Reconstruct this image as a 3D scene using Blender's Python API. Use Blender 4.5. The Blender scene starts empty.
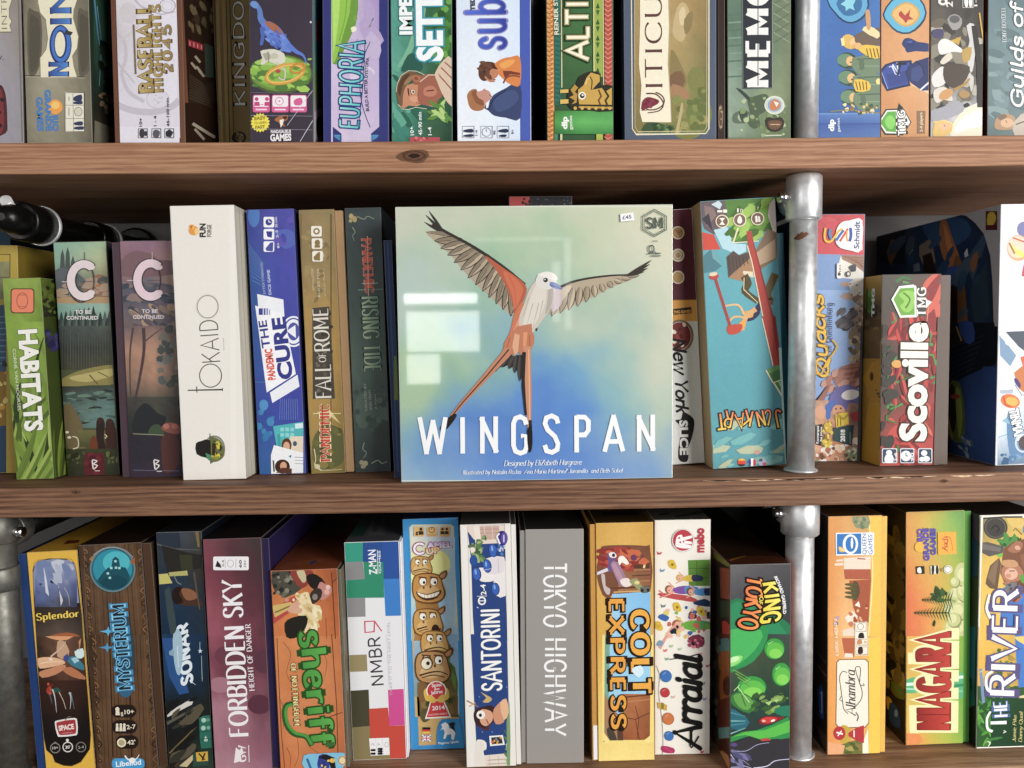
import bpy, math, random
from mathutils import Vector, Matrix, noise

# ------------------------------------------------------------------ camera
W, H, F = 1024.0, 768.0, 768.0
PITCH, ROLL, YAW = 0.06424, 0.01221, 0.01878
CAM = Vector((0.0, -0.8, 0.0))
_cp, _sp, _cr, _sr, _cy, _sy = (math.cos(PITCH), math.sin(PITCH), math.cos(ROLL), math.sin(ROLL), math.cos(YAW), math.sin(YAW))
FWD = Vector((_sy*_cp, _cy*_cp, -_sp))
_rt = Vector((_cy, -_sy, 0)); _dn = FWD.cross(_rt)
RIGHT = _rt*_cr + _dn*_sr
DOWN = -_rt*_sr + _dn*_cr

def ray(px, py):
    return RIGHT*((px-W/2)/F) + DOWN*((py-H/2)/F) + FWD

def at(px, py, Y):                       # point seen at (px, py), on the upright plane at distance Y behind the shelf edge
    d = ray(px, py)
    return CAM + d*((Y-CAM.y)/d.y)

scene = bpy.context.scene
COL = scene.collection

def lin(h):
    def f(v):
        v /= 255.0
        return v/12.92 if v <= .04045 else ((v+.055)/1.055)**2.4
    return (f(int(h[0:2], 16)), f(int(h[2:4], 16)), f(int(h[4:6], 16)), 1.0)

def mix(a, b, t):
    return tuple(a[i]*(1-t)+b[i]*t for i in range(4))

def C(c):
    return lin(c) if isinstance(c, str) else c

# ------------------------------------------------------------------ materials
def new_mat(name):
    m = bpy.data.materials.new(name); m.use_nodes = True
    nt = m.node_tree
    return m, nt, nt.nodes['Principled BSDF'], nt.nodes['Material Output']

def card_mat(name, rough, spec=.4, coat=0.0, grain=.05):
    m, nt, p, o = new_mat(name)
    a = nt.nodes.new('ShaderNodeAttribute'); a.attribute_name = 'Col'
    tc = nt.nodes.new('ShaderNodeTexCoord')
    n = nt.nodes.new('ShaderNodeTexNoise'); n.inputs['Scale'].default_value = 240; n.inputs['Detail'].default_value = 6; n.inputs['Roughness'].default_value = .72
    nt.links.new(tc.outputs['Object'], n.inputs['Vector'])
    mr = nt.nodes.new('ShaderNodeMapRange'); mr.inputs['To Min'].default_value = 1-grain; mr.inputs['To Max'].default_value = 1+grain
    nt.links.new(n.outputs['Fac'], mr.inputs['Value'])
    mx = nt.nodes.new('ShaderNodeMix'); mx.data_type = 'RGBA'; mx.blend_type = 'MULTIPLY'; mx.inputs['Factor'].default_value = 1
    nt.links.new(a.outputs['Color'], mx.inputs[6]); nt.links.new(mr.outputs['Result'], mx.inputs[7])
    hs = nt.nodes.new('ShaderNodeHueSaturation'); hs.inputs['Saturation'].default_value = .95; hs.inputs['Value'].default_value = .94   # printing inks are duller than pure colour
    nt.links.new(mx.outputs[2], hs.inputs['Color']); nt.links.new(hs.outputs['Color'], p.inputs['Base Color'])
    p.inputs['Roughness'].default_value = rough
    p.inputs['Specular IOR Level'].default_value = spec
    p.inputs['Coat Weight'].default_value = coat; p.inputs['Coat Roughness'].default_value = .12
    return m

CARD = card_mat('printed_card_satin', .45, .2, 0, .13)
CARD_G = card_mat('printed_card_gloss', .28, .3, 0, .12)
CARD_M = card_mat('printed_card_matt', .7, .15)
CARD_W = card_mat('printed_card_under_clear_film', .5, .1, 1.0, .02)
for _l in CARD_W.node_tree.nodes:
    if _l.type == 'BSDF_PRINCIPLED': _l.inputs['Coat Roughness'].default_value = .035
CARD_P = card_mat('printed_card_plain', .5, .2, 0, .02)

def wood_mat(name, dark, mid, light, seed):
    m, nt, p, o = new_mat(name)
    N = nt.nodes; L = nt.links
    tc = N.new('ShaderNodeTexCoord')
    mp = N.new('ShaderNodeMapping'); mp.inputs['Location'].default_value = (seed, seed*.7, seed*.3); mp.inputs['Scale'].default_value = (1.3, 26, 26)
    L.new(tc.outputs['Object'], mp.inputs['Vector'])
    warp = N.new('ShaderNodeTexNoise'); warp.inputs['Scale'].default_value = 1.7; warp.inputs['Detail'].default_value = 2
    L.new(mp.outputs['Vector'], warp.inputs['Vector'])
    wv = N.new('ShaderNodeTexWave'); wv.bands_direction = 'Z'; wv.inputs['Scale'].default_value = 2.2; wv.inputs['Distortion'].default_value = 7
    wv.inputs['Detail'].default_value = 3; wv.inputs['Detail Scale'].default_value = 1.2
    L.new(mp.outputs['Vector'], wv.inputs['Vector'])
    mp2 = N.new('ShaderNodeMapping'); mp2.inputs['Scale'].default_value = (11, 330, 330); mp2.inputs['Location'].default_value = (seed*2, 0, seed)
    L.new(tc.outputs['Object'], mp2.inputs['Vector'])
    fine = N.new('ShaderNodeTexNoise'); fine.inputs['Scale'].default_value = 1.5; fine.inputs['Detail'].default_value = 8; fine.inputs['Roughness'].default_value = .65
    L.new(mp2.outputs['Vector'], fine.inputs['Vector'])
    a = N.new('ShaderNodeMath'); a.operation = 'MULTIPLY_ADD'; a.inputs[1].default_value = .17
    L.new(wv.outputs['Fac'], a.inputs[0])
    b = N.new('ShaderNodeMath'); b.operation = 'MULTIPLY'; b.inputs[1].default_value = .98
    L.new(fine.outputs['Fac'], b.inputs[0]); L.new(b.outputs[0], a.inputs[2])
    big = N.new('ShaderNodeTexNoise'); big.inputs['Scale'].default_value = .8
    L.new(mp.outputs['Vector'], big.inputs['Vector'])
    s = N.new('ShaderNodeMath'); s.operation = 'MULTIPLY_ADD'; s.inputs[1].default_value = .5
    L.new(big.outputs['Fac'], s.inputs[0]); L.new(a.outputs[0], s.inputs[2])
    r = N.new('ShaderNodeValToRGB'); e = r.color_ramp.elements
    e[0].position = .38; e[0].color = lin(dark); e[1].position = 1.0; e[1].color = lin(light)
    k = r.color_ramp.elements.new(.68); k.color = lin(mid)
    L.new(s.outputs[0], r.inputs['Fac']); L.new(r.outputs['Color'], p.inputs['Base Color'])
    bp = N.new('ShaderNodeBump'); bp.inputs['Strength'].default_value = .25; bp.inputs['Distance'].default_value = .001
    L.new(fine.outputs['Fac'], bp.inputs['Height']); L.new(bp.outputs['Normal'], p.inputs['Normal'])
    p.inputs['Roughness'].default_value = .62; p.inputs['Specular IOR Level'].default_value = .3
    return m

def metal_mat(name, col, rough, scale, amt, metallic=1.0):
    m, nt, p, o = new_mat(name)
    N = nt.nodes; L = nt.links
    tc = N.new('ShaderNodeTexCoord')
    n = N.new('ShaderNodeTexNoise'); n.inputs['Scale'].default_value = scale; n.inputs['Detail'].default_value = 6; n.inputs['Roughness'].default_value = .7
    L.new(tc.outputs['Object'], n.inputs['Vector'])
    v = N.new('ShaderNodeTexVoronoi'); v.inputs['Scale'].default_value = scale*1.6
    L.new(tc.outputs['Object'], v.inputs['Vector'])
    r = N.new('ShaderNodeValToRGB'); e = r.color_ramp.elements
    c = lin(col); e[0].position = .3; e[0].color = tuple(x*(1-amt) for x in c[:3])+(1,); e[1].position = .7; e[1].color = c
    L.new(n.outputs['Fac'], r.inputs['Fac']); L.new(r.outputs['Color'], p.inputs['Base Color'])
    mr = N.new('ShaderNodeMapRange'); mr.inputs['To Min'].default_value = rough-.08; mr.inputs['To Max'].default_value = rough+.1
    L.new(v.outputs['Distance'], mr.inputs['Value']); L.new(mr.outputs['Result'], p.inputs['Roughness'])
    bp = N.new('ShaderNodeBump'); bp.inputs['Strength'].default_value = .12; bp.inputs['Distance'].default_value = .0006
    L.new(n.outputs['Fac'], bp.inputs['Height']); L.new(bp.outputs['Normal'], p.inputs['Normal'])
    p.inputs['Metallic'].default_value = metallic
    return m

# ------------------------------------------------------------------ object helpers
def link(name, me, parent=None):
    o = bpy.data.objects.new(name, me); COL.objects.link(o)
    if parent is not None: o.parent = parent
    return o

def tag(o, label=None, cat=None, group=None, kind=None):
    if label: o['label'] = label
    if cat: o['category'] = cat
    if group: o['group'] = group
    if kind: o['kind'] = kind
    return o

def mesh_obj(name, verts, faces, mat, parent=None, cols=None, smooth=False):
    me = bpy.data.meshes.new(name); me.from_pydata(verts, [], faces); me.update()
    me.materials.append(mat)
    if cols is not None:                 # one colour per face corner (list) or one per face
        at_ = me.color_attributes.new('Col', 'FLOAT_COLOR', 'CORNER')
        flat = []
        for f, c in zip(faces, cols):
            if isinstance(c, list):
                for q in c: flat.extend(q)
            else:
                flat.extend(tuple(c)*len(f))
        at_.data.foreach_set('color', flat)
    if smooth: me.polygons.foreach_set('use_smooth', [True]*len(me.polygons))
    return link(name, me, parent)

def round_box(name, x0, x1, y0, y1, z0, z1, mat, parent, cols, r=.0009):
    """bevelled box; cols = dict F,B,L,R,T,D -> hex, edges take the front colour worn a little paler"""
    import bmesh
    bm = bmesh.new()
    v = [bm.verts.new(p) for p in ((x0,y0,z0),(x1,y0,z0),(x1,y1,z0),(x0,y1,z0),(x0,y0,z1),(x1,y0,z1),(x1,y1,z1),(x0,y1,z1))]
    for q in ((0,1,5,4),(1,2,6,5),(2,3,7,6),(3,0,4,7),(4,5,6,7),(3,2,1,0)): bm.faces.new([v[i] for i in q])
    bmesh.ops.bevel(bm, geom=bm.edges[:], offset=r, segments=2, profile=.6, affect='EDGES')
    bm.normal_update()
    me = bpy.data.meshes.new(name)
    lay = bm.loops.layers.float_color.new('Col')
    for f in bm.faces:
        n = f.normal; k = 'F'
        m_ = max(abs(n.x), abs(n.y), abs(n.z))
        if m_ == abs(n.x): k = 'R' if n.x > 0 else 'L'
        elif m_ == abs(n.z): k = 'T' if n.z > 0 else 'D'
        elif n.y > 0: k = 'B'
        c = lin(cols.get(k, cols['F']))
        if m_ < .985: c = mix(c, lin('c9c2b8'), .12)
        for l in f.loops: l[lay] = c
    bm.to_mesh(me); bm.free(); me.materials.append(mat)
    return link(name, me, parent)

def tube(name, pts, radii, mat, parent=None, seg=32, caps=True):
    """surface of revolution-like sweep: rings round a straight or bent axis"""
    verts, faces = [], []
    n = len(pts)
    for i, p in enumerate(pts):
        p = Vector(p)
        d = (Vector(pts[min(i+1, n-1)])-Vector(pts[max(i-1, 0)])).normalized()
        a = d.cross(Vector((0.3, 1, 0.1))).normalized()
        if a.length < .1: a = d.cross(Vector((1, 0, 0))).normalized()
        b = d.cross(a)
        for k in range(seg):
            t = 2*math.pi*k/seg
            verts.append(tuple(p+a*math.cos(t)*radii[i]+b*math.sin(t)*radii[i]))
    for i in range(n-1):
        for k in range(seg):
            k2 = (k+1) % seg
            faces.append((i*seg+k, i*seg+k2, (i+1)*seg+k2, (i+1)*seg+k))
    if caps:
        faces.append(tuple(range(seg-1, -1, -1))); faces.append(tuple((n-1)*seg+k for k in range(seg)))
    o = mesh_obj(name, verts, faces, mat, parent)
    me = o.data
    me.polygons.foreach_set('use_smooth', [len(p.vertices) == 4 for p in me.polygons])
    return o

# ------------------------------------------------------------------ lettering
_tc = bpy.data.curves.new('lettering', 'FONT'); _to = bpy.data.objects.new('lettering', _tc); COL.objects.link(_to)
_cache = {}
def sans(s, off):
    """outline letters as triangles in a box 0..1 x 0..1 (cap height 1)"""
    key = (s, off)
    if key not in _cache:
        _tc.body = s; _tc.offset = off; _tc.size = 1; _tc.fill_mode = 'FRONT'; _tc.resolution_u = 3
        dg = bpy.context.evaluated_depsgraph_get(); ev = _to.evaluated_get(dg)
        me = ev.to_mesh(); vs = [tuple(v.co) for v in me.vertices]; fs = [tuple(p.vertices) for p in me.polygons]
        ev.to_mesh_clear()
        par = list(range(len(vs)))       # letters that swell into each other are kept apart by glyph
        def root(i):
            while par[i] != i: i = par[i]
            return i
        for f in fs:
            for k in f[1:]: par[root(k)] = root(f[0])
        grp = [root(f[0]) for f in fs]; order = sorted(range(len(fs)), key=lambda i: grp[i])
        _cache[key] = (vs, [fs[i] for i in order], [grp[i] for i in order])
    return _cache[key]

# single-line skeleton alphabet: width, strokes; 10 = cap height.  M/L points, C cubic, Q quadratic
SK = {
'A': (8, 'M0 0L4 10L8 0;M1.7 3.6L6.3 3.6'), 'B': (6.6, 'M1 0L1 10;M1 10L3.4 10C6.6 10 6.6 5.3 3.4 5.3L1 5.3;M3.4 5.3C7.4 5.3 7.4 0 3.4 0L1 0'),
'C': (7.6, 'M7.2 7.8C6 11 .6 10.8 .6 5C.6 -.8 6 -1 7.2 2.2'), 'D': (7.8, 'M1 0L1 10;M1 10L3 10C9 10 9 0 3 0L1 0'),
'E': (6.2, 'M1 0L1 10;M1 10L5.8 10;M1 5.2L4.8 5.2;M1 0L5.8 0'), 'F': (6, 'M1 0L1 10;M1 10L5.8 10;M1 5.2L4.8 5.2'),
'G': (8, 'M7.2 7.8C6 11 .6 10.8 .6 5C.6 -1 6 -.8 7.2 1.6L7.2 4.6L4.8 4.6'), 'H': (8, 'M1 0L1 10;M7 0L7 10;M1 5.1L7 5.1'),
'I': (2.6, 'M1.3 0L1.3 10'), 'J': (5, 'M4 10L4 2.5C4 -.6 1 -.6 .4 1.6'), 'K': (7.4, 'M1 0L1 10;M6.6 10L1 4.4;M2.8 6L7 0'),
'L': (5.8, 'M1 10L1 0;M1 0L5.6 0'), 'M': (9.4, 'M1 0L1 10;M1 10L4.7 2L8.4 10;M8.4 10L8.4 0'), 'N': (8, 'M1 0L1 10;M1 10L7 0;M7 0L7 10'),
'O': (8.6, 'M4.3 10C-.8 10 -.8 0 4.3 0C9.4 0 9.4 10 4.3 10'), 'P': (6.6, 'M1 0L1 10;M1 10L3.6 10C7.2 10 7.2 4.6 3.6 4.6L1 4.6'),
'Q': (8.8, 'M4.3 10C-.8 10 -.8 0 4.3 0C9.4 0 9.4 10 4.3 10;M5 2.4C6 0 7.4 -1.4 9 -1.6'), 'R': (7.2, 'M1 0L1 10;M1 10L3.6 10C7 10 7 4.8 3.6 4.8L1 4.8;M3.8 4.8L6.8 0'),
'S': (6.4, 'M5.6 8.2C5 10.8 .8 10.6 .8 7.6C.8 4.8 5.8 5.4 5.8 2.5C5.8 -.8 1 -.6 .6 2'), 'T': (7, 'M3.5 0L3.5 10;M.3 10L6.7 10'),
'U': (7.8, 'M1 10L1 3.4C1 -1.1 6.8 -1.1 6.8 3.4L6.8 10'), 'V': (7.8, 'M.2 10L3.9 0L7.6 10'), 'W': (10.6, 'M.2 10L2.8 0L5.3 9L7.8 0L10.4 10'),
'X': (7.4, 'M.4 10L7 0;M7 10L.4 0'), 'Y': (7.4, 'M.3 10L3.7 4.8L7.1 10;M3.7 4.8L3.7 0'), 'Z': (6.6, 'M.6 10L6 10L.6 0L6 0'),
'a': (5.8, 'M4.8 4.9C3.4 7.6 .6 6 .6 3C.6 -.4 3.8 -.8 4.8 2.2;M4.8 6.4L4.8 1.4C4.8 .2 5.4 0 6 .6'), 'b': (5.8, 'M1 10L1 0;M1 2C2.4 -1 5.4 .2 5.4 3.2C5.4 6.6 2.4 7.4 1 4.6'),
'c': (5, 'M4.6 5.2C3.4 7.6 .6 6.4 .6 3.2C.6 -.4 3.8 -.6 4.6 1.2'), 'd': (6, 'M5 10L5 0;M5 4.6C3.6 7.6 .6 6.4 .6 3.2C.6 0 3.6 -1 5 2'),
'e': (5.2, 'M.8 3.4L4.7 3.8C4.6 7.4 .6 7.2 .6 3.2C.6 -.6 3.8 -.6 4.7 1.2'), 'f': (4, 'M4 9.2C3 10.6 1.7 9.8 1.7 8L1.7 0;M.2 6L3.6 6'),
'g': (5.8, 'M4.9 4.6C3.6 7.4 .6 6.2 .6 3.4C.6 0 3.6 -.6 4.9 2;M4.9 6.4L4.9 -1C4.9 -4.2 1.2 -3.6 .8 -2'), 'h': (6, 'M1 10L1 0;M1 4C2.6 7.2 5 7 5 4L5 0'),
'i': (2.4, 'M1.2 6.4L1.2 0;M1.2 8.4L1.2 9.2'), 'k': (5.4, 'M1 10L1 0;M4.8 6.4L1 2.8;M2.4 4.2L5 0'), 'l': (2.6, 'M1.2 10L1.2 1.2C1.2 .2 1.8 0 2.6 .4'),
'm': (8.6, 'M1 6.4L1 0;M1 4C2.2 7.2 4.3 7 4.3 4L4.3 0;M4.3 4C5.6 7.2 7.6 7 7.6 4L7.6 0'), 'n': (6, 'M1 6.4L1 0;M1 4C2.4 7.2 5 7 5 4L5 0'),
'o': (6, 'M3 6.4C-.4 6.4 -.4 0 3 0C6.4 0 6.4 6.4 3 6.4'), 'p': (5.8, 'M1 6.4L1 -3.4;M1 2C2.4 -1 5.4 .2 5.4 3.2C5.4 6.6 2.4 7.4 1 4.6'),
'r': (4.2, 'M1 6.4L1 0;M1 3.8C1.8 6.2 3 6.8 4.2 6'), 's': (4.6, 'M4 5.2C3.4 7 .8 6.8 .8 4.9C.8 3 4.1 3.6 4.1 1.7C4.1 -.6 1 -.5 .5 1.2'),
't': (4, 'M1.8 9L1.8 1.6C1.8 -.2 3 -.2 3.8 .8;M.2 6.4L3.6 6.4'), 'u': (6, 'M1 6.4L1 2.4C1 -1 5 -.8 5 2.4;M5 6.4L5 0'),
'v': (5.4, 'M.4 6.4L2.7 0L5 6.4'), 'w': (7.6, 'M.4 6.4L2.2 0L3.8 6L5.4 0L7.2 6.4'), 'y': (5.6, 'M.6 6.4L2.9 .4;M5 6.4L2.6 -1.2C1.8 -3.4 .6 -3.2 .2 -2.8'),
' ': (3.4, ''), '-': (4, 'M.6 4.4L3.4 4.4'), "'": (2, 'M1 10L.8 7.8'), '.': (2, 'M1 0L1 .6'), '9': (6, 'M5.4 7C5.4 3.6 .6 3.6 .6 7C.6 11 5.4 11 5.4 7C5.4 3 4 0 1.4 0'),
'7': (5.6, 'M.4 10L5.2 10L2 0'), '2': (6, 'M.8 7.6C1 10.8 5.2 10.6 5.2 7.4C5.2 5 2.6 3 .6 0L5.4 0'), '0': (6, 'M3 10C-.2 10 -.2 0 3 0C6.2 0 6.2 10 3 10'),
'5': (6, 'M5 10L1.2 10L.9 5.6C3 7 5.6 6 5.6 3.2C5.6 -.6 1.4 -.6 .5 1.8'), '1': (3.6, 'M.6 8L2.2 10L2.2 0'), '4': (6, 'M4.2 0L4.2 10L.4 3L5.6 3'), '8': (6, 'M3 10C.2 10 .2 5.4 3 5.4C6.4 5.4 6.4 0 3 0C-.4 0 -.4 5.4 3 5.4C5.8 5.4 5.8 10 3 10'),
}
def _path(d):
    import re
    pts = []; out = []
    for cmd, args in re.findall(r'([MLCQ])([^MLCQ]*)', d):
        a = [float(x) for x in args.split()]
        if cmd in 'ML': pts.append((a[0], a[1]))
        elif cmd == 'C':
            p0 = pts[-1]
            for i in range(1, 11):
                t = i/10; u = 1-t
                pts.append((u**3*p0[0]+3*u*u*t*a[0]+3*u*t*t*a[2]+t**3*a[4], u**3*p0[1]+3*u*u*t*a[1]+3*u*t*t*a[3]+t**3*a[5]))
    return pts

def strip(pts, wfun, closed=False):
    """quads along a polyline, width from wfun(i, direction)"""
    n = len(pts); L = []; R_ = []
    for i in range(n):
        if closed: a, b = pts[(i-1) % n], pts[(i+1) % n]
        else: a, b = pts[max(i-1, 0)], pts[min(i+1, n-1)]
        dx, dy = b[0]-a[0], b[1]-a[1]; l = math.hypot(dx, dy) or 1
        dx, dy = dx/l, dy/l
        w = wfun(i, (dx, dy))/2
        k = 1.0
        if 0 < i < n-1:
            e = (pts[i][0]-pts[i-1][0], pts[i][1]-pts[i-1][1]); el = math.hypot(*e) or 1
            cs = abs(e[0]/el*dx+e[1]/el*dy); k = min(1/max(cs, .35), 1.9)
        L.append((pts[i][0]-dy*w*k, pts[i][1]+dx*w*k)); R_.append((pts[i][0]+dy*w*k, pts[i][1]-dx*w*k))
    q = [[L[i], L[i+1], R_[i+1], R_[i]] for i in range(n-1)]
    if closed: q.append([L[-1], L[0], R_[0], R_[-1]])
    return q

def skel(s, thick, thin, serif, grow=0.0, gap=1.0, slant=0.0, rnd=False, sx=1.0):
    """skeleton lettering -> polygons in cap-height-10 units, plus total width"""
    wk = min(1.15, sx**.6); thick *= wk; thin *= wk; serif *= min(1.1, sx**.8); gap *= sx
    x = 0; polys = []
    for ch in s:
        w, d = SK.get(ch) or SK.get(ch.upper(), SK[' '])
        w *= sx
        for st in d.split(';'):
            if not st: continue
            pts = [(q[0]*sx, q[1]) for q in _path(st)]
            wf = lambda i, v: thin+(thick-thin)*abs(v[1])**1.5+grow
            if grow:                      # lengthen open ends for the outline
                pts = list(pts)
                for e, f in ((0, 1), (-1, -2)):
                    dx, dy = pts[e][0]-pts[f][0], pts[e][1]-pts[f][1]; l = math.hypot(dx, dy) or 1
                    pts[e] = (pts[e][0]+dx/l*grow/2, pts[e][1]+dy/l*grow/2)
            for q in strip(pts, wf): polys.append([(px+x, py) for px, py in q])
            if rnd:
                for p in pts:
                    r = (thick+grow)/2*.97
                    polys.append([(p[0]+x+r*math.cos(k*math.pi/4), p[1]+r*math.sin(k*math.pi/4)) for k in range(8)])
            if serif:
                for e, f in ((0, 1), (-1, -2)):
                    if abs(pts[e][0]-pts[f][0]) < abs(pts[e][1]-pts[f][1])*1.2 and (abs(pts[e][1]) < .4+grow or abs(pts[e][1]-10) < .4+grow or abs(pts[e][1]-6.4) < .3+grow):
                        yy = pts[e][1]; sgn = 1 if pts[e][1] < 5 else -1
                        hh = thin*1.0+grow
                        yc = yy+sgn*(hh/2-grow)
                        polys.append([(pts[e][0]+x-serif-grow/2, yc-hh/2), (pts[e][0]+x+serif+grow/2, yc-hh/2), (pts[e][0]+x+serif+grow/2, yc+hh/2), (pts[e][0]+x-serif-grow/2, yc+hh/2)])
        x += w+gap
    tot = x-gap
    if slant: polys = [[(a+b*slant, b) for a, b in p] for p in polys]
    return polys, tot

FONTS = {  # thick, thin, serif, gap, slant, round
    'serif': (1.5, .6, 1.0, 1.1, 0, False), 'roman': (2.0, .75, .9, 1.2, 0, False), 'serifb': (2.3, .8, 1.3, 1.3, 0, False), 'thin': (.42, .3, .5, 1.6, 0, False),
    'mono': (1.3, 1.3, 0, 1.0, 0, False), 'monob': (2.1, 1.9, 0, 1.3, 0, False), 'round': (1.7, 1.7, 0, 1.2, 0, True), 'roundb': (2.4, 2.4, 0, 1.5, 0, True),
    'brush': (2.0, 1.0, 0, .15, .18, True), 'stencil': (1.35, 1.35, 0, 1.5, 0, False), 'slim': (1.25, 1.25, 0, 1.4, 0, True), 'uncial': (2.3, 1.0, .7, .9, 0, False), 'hair': (.7, .7, 0, 1.2, 0, False), 'script': (1.5, .55, 0, .2, .22, False), 'scriptb': (2.0, .9, 0, .35, .25, True), 'slab': (2.0, 1.2, 1.3, 1.7, 0, False),
    'tech': (1.15, 1.15, 0, 1.3, 0, False), 'black': (3.0, 2.2, 0, 1.6, 0, False), 'poster': (3.0, 1.5, 1.6, 2.4, 0, False),
}
ZONES = [(0,0,4.6545),(210,0,4.6545),(420,0,4.6545),(610,0,4.6545),(804,0,4.6545),
 (0,170,4.8),(0,330,4.8),(170,190,5.123),(170,330,4.8),(280,190,5.123),(280,330,4.8),
 (390,190,3.531),(390,335,3.531),(660,180,5.118),(660,330,5.118),(800,190,4.571),(800,330,4.571),
 (0,508,5.906),(0,638,5.906),(150,508,5.12),(150,638,5.12),(330,500,5.12),(330,638,5.12),
 (510,500,5.488),(510,638,5.906),(640,500,5.12),(640,638,5.12),(804,500,4.6545),(804,638,4.6545),
 (105,0,7.683),(940,190,5.488),(940,330,5.488),(800,200,5.91),(800,330,5.488),(960,500,5.486),(960,630,5.906),(590,520,6.4)]

def smooth(pts, n=6, closed=False):
    out = []; m = len(pts)
    rng = range(m if closed else m-1)
    for i in rng:
        if closed: p0, p1, p2, p3 = pts[(i-1) % m], pts[i], pts[(i+1) % m], pts[(i+2) % m]
        else: p0, p1, p2, p3 = pts[max(i-1, 0)], pts[i], pts[i+1], pts[min(i+2, m-1)]
        for k in range(n):
            t = k/n
            out.append(tuple(.5*((2*p1[j])+(-p0[j]+p2[j])*t+(2*p0[j]-5*p1[j]+4*p2[j]-p3[j])*t*t+(-p0[j]+3*p1[j]-3*p2[j]+p3[j])*t**3) for j in (0, 1)))
    if not closed: out.append(pts[-1])
    return out

def pairs(a): return [(a[i], a[i+1]) for i in range(0, len(a), 2)]

def clip(poly, cols, w0, w1, h0, h1):
    """Sutherland-Hodgman against the face rectangle; colours follow"""
    for ax, lim, s in ((0, w0, 1), (0, w1, -1), (1, h0, 1), (1, h1, -1)):
        if not poly: return poly, cols
        op, oc = [], []
        n = len(poly)
        for i in range(n):
            a, b = poly[i], poly[(i+1) % n]; ca, cb = cols[i], cols[(i+1) % n]
            da, db = s*(a[ax]-lim), s*(b[ax]-lim)
            if da >= 0: op.append(a); oc.append(ca)
            if (da >= 0) != (db >= 0):
                t = da/(da-db)
                op.append((a[0]+(b[0]-a[0])*t, a[1]+(b[1]-a[1])*t)); oc.append(mix(ca, cb, t) if ca is not cb else ca)
        poly, cols = op, oc
    return poly, cols

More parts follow.
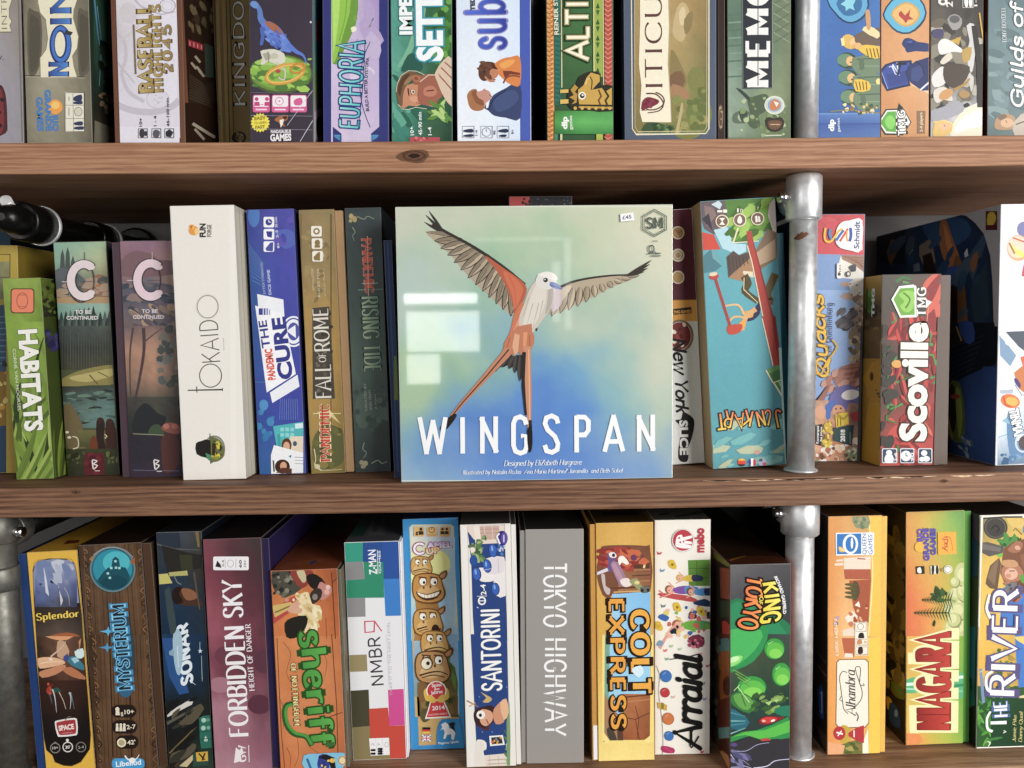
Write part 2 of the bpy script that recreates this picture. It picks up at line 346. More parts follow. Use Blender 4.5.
ARTS = []
STEP = 6e-6
MICRO = 5e-7                            # successive strokes of one print lie this much higher, so no two are coplanar
class Art:
    """ink printed on one face of a box: flat coloured shapes lying on the card"""
    def __init__(s, box, name, face, mat=None, label=None):
        s.box, s.name, s.face, s.mat, s.label = box, name, face, mat or box.mat, label
        s.V, s.Fc, s.Cc = [], [], []
        s.ox, s.oy, s.k = 0, 0, 1.0
        ARTS.append(s)
    def z(s, i): s.ox, s.oy, s.k = ZONES[i]; return s
    def px(s): s.ox, s.oy, s.k = 0, 0, 1.0; return s
    def loc(s, p): return s.box.on_face(s.face, s.ox+p[0]/s.k, s.oy+p[1]/s.k)
    def _add(s, pts, cols, h):
        r = s.box.rects[s.face]
        q, c = clip([s.loc(p) for p in pts], cols, *r)
        if len(q) < 3: return
        b = len(s.V)
        s.V += [s.box.off_face(s.face, u, v, h) for u, v in q]
        s.Fc.append(tuple(range(b, b+len(q)))); s.Cc.append([tuple(x) for x in c])
    def lay(s):
        s.box.layer[s.face] += STEP
        return s.box.layer[s.face]+2e-5
    def up(s):                           # height for the next stroke of the same print
        s.box.layer[s.face] += MICRO
        return s.box.layer[s.face]+2e-5
    def P(s, a, c, sm=0):
        pts = pairs(a) if not isinstance(a[0], tuple) else a
        if sm: pts = smooth(pts, sm, True)
        s._add(pts, [C(c)]*len(pts), s.lay()); return s
    def R(s, x0, y0, x1, y1, c): return s.P([x0, y0, x1, y0, x1, y1, x0, y1], c)
    def RR(s, x0, y0, x1, y1, r, c):
        pts = []
        for cx, cy, a0 in ((x1-r, y0+r, -90), (x1-r, y1-r, 0), (x0+r, y1-r, 90), (x0+r, y0+r, 180)):
            for k in range(6):
                t = math.radians(a0+k*18); pts.append((cx+r*math.cos(t), cy+r*math.sin(t)))
        return s.P(pts, c)
    def E(s, cx, cy, rx, ry, c, rot=0, n=28):
        r = math.radians(rot); co, si = math.cos(r), math.sin(r); pts = []
        for k in range(n):
            t = 2*math.pi*k/n; x, y = rx*math.cos(t), ry*math.sin(t); pts.append((cx+x*co-y*si, cy+x*si+y*co))
        return s.P(pts, c)
    def O(s, cx, cy, rx, ry, w, c, rot=0, a0=0, a1=360, n=36):
        r = math.radians(rot); co, si = math.cos(r), math.sin(r); pts = []
        full = a1-a0 >= 360
        for k in range(n if full else n+1):
            t = math.radians(a0+(a1-a0)*k/n); x, y = rx*math.cos(t), ry*math.sin(t); pts.append((cx+x*co-y*si, cy+x*si+y*co))
        h = s.lay()
        for q in strip(pts, lambda i, v: w, full): s._add(q, [C(c)]*4, s.up())
        return s
    def S(s, a, w, c, w2=None, sm=0, closed=False):
        pts = pairs(a) if not isinstance(a[0], tuple) else a
        if sm: pts = smooth(pts, sm, closed)
        n = len(pts); h = s.lay(); w2 = w if w2 is None else w2
        for q in strip(pts, lambda i, v: w+(w2-w)*i/max(n-1, 1), closed): s._add(q, [C(c)]*4, s.up())
        return s
    def BX(s, x0, y0, x1, y1, w, c): return s.S([x0, y0, x1, y0, x1, y1, x0, y1], w, c, closed=True)
    def G(s, x0, y0, x1, y1, rows, nz=0.0, nx=10, ny=16, seed=1, wp=0.0):
        """painted ground: colours given as a coarse table, blended and mottled"""
        rnd = random.Random(seed); h = s.lay(); rows = [[C(c) for c in r] for r in rows]
        R_, K = len(rows), len(rows[0])
        def colr(u, v):
            if wp:
                q = Vector((u*4+seed*3.1, v*4, seed)); du = noise.fractal(q, 1.0, 2.0, 4)*wp; dv = noise.fractal(q+Vector((7.3, 2.1, 5)), 1.0, 2.0, 4)*wp
                u, v = min(max(u+du, 0), 1), min(max(v+dv, 0), 1)
            fy = v*(R_-1); i = min(int(fy), max(R_-2, 0)); ty = fy-i if R_ > 1 else 0
            def rowc(r):
                fx = u*(K-1); j = min(int(fx), max(K-2, 0)); tx = fx-j if K > 1 else 0
                return mix(r[j], r[min(j+1, K-1)], tx)
            c = mix(rowc(rows[i]), rowc(rows[min(i+1, R_-1)]), ty)
            g = 1+rnd.uniform(-nz, nz)
            return (c[0]*g*(1+rnd.uniform(-nz, nz)*.3), c[1]*g, c[2]*g*(1+rnd.uniform(-nz, nz)*.3), 1)
        g = [[colr(i/nx, j/ny) for i in range(nx+1)] for j in range(ny+1)]
        for j in range(ny):
            for i in range(nx):
                xa, xb = x0+(x1-x0)*i/nx, x0+(x1-x0)*(i+1)/nx; ya, yb = y0+(y1-y0)*j/ny, y0+(y1-y0)*(j+1)/ny
                s._add([(xa, ya), (xb, ya), (xb, yb), (xa, yb)], [g[j][i], g[j][i+1], g[j+1][i+1], g[j+1][i]], h)
        return s
    def X(s, n, x0, y0, x1, y1, cols, s0, s1, seed=1, asp=1.0, ang=None, k=7):
        """scatter of brush dabs"""
        rnd = random.Random(seed)
        for _ in range(n):
            cx, cy = rnd.uniform(x0, x1), rnd.uniform(y0, y1); r = rnd.uniform(s0, s1); a = rnd.uniform(0, 180) if ang is None else ang+rnd.uniform(-18, 18)
            t0 = math.radians(a); pts = []
            for q in range(k):
                t = 2*math.pi*q/k; rr = r*rnd.uniform(.7, 1.15); x, y = rr*math.cos(t)*asp, rr*math.sin(t)
                pts.append((cx+x*math.cos(t0)-y*math.sin(t0), cy+x*math.sin(t0)+y*math.cos(t0)))
            s.P(pts, rnd.choice(cols))
        return s
    def LF(s, x, y, L, w, ang, c, bend=0.0, c2=None):
        """one leaf or blade"""
        t = math.radians(ang); d = (math.cos(t), math.sin(t)); nrm = (-d[1], d[0]); up, dn = [], []
        for i in range(9):
            u = i/8; ww = w*math.sin(math.pi*min(u*.9+.1, 1))**.8 if i < 8 else 0
            bx, by = x+d[0]*L*u+nrm[0]*bend*L*u*u, y+d[1]*L*u+nrm[1]*bend*L*u*u
            up.append((bx+nrm[0]*ww/2, by+nrm[1]*ww/2)); dn.append((bx-nrm[0]*ww/2, by-nrm[1]*ww/2))
        s.P(up+dn[::-1], c)
        if c2: s.P(up+[((a[0]+b[0])/2, (a[1]+b[1])/2) for a, b in zip(up, dn)][::-1], c2)
        return s
    def T(s, txt, x0, y0, x1, y1, h, c, font='b', ol=None, bow=0.0, h1=None, lean=0.0, sh=None, alt=None):
        """lettering fitted on the baseline (x0,y0)-(x1,y1), cap height h (h1 at the far end); ol=(colour, grow); sh=(colour,dx,dy)"""
        h1 = h if h1 is None else h1; sk = font in FONTS
        if font in FONTS:
            tk, tn, sf, gp, sl, rd = FONTS[font]
            t0 = skel(txt, tk, tn, sf, 0, gp, sl, rd)[1]; sx = (math.hypot(x1-x0, y1-y0)/t0)/((h+h1)/20)
            base, tot = skel(txt, tk, tn, sf, 0, gp, sl, rd, sx); unit = 10.0; xmin = 0.0
            olp = skel(txt, tk, tn, sf, ol[1], gp, sl, rd, sx)[0] if ol else None
            mk = lambda pl: pl
        else:
            off = {'r': 0.0, 'b': .022, 'bb': .045}[font]
            vs, fs, gb = sans(txt, off); go = sans(txt, off+ol[1])[2] if ol else None
            if not vs: return s
            xmin = min(v[0] for v in vs); tot = max(v[0] for v in vs)-xmin; unit = .73
            mk = lambda q: [[(q[0][i][0], q[0][i][1]) for i in f] for f in q[1]]
            base = mk((vs, fs)); olp = mk(sans(txt, off+ol[1])) if ol else None
        L = math.hypot(x1-x0, y1-y0); d = ((x1-x0)/L, (y1-y0)/L); up = (d[1], -d[0])
        def m(p, dx=0, dy=0):
            u = (p[0]-xmin)/tot; hh = h+(h1-h)*u; v = p[1]/unit*hh; b = bow*4*u*(1-u)
            a = u*L+v*lean
            return (x0+d[0]*a+up[0]*(v+b)+dx, y0+d[1]*a+up[1]*(v+b)+dy)
        if sk: gb = range(len(base)); go = range(len(olp)) if ol else None
        def rise(g, i, q): return s.up() if i and g[i] != g[i-1] else s.box.layer[s.face]+2e-5
        if sh:
            q = s.lay()
            for i, p in enumerate(olp or base): s._add([m(t, sh[1], sh[2]) for t in p], [C(sh[0])]*len(p), rise(go or gb, i, q))
        if ol:
            q = s.lay()
            for i, p in enumerate(olp): s._add([m(t) for t in p], [C(ol[0])]*len(p), rise(go, i, q))
        q = s.lay(); cc = C(c); ca = C(alt) if alt else None
        for i, p in enumerate(base):
            cl = [cc]*len(p) if not ca else [mix(cc, ca, min(max(t[1]/unit, 0), 1)) for t in p]
            s._add([m(t) for t in p], cl, rise(gb, i, q))
        return s
    def build(s):
        if not s.Fc: return
        ground = s.name in ('illustration', 'side_panel', 'top_panel', 'lid_edge', 'front_edge')
        o = mesh_obj(s.name, s.V, s.Fc, s.mat, s.box.lid if ground else s.box.root, s.Cc)
        if s.label: o['label'] = s.label

# ------------------------------------------------------------------ shelves
THICK = .0316
def sag(x): return -.0022*(1-min(abs(x)/.62, 1)**2)
ZT = {'A': .1995+.0012, 'B': -.1535+.0012, 'C': -.478}
def board_z(b, x): return ZT[b]+(sag(x) if b != 'C' else 0)

class Box:
    def __init__(s, label, quad, board, Y=None, depth=.27, lid='888888', side=None, top=None, tray=None, mat=None, group=None, h=None, yaw=0, name='game_box', cat='board game box', left=None, right=None):
        s.mat = mat or CARD
        TL, TR, BR, BL = quad
        if Y is None:
            d = ray((BL[0]+BR[0])/2, (BL[1]+BR[1])/2); Y = .03
            for _ in range(6):
                p = CAM+d*((Y-CAM.y)/d.y); zz = board_z(board, p.x); Y = (CAM+d*((zz-CAM.z)/d.z)).y
        s.Y = Y
        a, b, c, e = at(*TL, Y), at(*TR, Y), at(*BR, Y), at(*BL, Y)
        lean = (math.atan2(a.x-e.x, a.z-e.z)+math.atan2(b.x-c.x, b.z-c.z))/2
        s.lean = lean
        mid_b, mid_t = (c+e)/2, (a+b)/2
        w = ((b-a).length+(c-e).length)/2/math.cos(yaw)-.0004
        x0 = mid_b.x; z0 = board_z(board, x0)+.0004
        # slide the base point along the leaning axis on to the shelf, then lift so the low corner just touches
        x0 += math.tan(lean)*(z0-mid_b.z)
        hh = h or ((mid_t.z-z0)/math.cos(lean)-abs(math.tan(lean))*w/2)
        s.w, s.h, s.d = w, hh, depth
        s.root = bpy.data.objects.new(name, None); COL.objects.link(s.root)
        s.root.empty_display_size = .02
        s.root.location = (x0, Y, z0+abs(math.sin(lean))*w/2)
        s.root.rotation_euler = (0, lean, yaw)
        s.M = Matrix.Translation(s.root.location) @ s.root.rotation_euler.to_matrix().to_4x4()
        s.Mi = s.M.inverted()
        tag(s.root, label, cat, group)
        side = side or lid
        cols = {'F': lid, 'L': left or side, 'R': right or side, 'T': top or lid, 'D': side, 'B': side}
        s.lid = round_box('lid', -w/2, w/2, 0, depth, 0, hh, s.mat, s.root, cols)
        if tray:
            sd, pxw, tc = tray[:3]
            t = pxw*(Y+.83)/F
            ins = .0016
            tcx = {'F': tc, 'T': tray[3] if len(tray) > 3 else tc}
            if sd == 'l': round_box('tray', -w/2-t, -w/2-.0002, ins, depth-ins, ins*.3, hh-ins, s.mat, s.root, tcx, .0006)
            else: round_box('tray', w/2+.0002, w/2+t, ins, depth-ins, ins*.3, hh-ins, s.mat, s.root, tcx, .0006)
        e_ = .0007
        s.rects = {'F': (-w/2+e_, w/2-e_, e_, hh-e_), 'L': (e_, depth-e_, e_, hh-e_), 'R': (e_, depth-e_, e_, hh-e_), 'T': (-w/2+e_, w/2-e_, e_, depth-e_)}
        s.layer = {'F': 0.0, 'L': 0.0, 'R': 0.0, 'T': 0.0}
    def on_face(s, f, px, py):
        o = s.Mi @ CAM; d = s.Mi.to_3x3() @ ray(px, py)
        if f == 'F': t = -o.y/d.y; p = o+d*t; return (p.x, p.z)
        if f == 'T': t = (s.h-o.z)/d.z; p = o+d*t; return (p.x, p.y)
        x = s.w/2 if f == 'R' else -s.w/2
        t = (x-o.x)/d.x; p = o+d*t; return (p.y, p.z)
    def off_face(s, f, u, v, h):
        if f == 'F': return (u, -h, v)
        if f == 'T': return (u, v, s.h+h)
        return (s.w/2+h, u, v) if f == 'R' else (-s.w/2-h, u, v)
    def art(s, name, face='F', zone=None, label=None, mat=None):
        a = Art(s, name, face, mat, label)
        if zone is not None: a.z(zone)
        return a
# ================================================================== top shelf (the boxes stand on the upper board and run out of the frame)
GT = 'board game boxes on the top shelf'
HT = .296

b = Box('lilac grey box with scalloped cream name plate, at the far left of the upper shelf', [(-38,-150),(17.5,-150),(24.5,141),(-31,141)], 'A', Y=.012, lid='a29ca2', side='5c5450', h=HT, group=GT)
a = b.art('illustration'); a.z(0).G(-150,-60,104,660,[['a39ca4','9c949c','8f8878'],['a8a2aa','a49ea6','978f86'],['a29ca6','a5a0aa','99939a'],['8f8890','9c98a2','98949c']],.04,12,18,3,.1)
a.P([-60,420,-10,400,10,400,28,450,34,560,26,620,-60,625],'4c1c20',3).P([0,420,12,440,20,560,12,610,-4,610],'7a2a30',3).X(10,-30,430,26,600,['2a1216','6a2428'],4,12,3); a.X(9,-40,255,14,330,['3a3440','55505c'],3,8,3)
a.S([84,-60,104,660],6,'7a7468').S([94,-60,110,660],4,'5a5046')
a = b.art('name_plate'); a.z(0).P([-90,-60,62,-60,56,0,44,40,44,80,56,100,46,120,54,150,-90,150],'e4ddbe',0).S([62,-60,56,0,44,40,44,80,56,100,46,120,54,150,-40,150],4,'8a8068')
a = b.art('title'); a.z(0).T('INTRIGUE',33,140,29,-200,24,'4a423c','serif')

b = Box('stone grey box with a cream scroll plate and large blue ringed letter', [(18.5,-150),(83.5,-150),(94,141),(25.5,141)], 'A', Y=.010, lid='8d8672', side='1f2a22', h=HT, group=GT, right='26362c')
a = b.art('illustration'); a.z(0).G(90,-60,440,662,[['6c6654','8f8873','9a937e','7d7664','5e584a'],['7a735f','928b76','9a937c','8a8370','625c4e'],['746d5a','a19a84','a8a08a','928b75','6b6454'],['7d7662','98917c','9b947e','8e8772','6e6857'],['6f6856','8a836e','948d78','857e6a','5f594b']],.07,16,26,5,.08)
for sx,x0,x1 in ((1,128,190),(-1,362,424)): a.P([x0,60,(x0+x1)/2,50,x1,75,x1+6*sx,200,x1-4*sx,300,(x0+x1)/2,352,x0+4,330],'635d4f',3).P([x0+10,85,(x0+x1)/2,75,x1-8,100,x1-4,200,x1-12,290,(x0+x1)/2,330,x0+12,310],'575144',3)
a.S([112,352,395,358],4,'4c463a').S([112,357,395,363],3,'b5ae98'); a.S([104,-60,122,655],8,'5a5446').S([420,-60,438,655],8,'4d473c')
a = b.art('name_plate'); a.z(0).P([180,-60,355,-60,358,0,345,40,342,85,366,170,360,225,338,260,345,310,360,358,188,360,186,270,214,230,222,180,212,90,186,60,178,20],'ece5c8',0).S([188,360,186,270,214,230,222,180,212,90,186,60,178,20],4,'8d8468').S([360,358,345,310,338,260,360,225,366,170,342,85,345,40],4,'8d8468')
a = b.art('title'); a.z(0).T('DOMINI',232,-520,240,118,88,'2c4c96','serifb',('1a2c5c',.5),alt='4a86d0').E(282,208,52,92,'1c2f6c').E(284,206,46,84,'3c72c4').E(282,206,30,66,'1c2f6c').E(280,206,24,58,'ece5c8').P([305,140,340,150,330,165,300,160],'3a3a40').T('N',232,292,232,352,84,'2c4c96','serifb',('1a2c5c',.5),alt='4a86d0')
a = b.art('publisher_logo'); a.z(0).E(258,498,34,34,'f0a03c').E(258,490,20,18,'f8c868').T('RIO',244,538,248,612,26,'3a7cc0','bb').T('GRANDE',208,418,216,612,28,'3a7cc0','bb').T('GAMES',170,452,176,612,28,'3a7cc0','bb')
a = b.art('player_icons'); a.z(0).P([302,430,392,432,395,612,306,614],'e9e4d2').BX(304,432,393,612,3,'4a463c').S([340,434,343,612],2,'6a665a').S([304,490,393,490],2,'6a665a').S([304,552,393,552],2,'6a665a').E(365,520,20,22,'d8d2be').O(365,520,18,20,2,'4a463c').P([345,452,380,440,380,472,345,470],'2f3a5a',2).P([345,475,382,470,382,486,345,484],'2f3a5a',2).P([348,570,384,565,384,584,348,582],'2f3a5a',2).P([348,592,388,588,388,604,348,602],'2f3a5a',2).S([322,450,322,470],3,'6a665a').S([322,500,322,540],3,'6a665a')
a = b.art('side_panel','R'); a.z(0).G(435,-20,535,680,[['2a4a3c','4f8468'],['2c4a3e','5c9072'],['24362c','3f6048'],['2a2a20','1d241e'],['4a3a2c','4c4234']],.15,8,16,3); a.S([440,0,455,150,470,260,462,400],7,'5a90b0',3).S([452,30,472,190],4,'7ab0c8',2); a.X(10,470,220,520,420,['1a241c','2c3a2a'],8,24,3,2,80); a.X(12,470,430,528,520,['6a5240','8a7058','3a2c20'],8,18,4); a.P([440,560,535,600,540,670,438,670],'7a7462')

b = Box('white box framed in brown with chunky brass machine lettering', [(105,-150),(178.5,-150),(185.5,141),(115,141)], 'A', Y=.010, lid='6e432c', side='2c1a12', h=HT, group=GT, right='2e1a12')
a = b.art('illustration'); a.z(29).P([40,-400,545,-400,578,1060,108,1060],'ded8e2'); a.G(80,-20,552,790,[['d9d3d8','e4dfe8','e6e2ee'],['cbc5cc','e2dde6','e4e0ec'],['d4cfd8','dcd7e0','e4e0ea'],['dcd8e2','dedae4','e6e2ec']],.02,12,18,4,.1)
a.O(480,45,60,52,10,'b9b0ba').O(480,45,38,32,3,'c4bcc6'); a.S([215,-20,280,50,360,80,430,110,540,90],16,'c2bac4',8,sm=4); a.S([90,250,150,330,160,450,130,560,180,700,300,780],22,'c8c1ca',30,sm=5); a.S([100,330,200,250,260,200],16,'d0c8c8',8,sm=3); a.S([95,480,230,640],18,'c6bfc8',10); a.E(180,100,70,80,'d3ccd0')
a.z(0).O(660,420,180,100,30,'c6bfca',8,10,175); a.E(735,462,54,44,'dcd7e2').O(735,462,52,42,3,'c2bbc6'); a.X(9,715,440,760,480,['b5aebc'],3,4,4); a.R(548,590,836,664,'e4e0ea')
a.P([515,-60,538,-60,560,664,534,664],'6b3f29').P([820,-60,850,-60,870,664,842,664],'6e432c').S([536,-60,558,664],2,'3c2218').S([822,-60,842,664],2,'3c2218')
a = b.art('title'); a.z(29)
a.T('BASEBALL',372,706,345,40,102,'a08646','poster',('5a4628',.9),alt='c4ac6c',h1=96).T('HIGHLIGHTS',446,704,424,40,62,'9a8044','poster',('54432a',.8),alt='bca468').T('2045',518,560,506,198,66,'94794a','poster',('54432a',1.0),alt='b09860')
for i in range(8): a.E(292+i%2*34,660-i*82,9,10,'3c2c18')
a.S([222,190,238,570],14,'8a7a5c').S([222,190,238,570],4,'5a4c3a')
a = b.art('player_icons'); a.z(0)
for x in (645,708,768): a.BX(x,600,x+42,642,3,'3c3a40')
a.P([652,606,672,604,672,638,652,636],'3c3a40',2).E(680,622,7,12,'3c3a40').P([714,612,728,604,746,614,738,640,716,638],'5a5860',2).P([772,614,790,602,808,616,796,640,774,636],'2c2a30').T('10+',662,590,662,550,12,'3c3a40','b').T('1 - 4',730,588,730,540,13,'3c3a40','b').T('45-120 min',790,590,786,456,11,'3c3a40','b')
a = b.art('side_panel','R'); a.z(29).P([552,-20,600,-20,640,790,582,790],'7c4c34').P([600,-20,835,-20,880,790,640,790],'2a1810'); a.S([572,-20,612,790],3,'3c2218'); a.X(24,640,-10,830,240,['5a4a34','3c2c20','6a5a40','1f120c'],8,26,5,2.2,70); a.P([640,700,870,620,880,790,640,790],'33261c')
a = b.art('side_lettering','R'); a.z(29).P([636,302,755,342,752,392,640,352],'a02430').S([650,318,652,350],6,'e0a0a0').S([680,326,683,362],6,'e0a0a0').S([710,338,712,370],6,'e0a0a0').S([738,346,739,378],6,'e0a0a0').P([762,330,830,360,835,600,770,590],'3c4a40')
for i,(x,y) in enumerate(((690,430),(660,480),(700,510),(720,540))): a.S([x,y,x+40,y+50],18,'a89a84')
for i in range(9): a.S([645,575+i*22,760+i*8,650+i*22],5,'5a4a3a')
a.z(0).S([895,575,1000,640],14,'b0a490').S([905,600,950,650],12,'a09480')

b = Box('deep olive brown box set back, its pale lettering reading upwards behind the dinosaur box', [(205,-150),(255,-150),(266,141),(219,141)], 'A', Y=.092, depth=.2, lid='8a7040', side='4c3c26', h=HT-.01, group=GT)
a = b.art('illustration'); a.z(1).G(20,-40,260,670,[['7a643c','b49858','8c7444','9c8048'],['84704a','c4a464','907848','b09452'],['7a623c','b4985a','8a7242','a08450']],.08,10,18,3); a.P([-20,-60,24,-60,44,670,0,670],'4a3422').S([46,-60,68,670],14,'7c6440').S([90,-60,112,670],5,'6a5230').S([74,-60,92,670],4,'4c3c26')
for i in range(10): a.S([10,560+i*12,50,540+i*12],4,'54402a')
a.E(135,640,34,28,'2c2016').E(138,640,20,20,'8a7250').X(6,115,620,160,660,['b09468','1c140e'],4,8,3)
a = b.art('title'); a.z(1).T('KINGDOMINO',164,494,148,-330,48,'fffaf0','serifb',('2a1f14',1.2))

b = Box('dark purple box with a blue long-necked dinosaur over a green meadow', [(247.5,-150),(312,-150),(314.2,141),(250,141)], 'A', Y=.013, lid='3b3340', side='5a7a80', h=HT, group=GT)
a = b.art('illustration'); a.z(1).G(176,-60,488,662,[['3a3240','3f3744'],['3e3644','423a46'],['3c3442','3e3642']],.04,8,16,2); a.E(330,345,150,92,'4c5c34').E(330,342,142,84,'6c8f3c').E(330,340,130,74,'7fa843').X(70,205,275,465,415,['8fbc4a','6a943a','a4cc58','55803a'],6,20,4,2,0); a.E(310,285,80,22,'a8cc70')
a.S([192,12,215,20,232,50,238,90,262,120],12,'5a7ec0',34,sm=5); a.P([186,18,205,4,226,18,220,40,200,36],'6a90cc',2); a.P([240,115,275,100,320,125,350,165,375,205,372,225,330,222,280,190,250,150],'5c7cd0',3); a.P([255,100,300,110,330,140,340,170,300,150,270,125],'a8684c',3)
a.P([232,130,258,130,255,170,246,210,232,208,238,170],'4a66b4',2); a.P([285,180,315,180,305,215,285,212,278,200],'5672c4',2); a.P([325,175,372,195,378,245,345,240,318,240,340,215],'6484d4',2); a.S([360,205,400,240,435,260,450,298],26,'5a78cc',4,sm=4); a.X(14,262,140,360,220,['4a68bc','7490dc'],4,10,4,2,40)
a.P([235,240,262,232,300,230,345,250,350,290,310,300,270,285,255,300,236,300,244,270],'dcd8c8',2); a.P([245,250,275,245,290,270,260,285],'b0aa98'); a.E(300,262,18,14,'c8c2b0'); a.S([270,240,275,292],4,'8c8676'); a.S([310,292,330,315,350,330,345,372,318,360],10,'cfcabc',6,sm=4); a.E(318,332,12,9,'b8404c')
a.O(350,345,88,40,16,'d8a040',-14); a.O(350,345,84,36,5,'f0c468',-14); a.O(410,318,34,20,10,'c88c34',-20)
a = b.art('player_icons'); a.z(1)
for x in (200,288,372): a.RR(x,442,x+80,524,10,'d85c94').RR(x+4,446,x+76,498,8,'f4eef2').S([x+14,511,x+66,511],7,'f4dce8')
a.E(218,462,9,9,'c83c7c').P([208,475,230,475,234,494,206,494],'c83c7c').E(266,462,9,9,'c83c7c').P([256,475,278,475,280,494,254,494],'c83c7c').S([236,488,250,488],3,'d85c94').O(324,472,18,18,3,'d85c94').E(324,472,4,4,'d85c94').P([392,468,420,456,432,470,424,490,396,490],'d85c94',2)
a = b.art('starburst'); a.z(1)
a.P([(235+(46 if k%2 else 38)*math.cos(k*math.pi/18),572+(46 if k%2 else 38)*math.sin(k*math.pi/18)) for k in range(36)],'f0e048').T('EASY',208,560,262,556,15,'8a7a20','bb').T('TO LEARN',206,580,264,576,12,'8a7a20','b').T('FAST',212,600,258,597,14,'8a7a20','bb')
a = b.art('publisher_logo'); a.z(1).P([300,560,325,540,362,538,360,560,340,570,352,590,330,584,318,570],'a8683c',2).P([325,560,345,555,340,580,330,596],'f0ece4').E(350,548,10,9,'4a2c20').T('PANDASAURUS',284,621,378,619,15,'e8e4e8','bb').T('GAMES',282,657,380,654,32,'f2eef0','bb')
a = b.art('constellation'); a.z(1).S([180,432,478,436],1.6,'8a8492').S([180,538,478,542],1.6,'a8a2ae').S([180,600,478,606],1.6,'a8a2ae').S([480,420,360,585],2,'d8d4dc').S([480,560,420,660],2.4,'e4e0e8').S([172,30,176,90],2,'a8a2ae').E(170,38,5,5,'e0dce4').E(470,105,5,5,'e0dce4').E(170,160,4,4,'c0bcc6').E(170,482,5,5,'d0ccd6')
a = b.art('side_panel','R'); a.z(1).G(484,-40,530,670,[['6c8a90','8aa4a8'],['4a8a90','3c74a0'],['5c9a8c','3a6a98'],['7aa04c','5c8a3c'],['b8a8b0','2c2c30'],['c8b8bc','4a4448']],.12,5,16,2).P([490,100,515,80,518,200,492,190],'c8606c').P([486,520,518,500,520,640,490,650],'d8c4c8').P([495,560,520,540,522,620,500,640],'2c2a2c',2)

b = Box('lilac box with a navy frame, tall teal lettering and a lime green airship', [(321.5,-150),(388.2,-150),(389.4,141),(322.8,141)], 'A', Y=.012, lid='2f3576', side='23285c', h=HT, group=GT)
a = b.art('illustration'); a.z(1).P([562,-400,784,-400,788,700,572,700],'c3b4d4'); a.G(564,-40,787,662,[['bfc0dc','c0acd0','a890c4'],['c9c2dc','cbbbda','b09ac8'],['d3c6e0','cdbcd9','c0aed4'],['d0bfdc','c7b3d5','c5b5d8'],['d8c8e0','d4c6de','ccbcd8']],.02,10,20,3,.12); a.X(14,600,20,780,420,['d9cee4','c4b4d4','b6a4cc'],16,40,6,1.8,80)
a.P([564,-60,688,-60,690,40,680,110,655,170,625,230,604,285,588,302,572,296,568,200],'6f9c3c',0).P([564,-60,660,-60,650,60,620,160,596,250,580,290,570,290,567,160],'93c44a',0).P([568,-60,610,-60,600,80,585,200,574,260],'b4dc6c',0).S([640,-60,630,80,600,190],5,'7aa83e',sm=3); a.P([655,130,672,122,684,132,676,148,660,150],'f0ecd0').E(676,85,10,14,'7ea448'); a.S([740,130,752,104],4,'8a8070').S([752,100,762,84],5,'6a6a58').S([742,118,750,124],3,'6a5a58')
a.P([572,590,612,622,612,700,572,700],'2f3576').P([788,590,750,622,750,700,788,700],'2f3576').P([575,628,605,628,605,655,582,640],'4a8ab8').P([785,628,756,628,756,655,780,640],'4a8ab8').S([612,700,612,630,582,630],4,'5a9ac0').S([752,700,752,630,784,630],4,'5a9ac0')
a = b.art('title'); a.z(1).T('EUPHORIA',690,600,720,196,84,'58c4c4','tech',('243a7c',1.2),h1=118,alt='9ce0dc').S([690,598,712,400,722,200],3,'243a7c',sm=3)
a = b.art('subtitle'); a.z(1).S([746,194,712,280,698,395,712,500,746,594],3,'3a3a6c',sm=5).T('BUILD A BETTER DYSTOPIA',742,518,742,268,15,'3c3560','b',None,9)

b = Box('green forest box with big white lettering and a sideways man\'s head', [(389.6,-150),(451,-150),(453.4,141),(390.8,141)], 'A', Y=.014, lid='3f7a6c', side='24443a', h=HT, group=GT)
a = b.art('illustration'); a.z(1).G(830,-60,1130,662,[['5fa89a','4f9484','2f6048','3c7038'],['58a090','4a8c78','3c6c44','3f7434'],['6cb09c','4f9078','356048','3c6a34'],['4f9484','4a8a74','3a6c50','2c5038'],['3f8474','357462','3a5c44','223c2e']],.08,18,30,3,.1); a.P([860,330,920,220,950,100,930,60,990,0,1000,80,930,260],'7ab494',3); a.X(40,1040,-40,1130,300,['4c8838','3a6c2c','6aa448','2f5830'],8,24,5); a.X(26,835,280,960,640,['3f8474','62a890','2c6454'],8,24,4,2.4,60); a.P([890,330,920,260,950,250,980,280,990,320,960,340,930,330],'2c5c50',3)
a = b.art('portrait'); a.z(1).P([866,430,872,390,890,352,925,330,962,332,1000,350,1060,372,1060,492,1010,508,960,500,925,510,895,508,876,486],'2c5c50',2)
a.P([892,436,905,405,940,390,985,388,1010,372,1060,380,1060,490,1020,494,985,486,962,496,925,492,900,506,886,480],'c68a68',2).P([955,356,985,350,1020,378,1060,385,1060,420,1010,410,975,396,945,392],'9a5c42',2)
a.P([868,428,874,392,892,354,925,334,958,338,972,352,952,372,930,384,908,410,898,450,896,492,878,484],'7a5a40',2).P([874,420,884,380,905,352,930,342,915,372,895,400,886,450],'5a3e2a',2).P([902,388,925,360,950,350,940,370,915,396],'9a7654',2)
a.E(962,366,20,15,'b07454',20).E(960,366,11,8,'8a4f38',20)
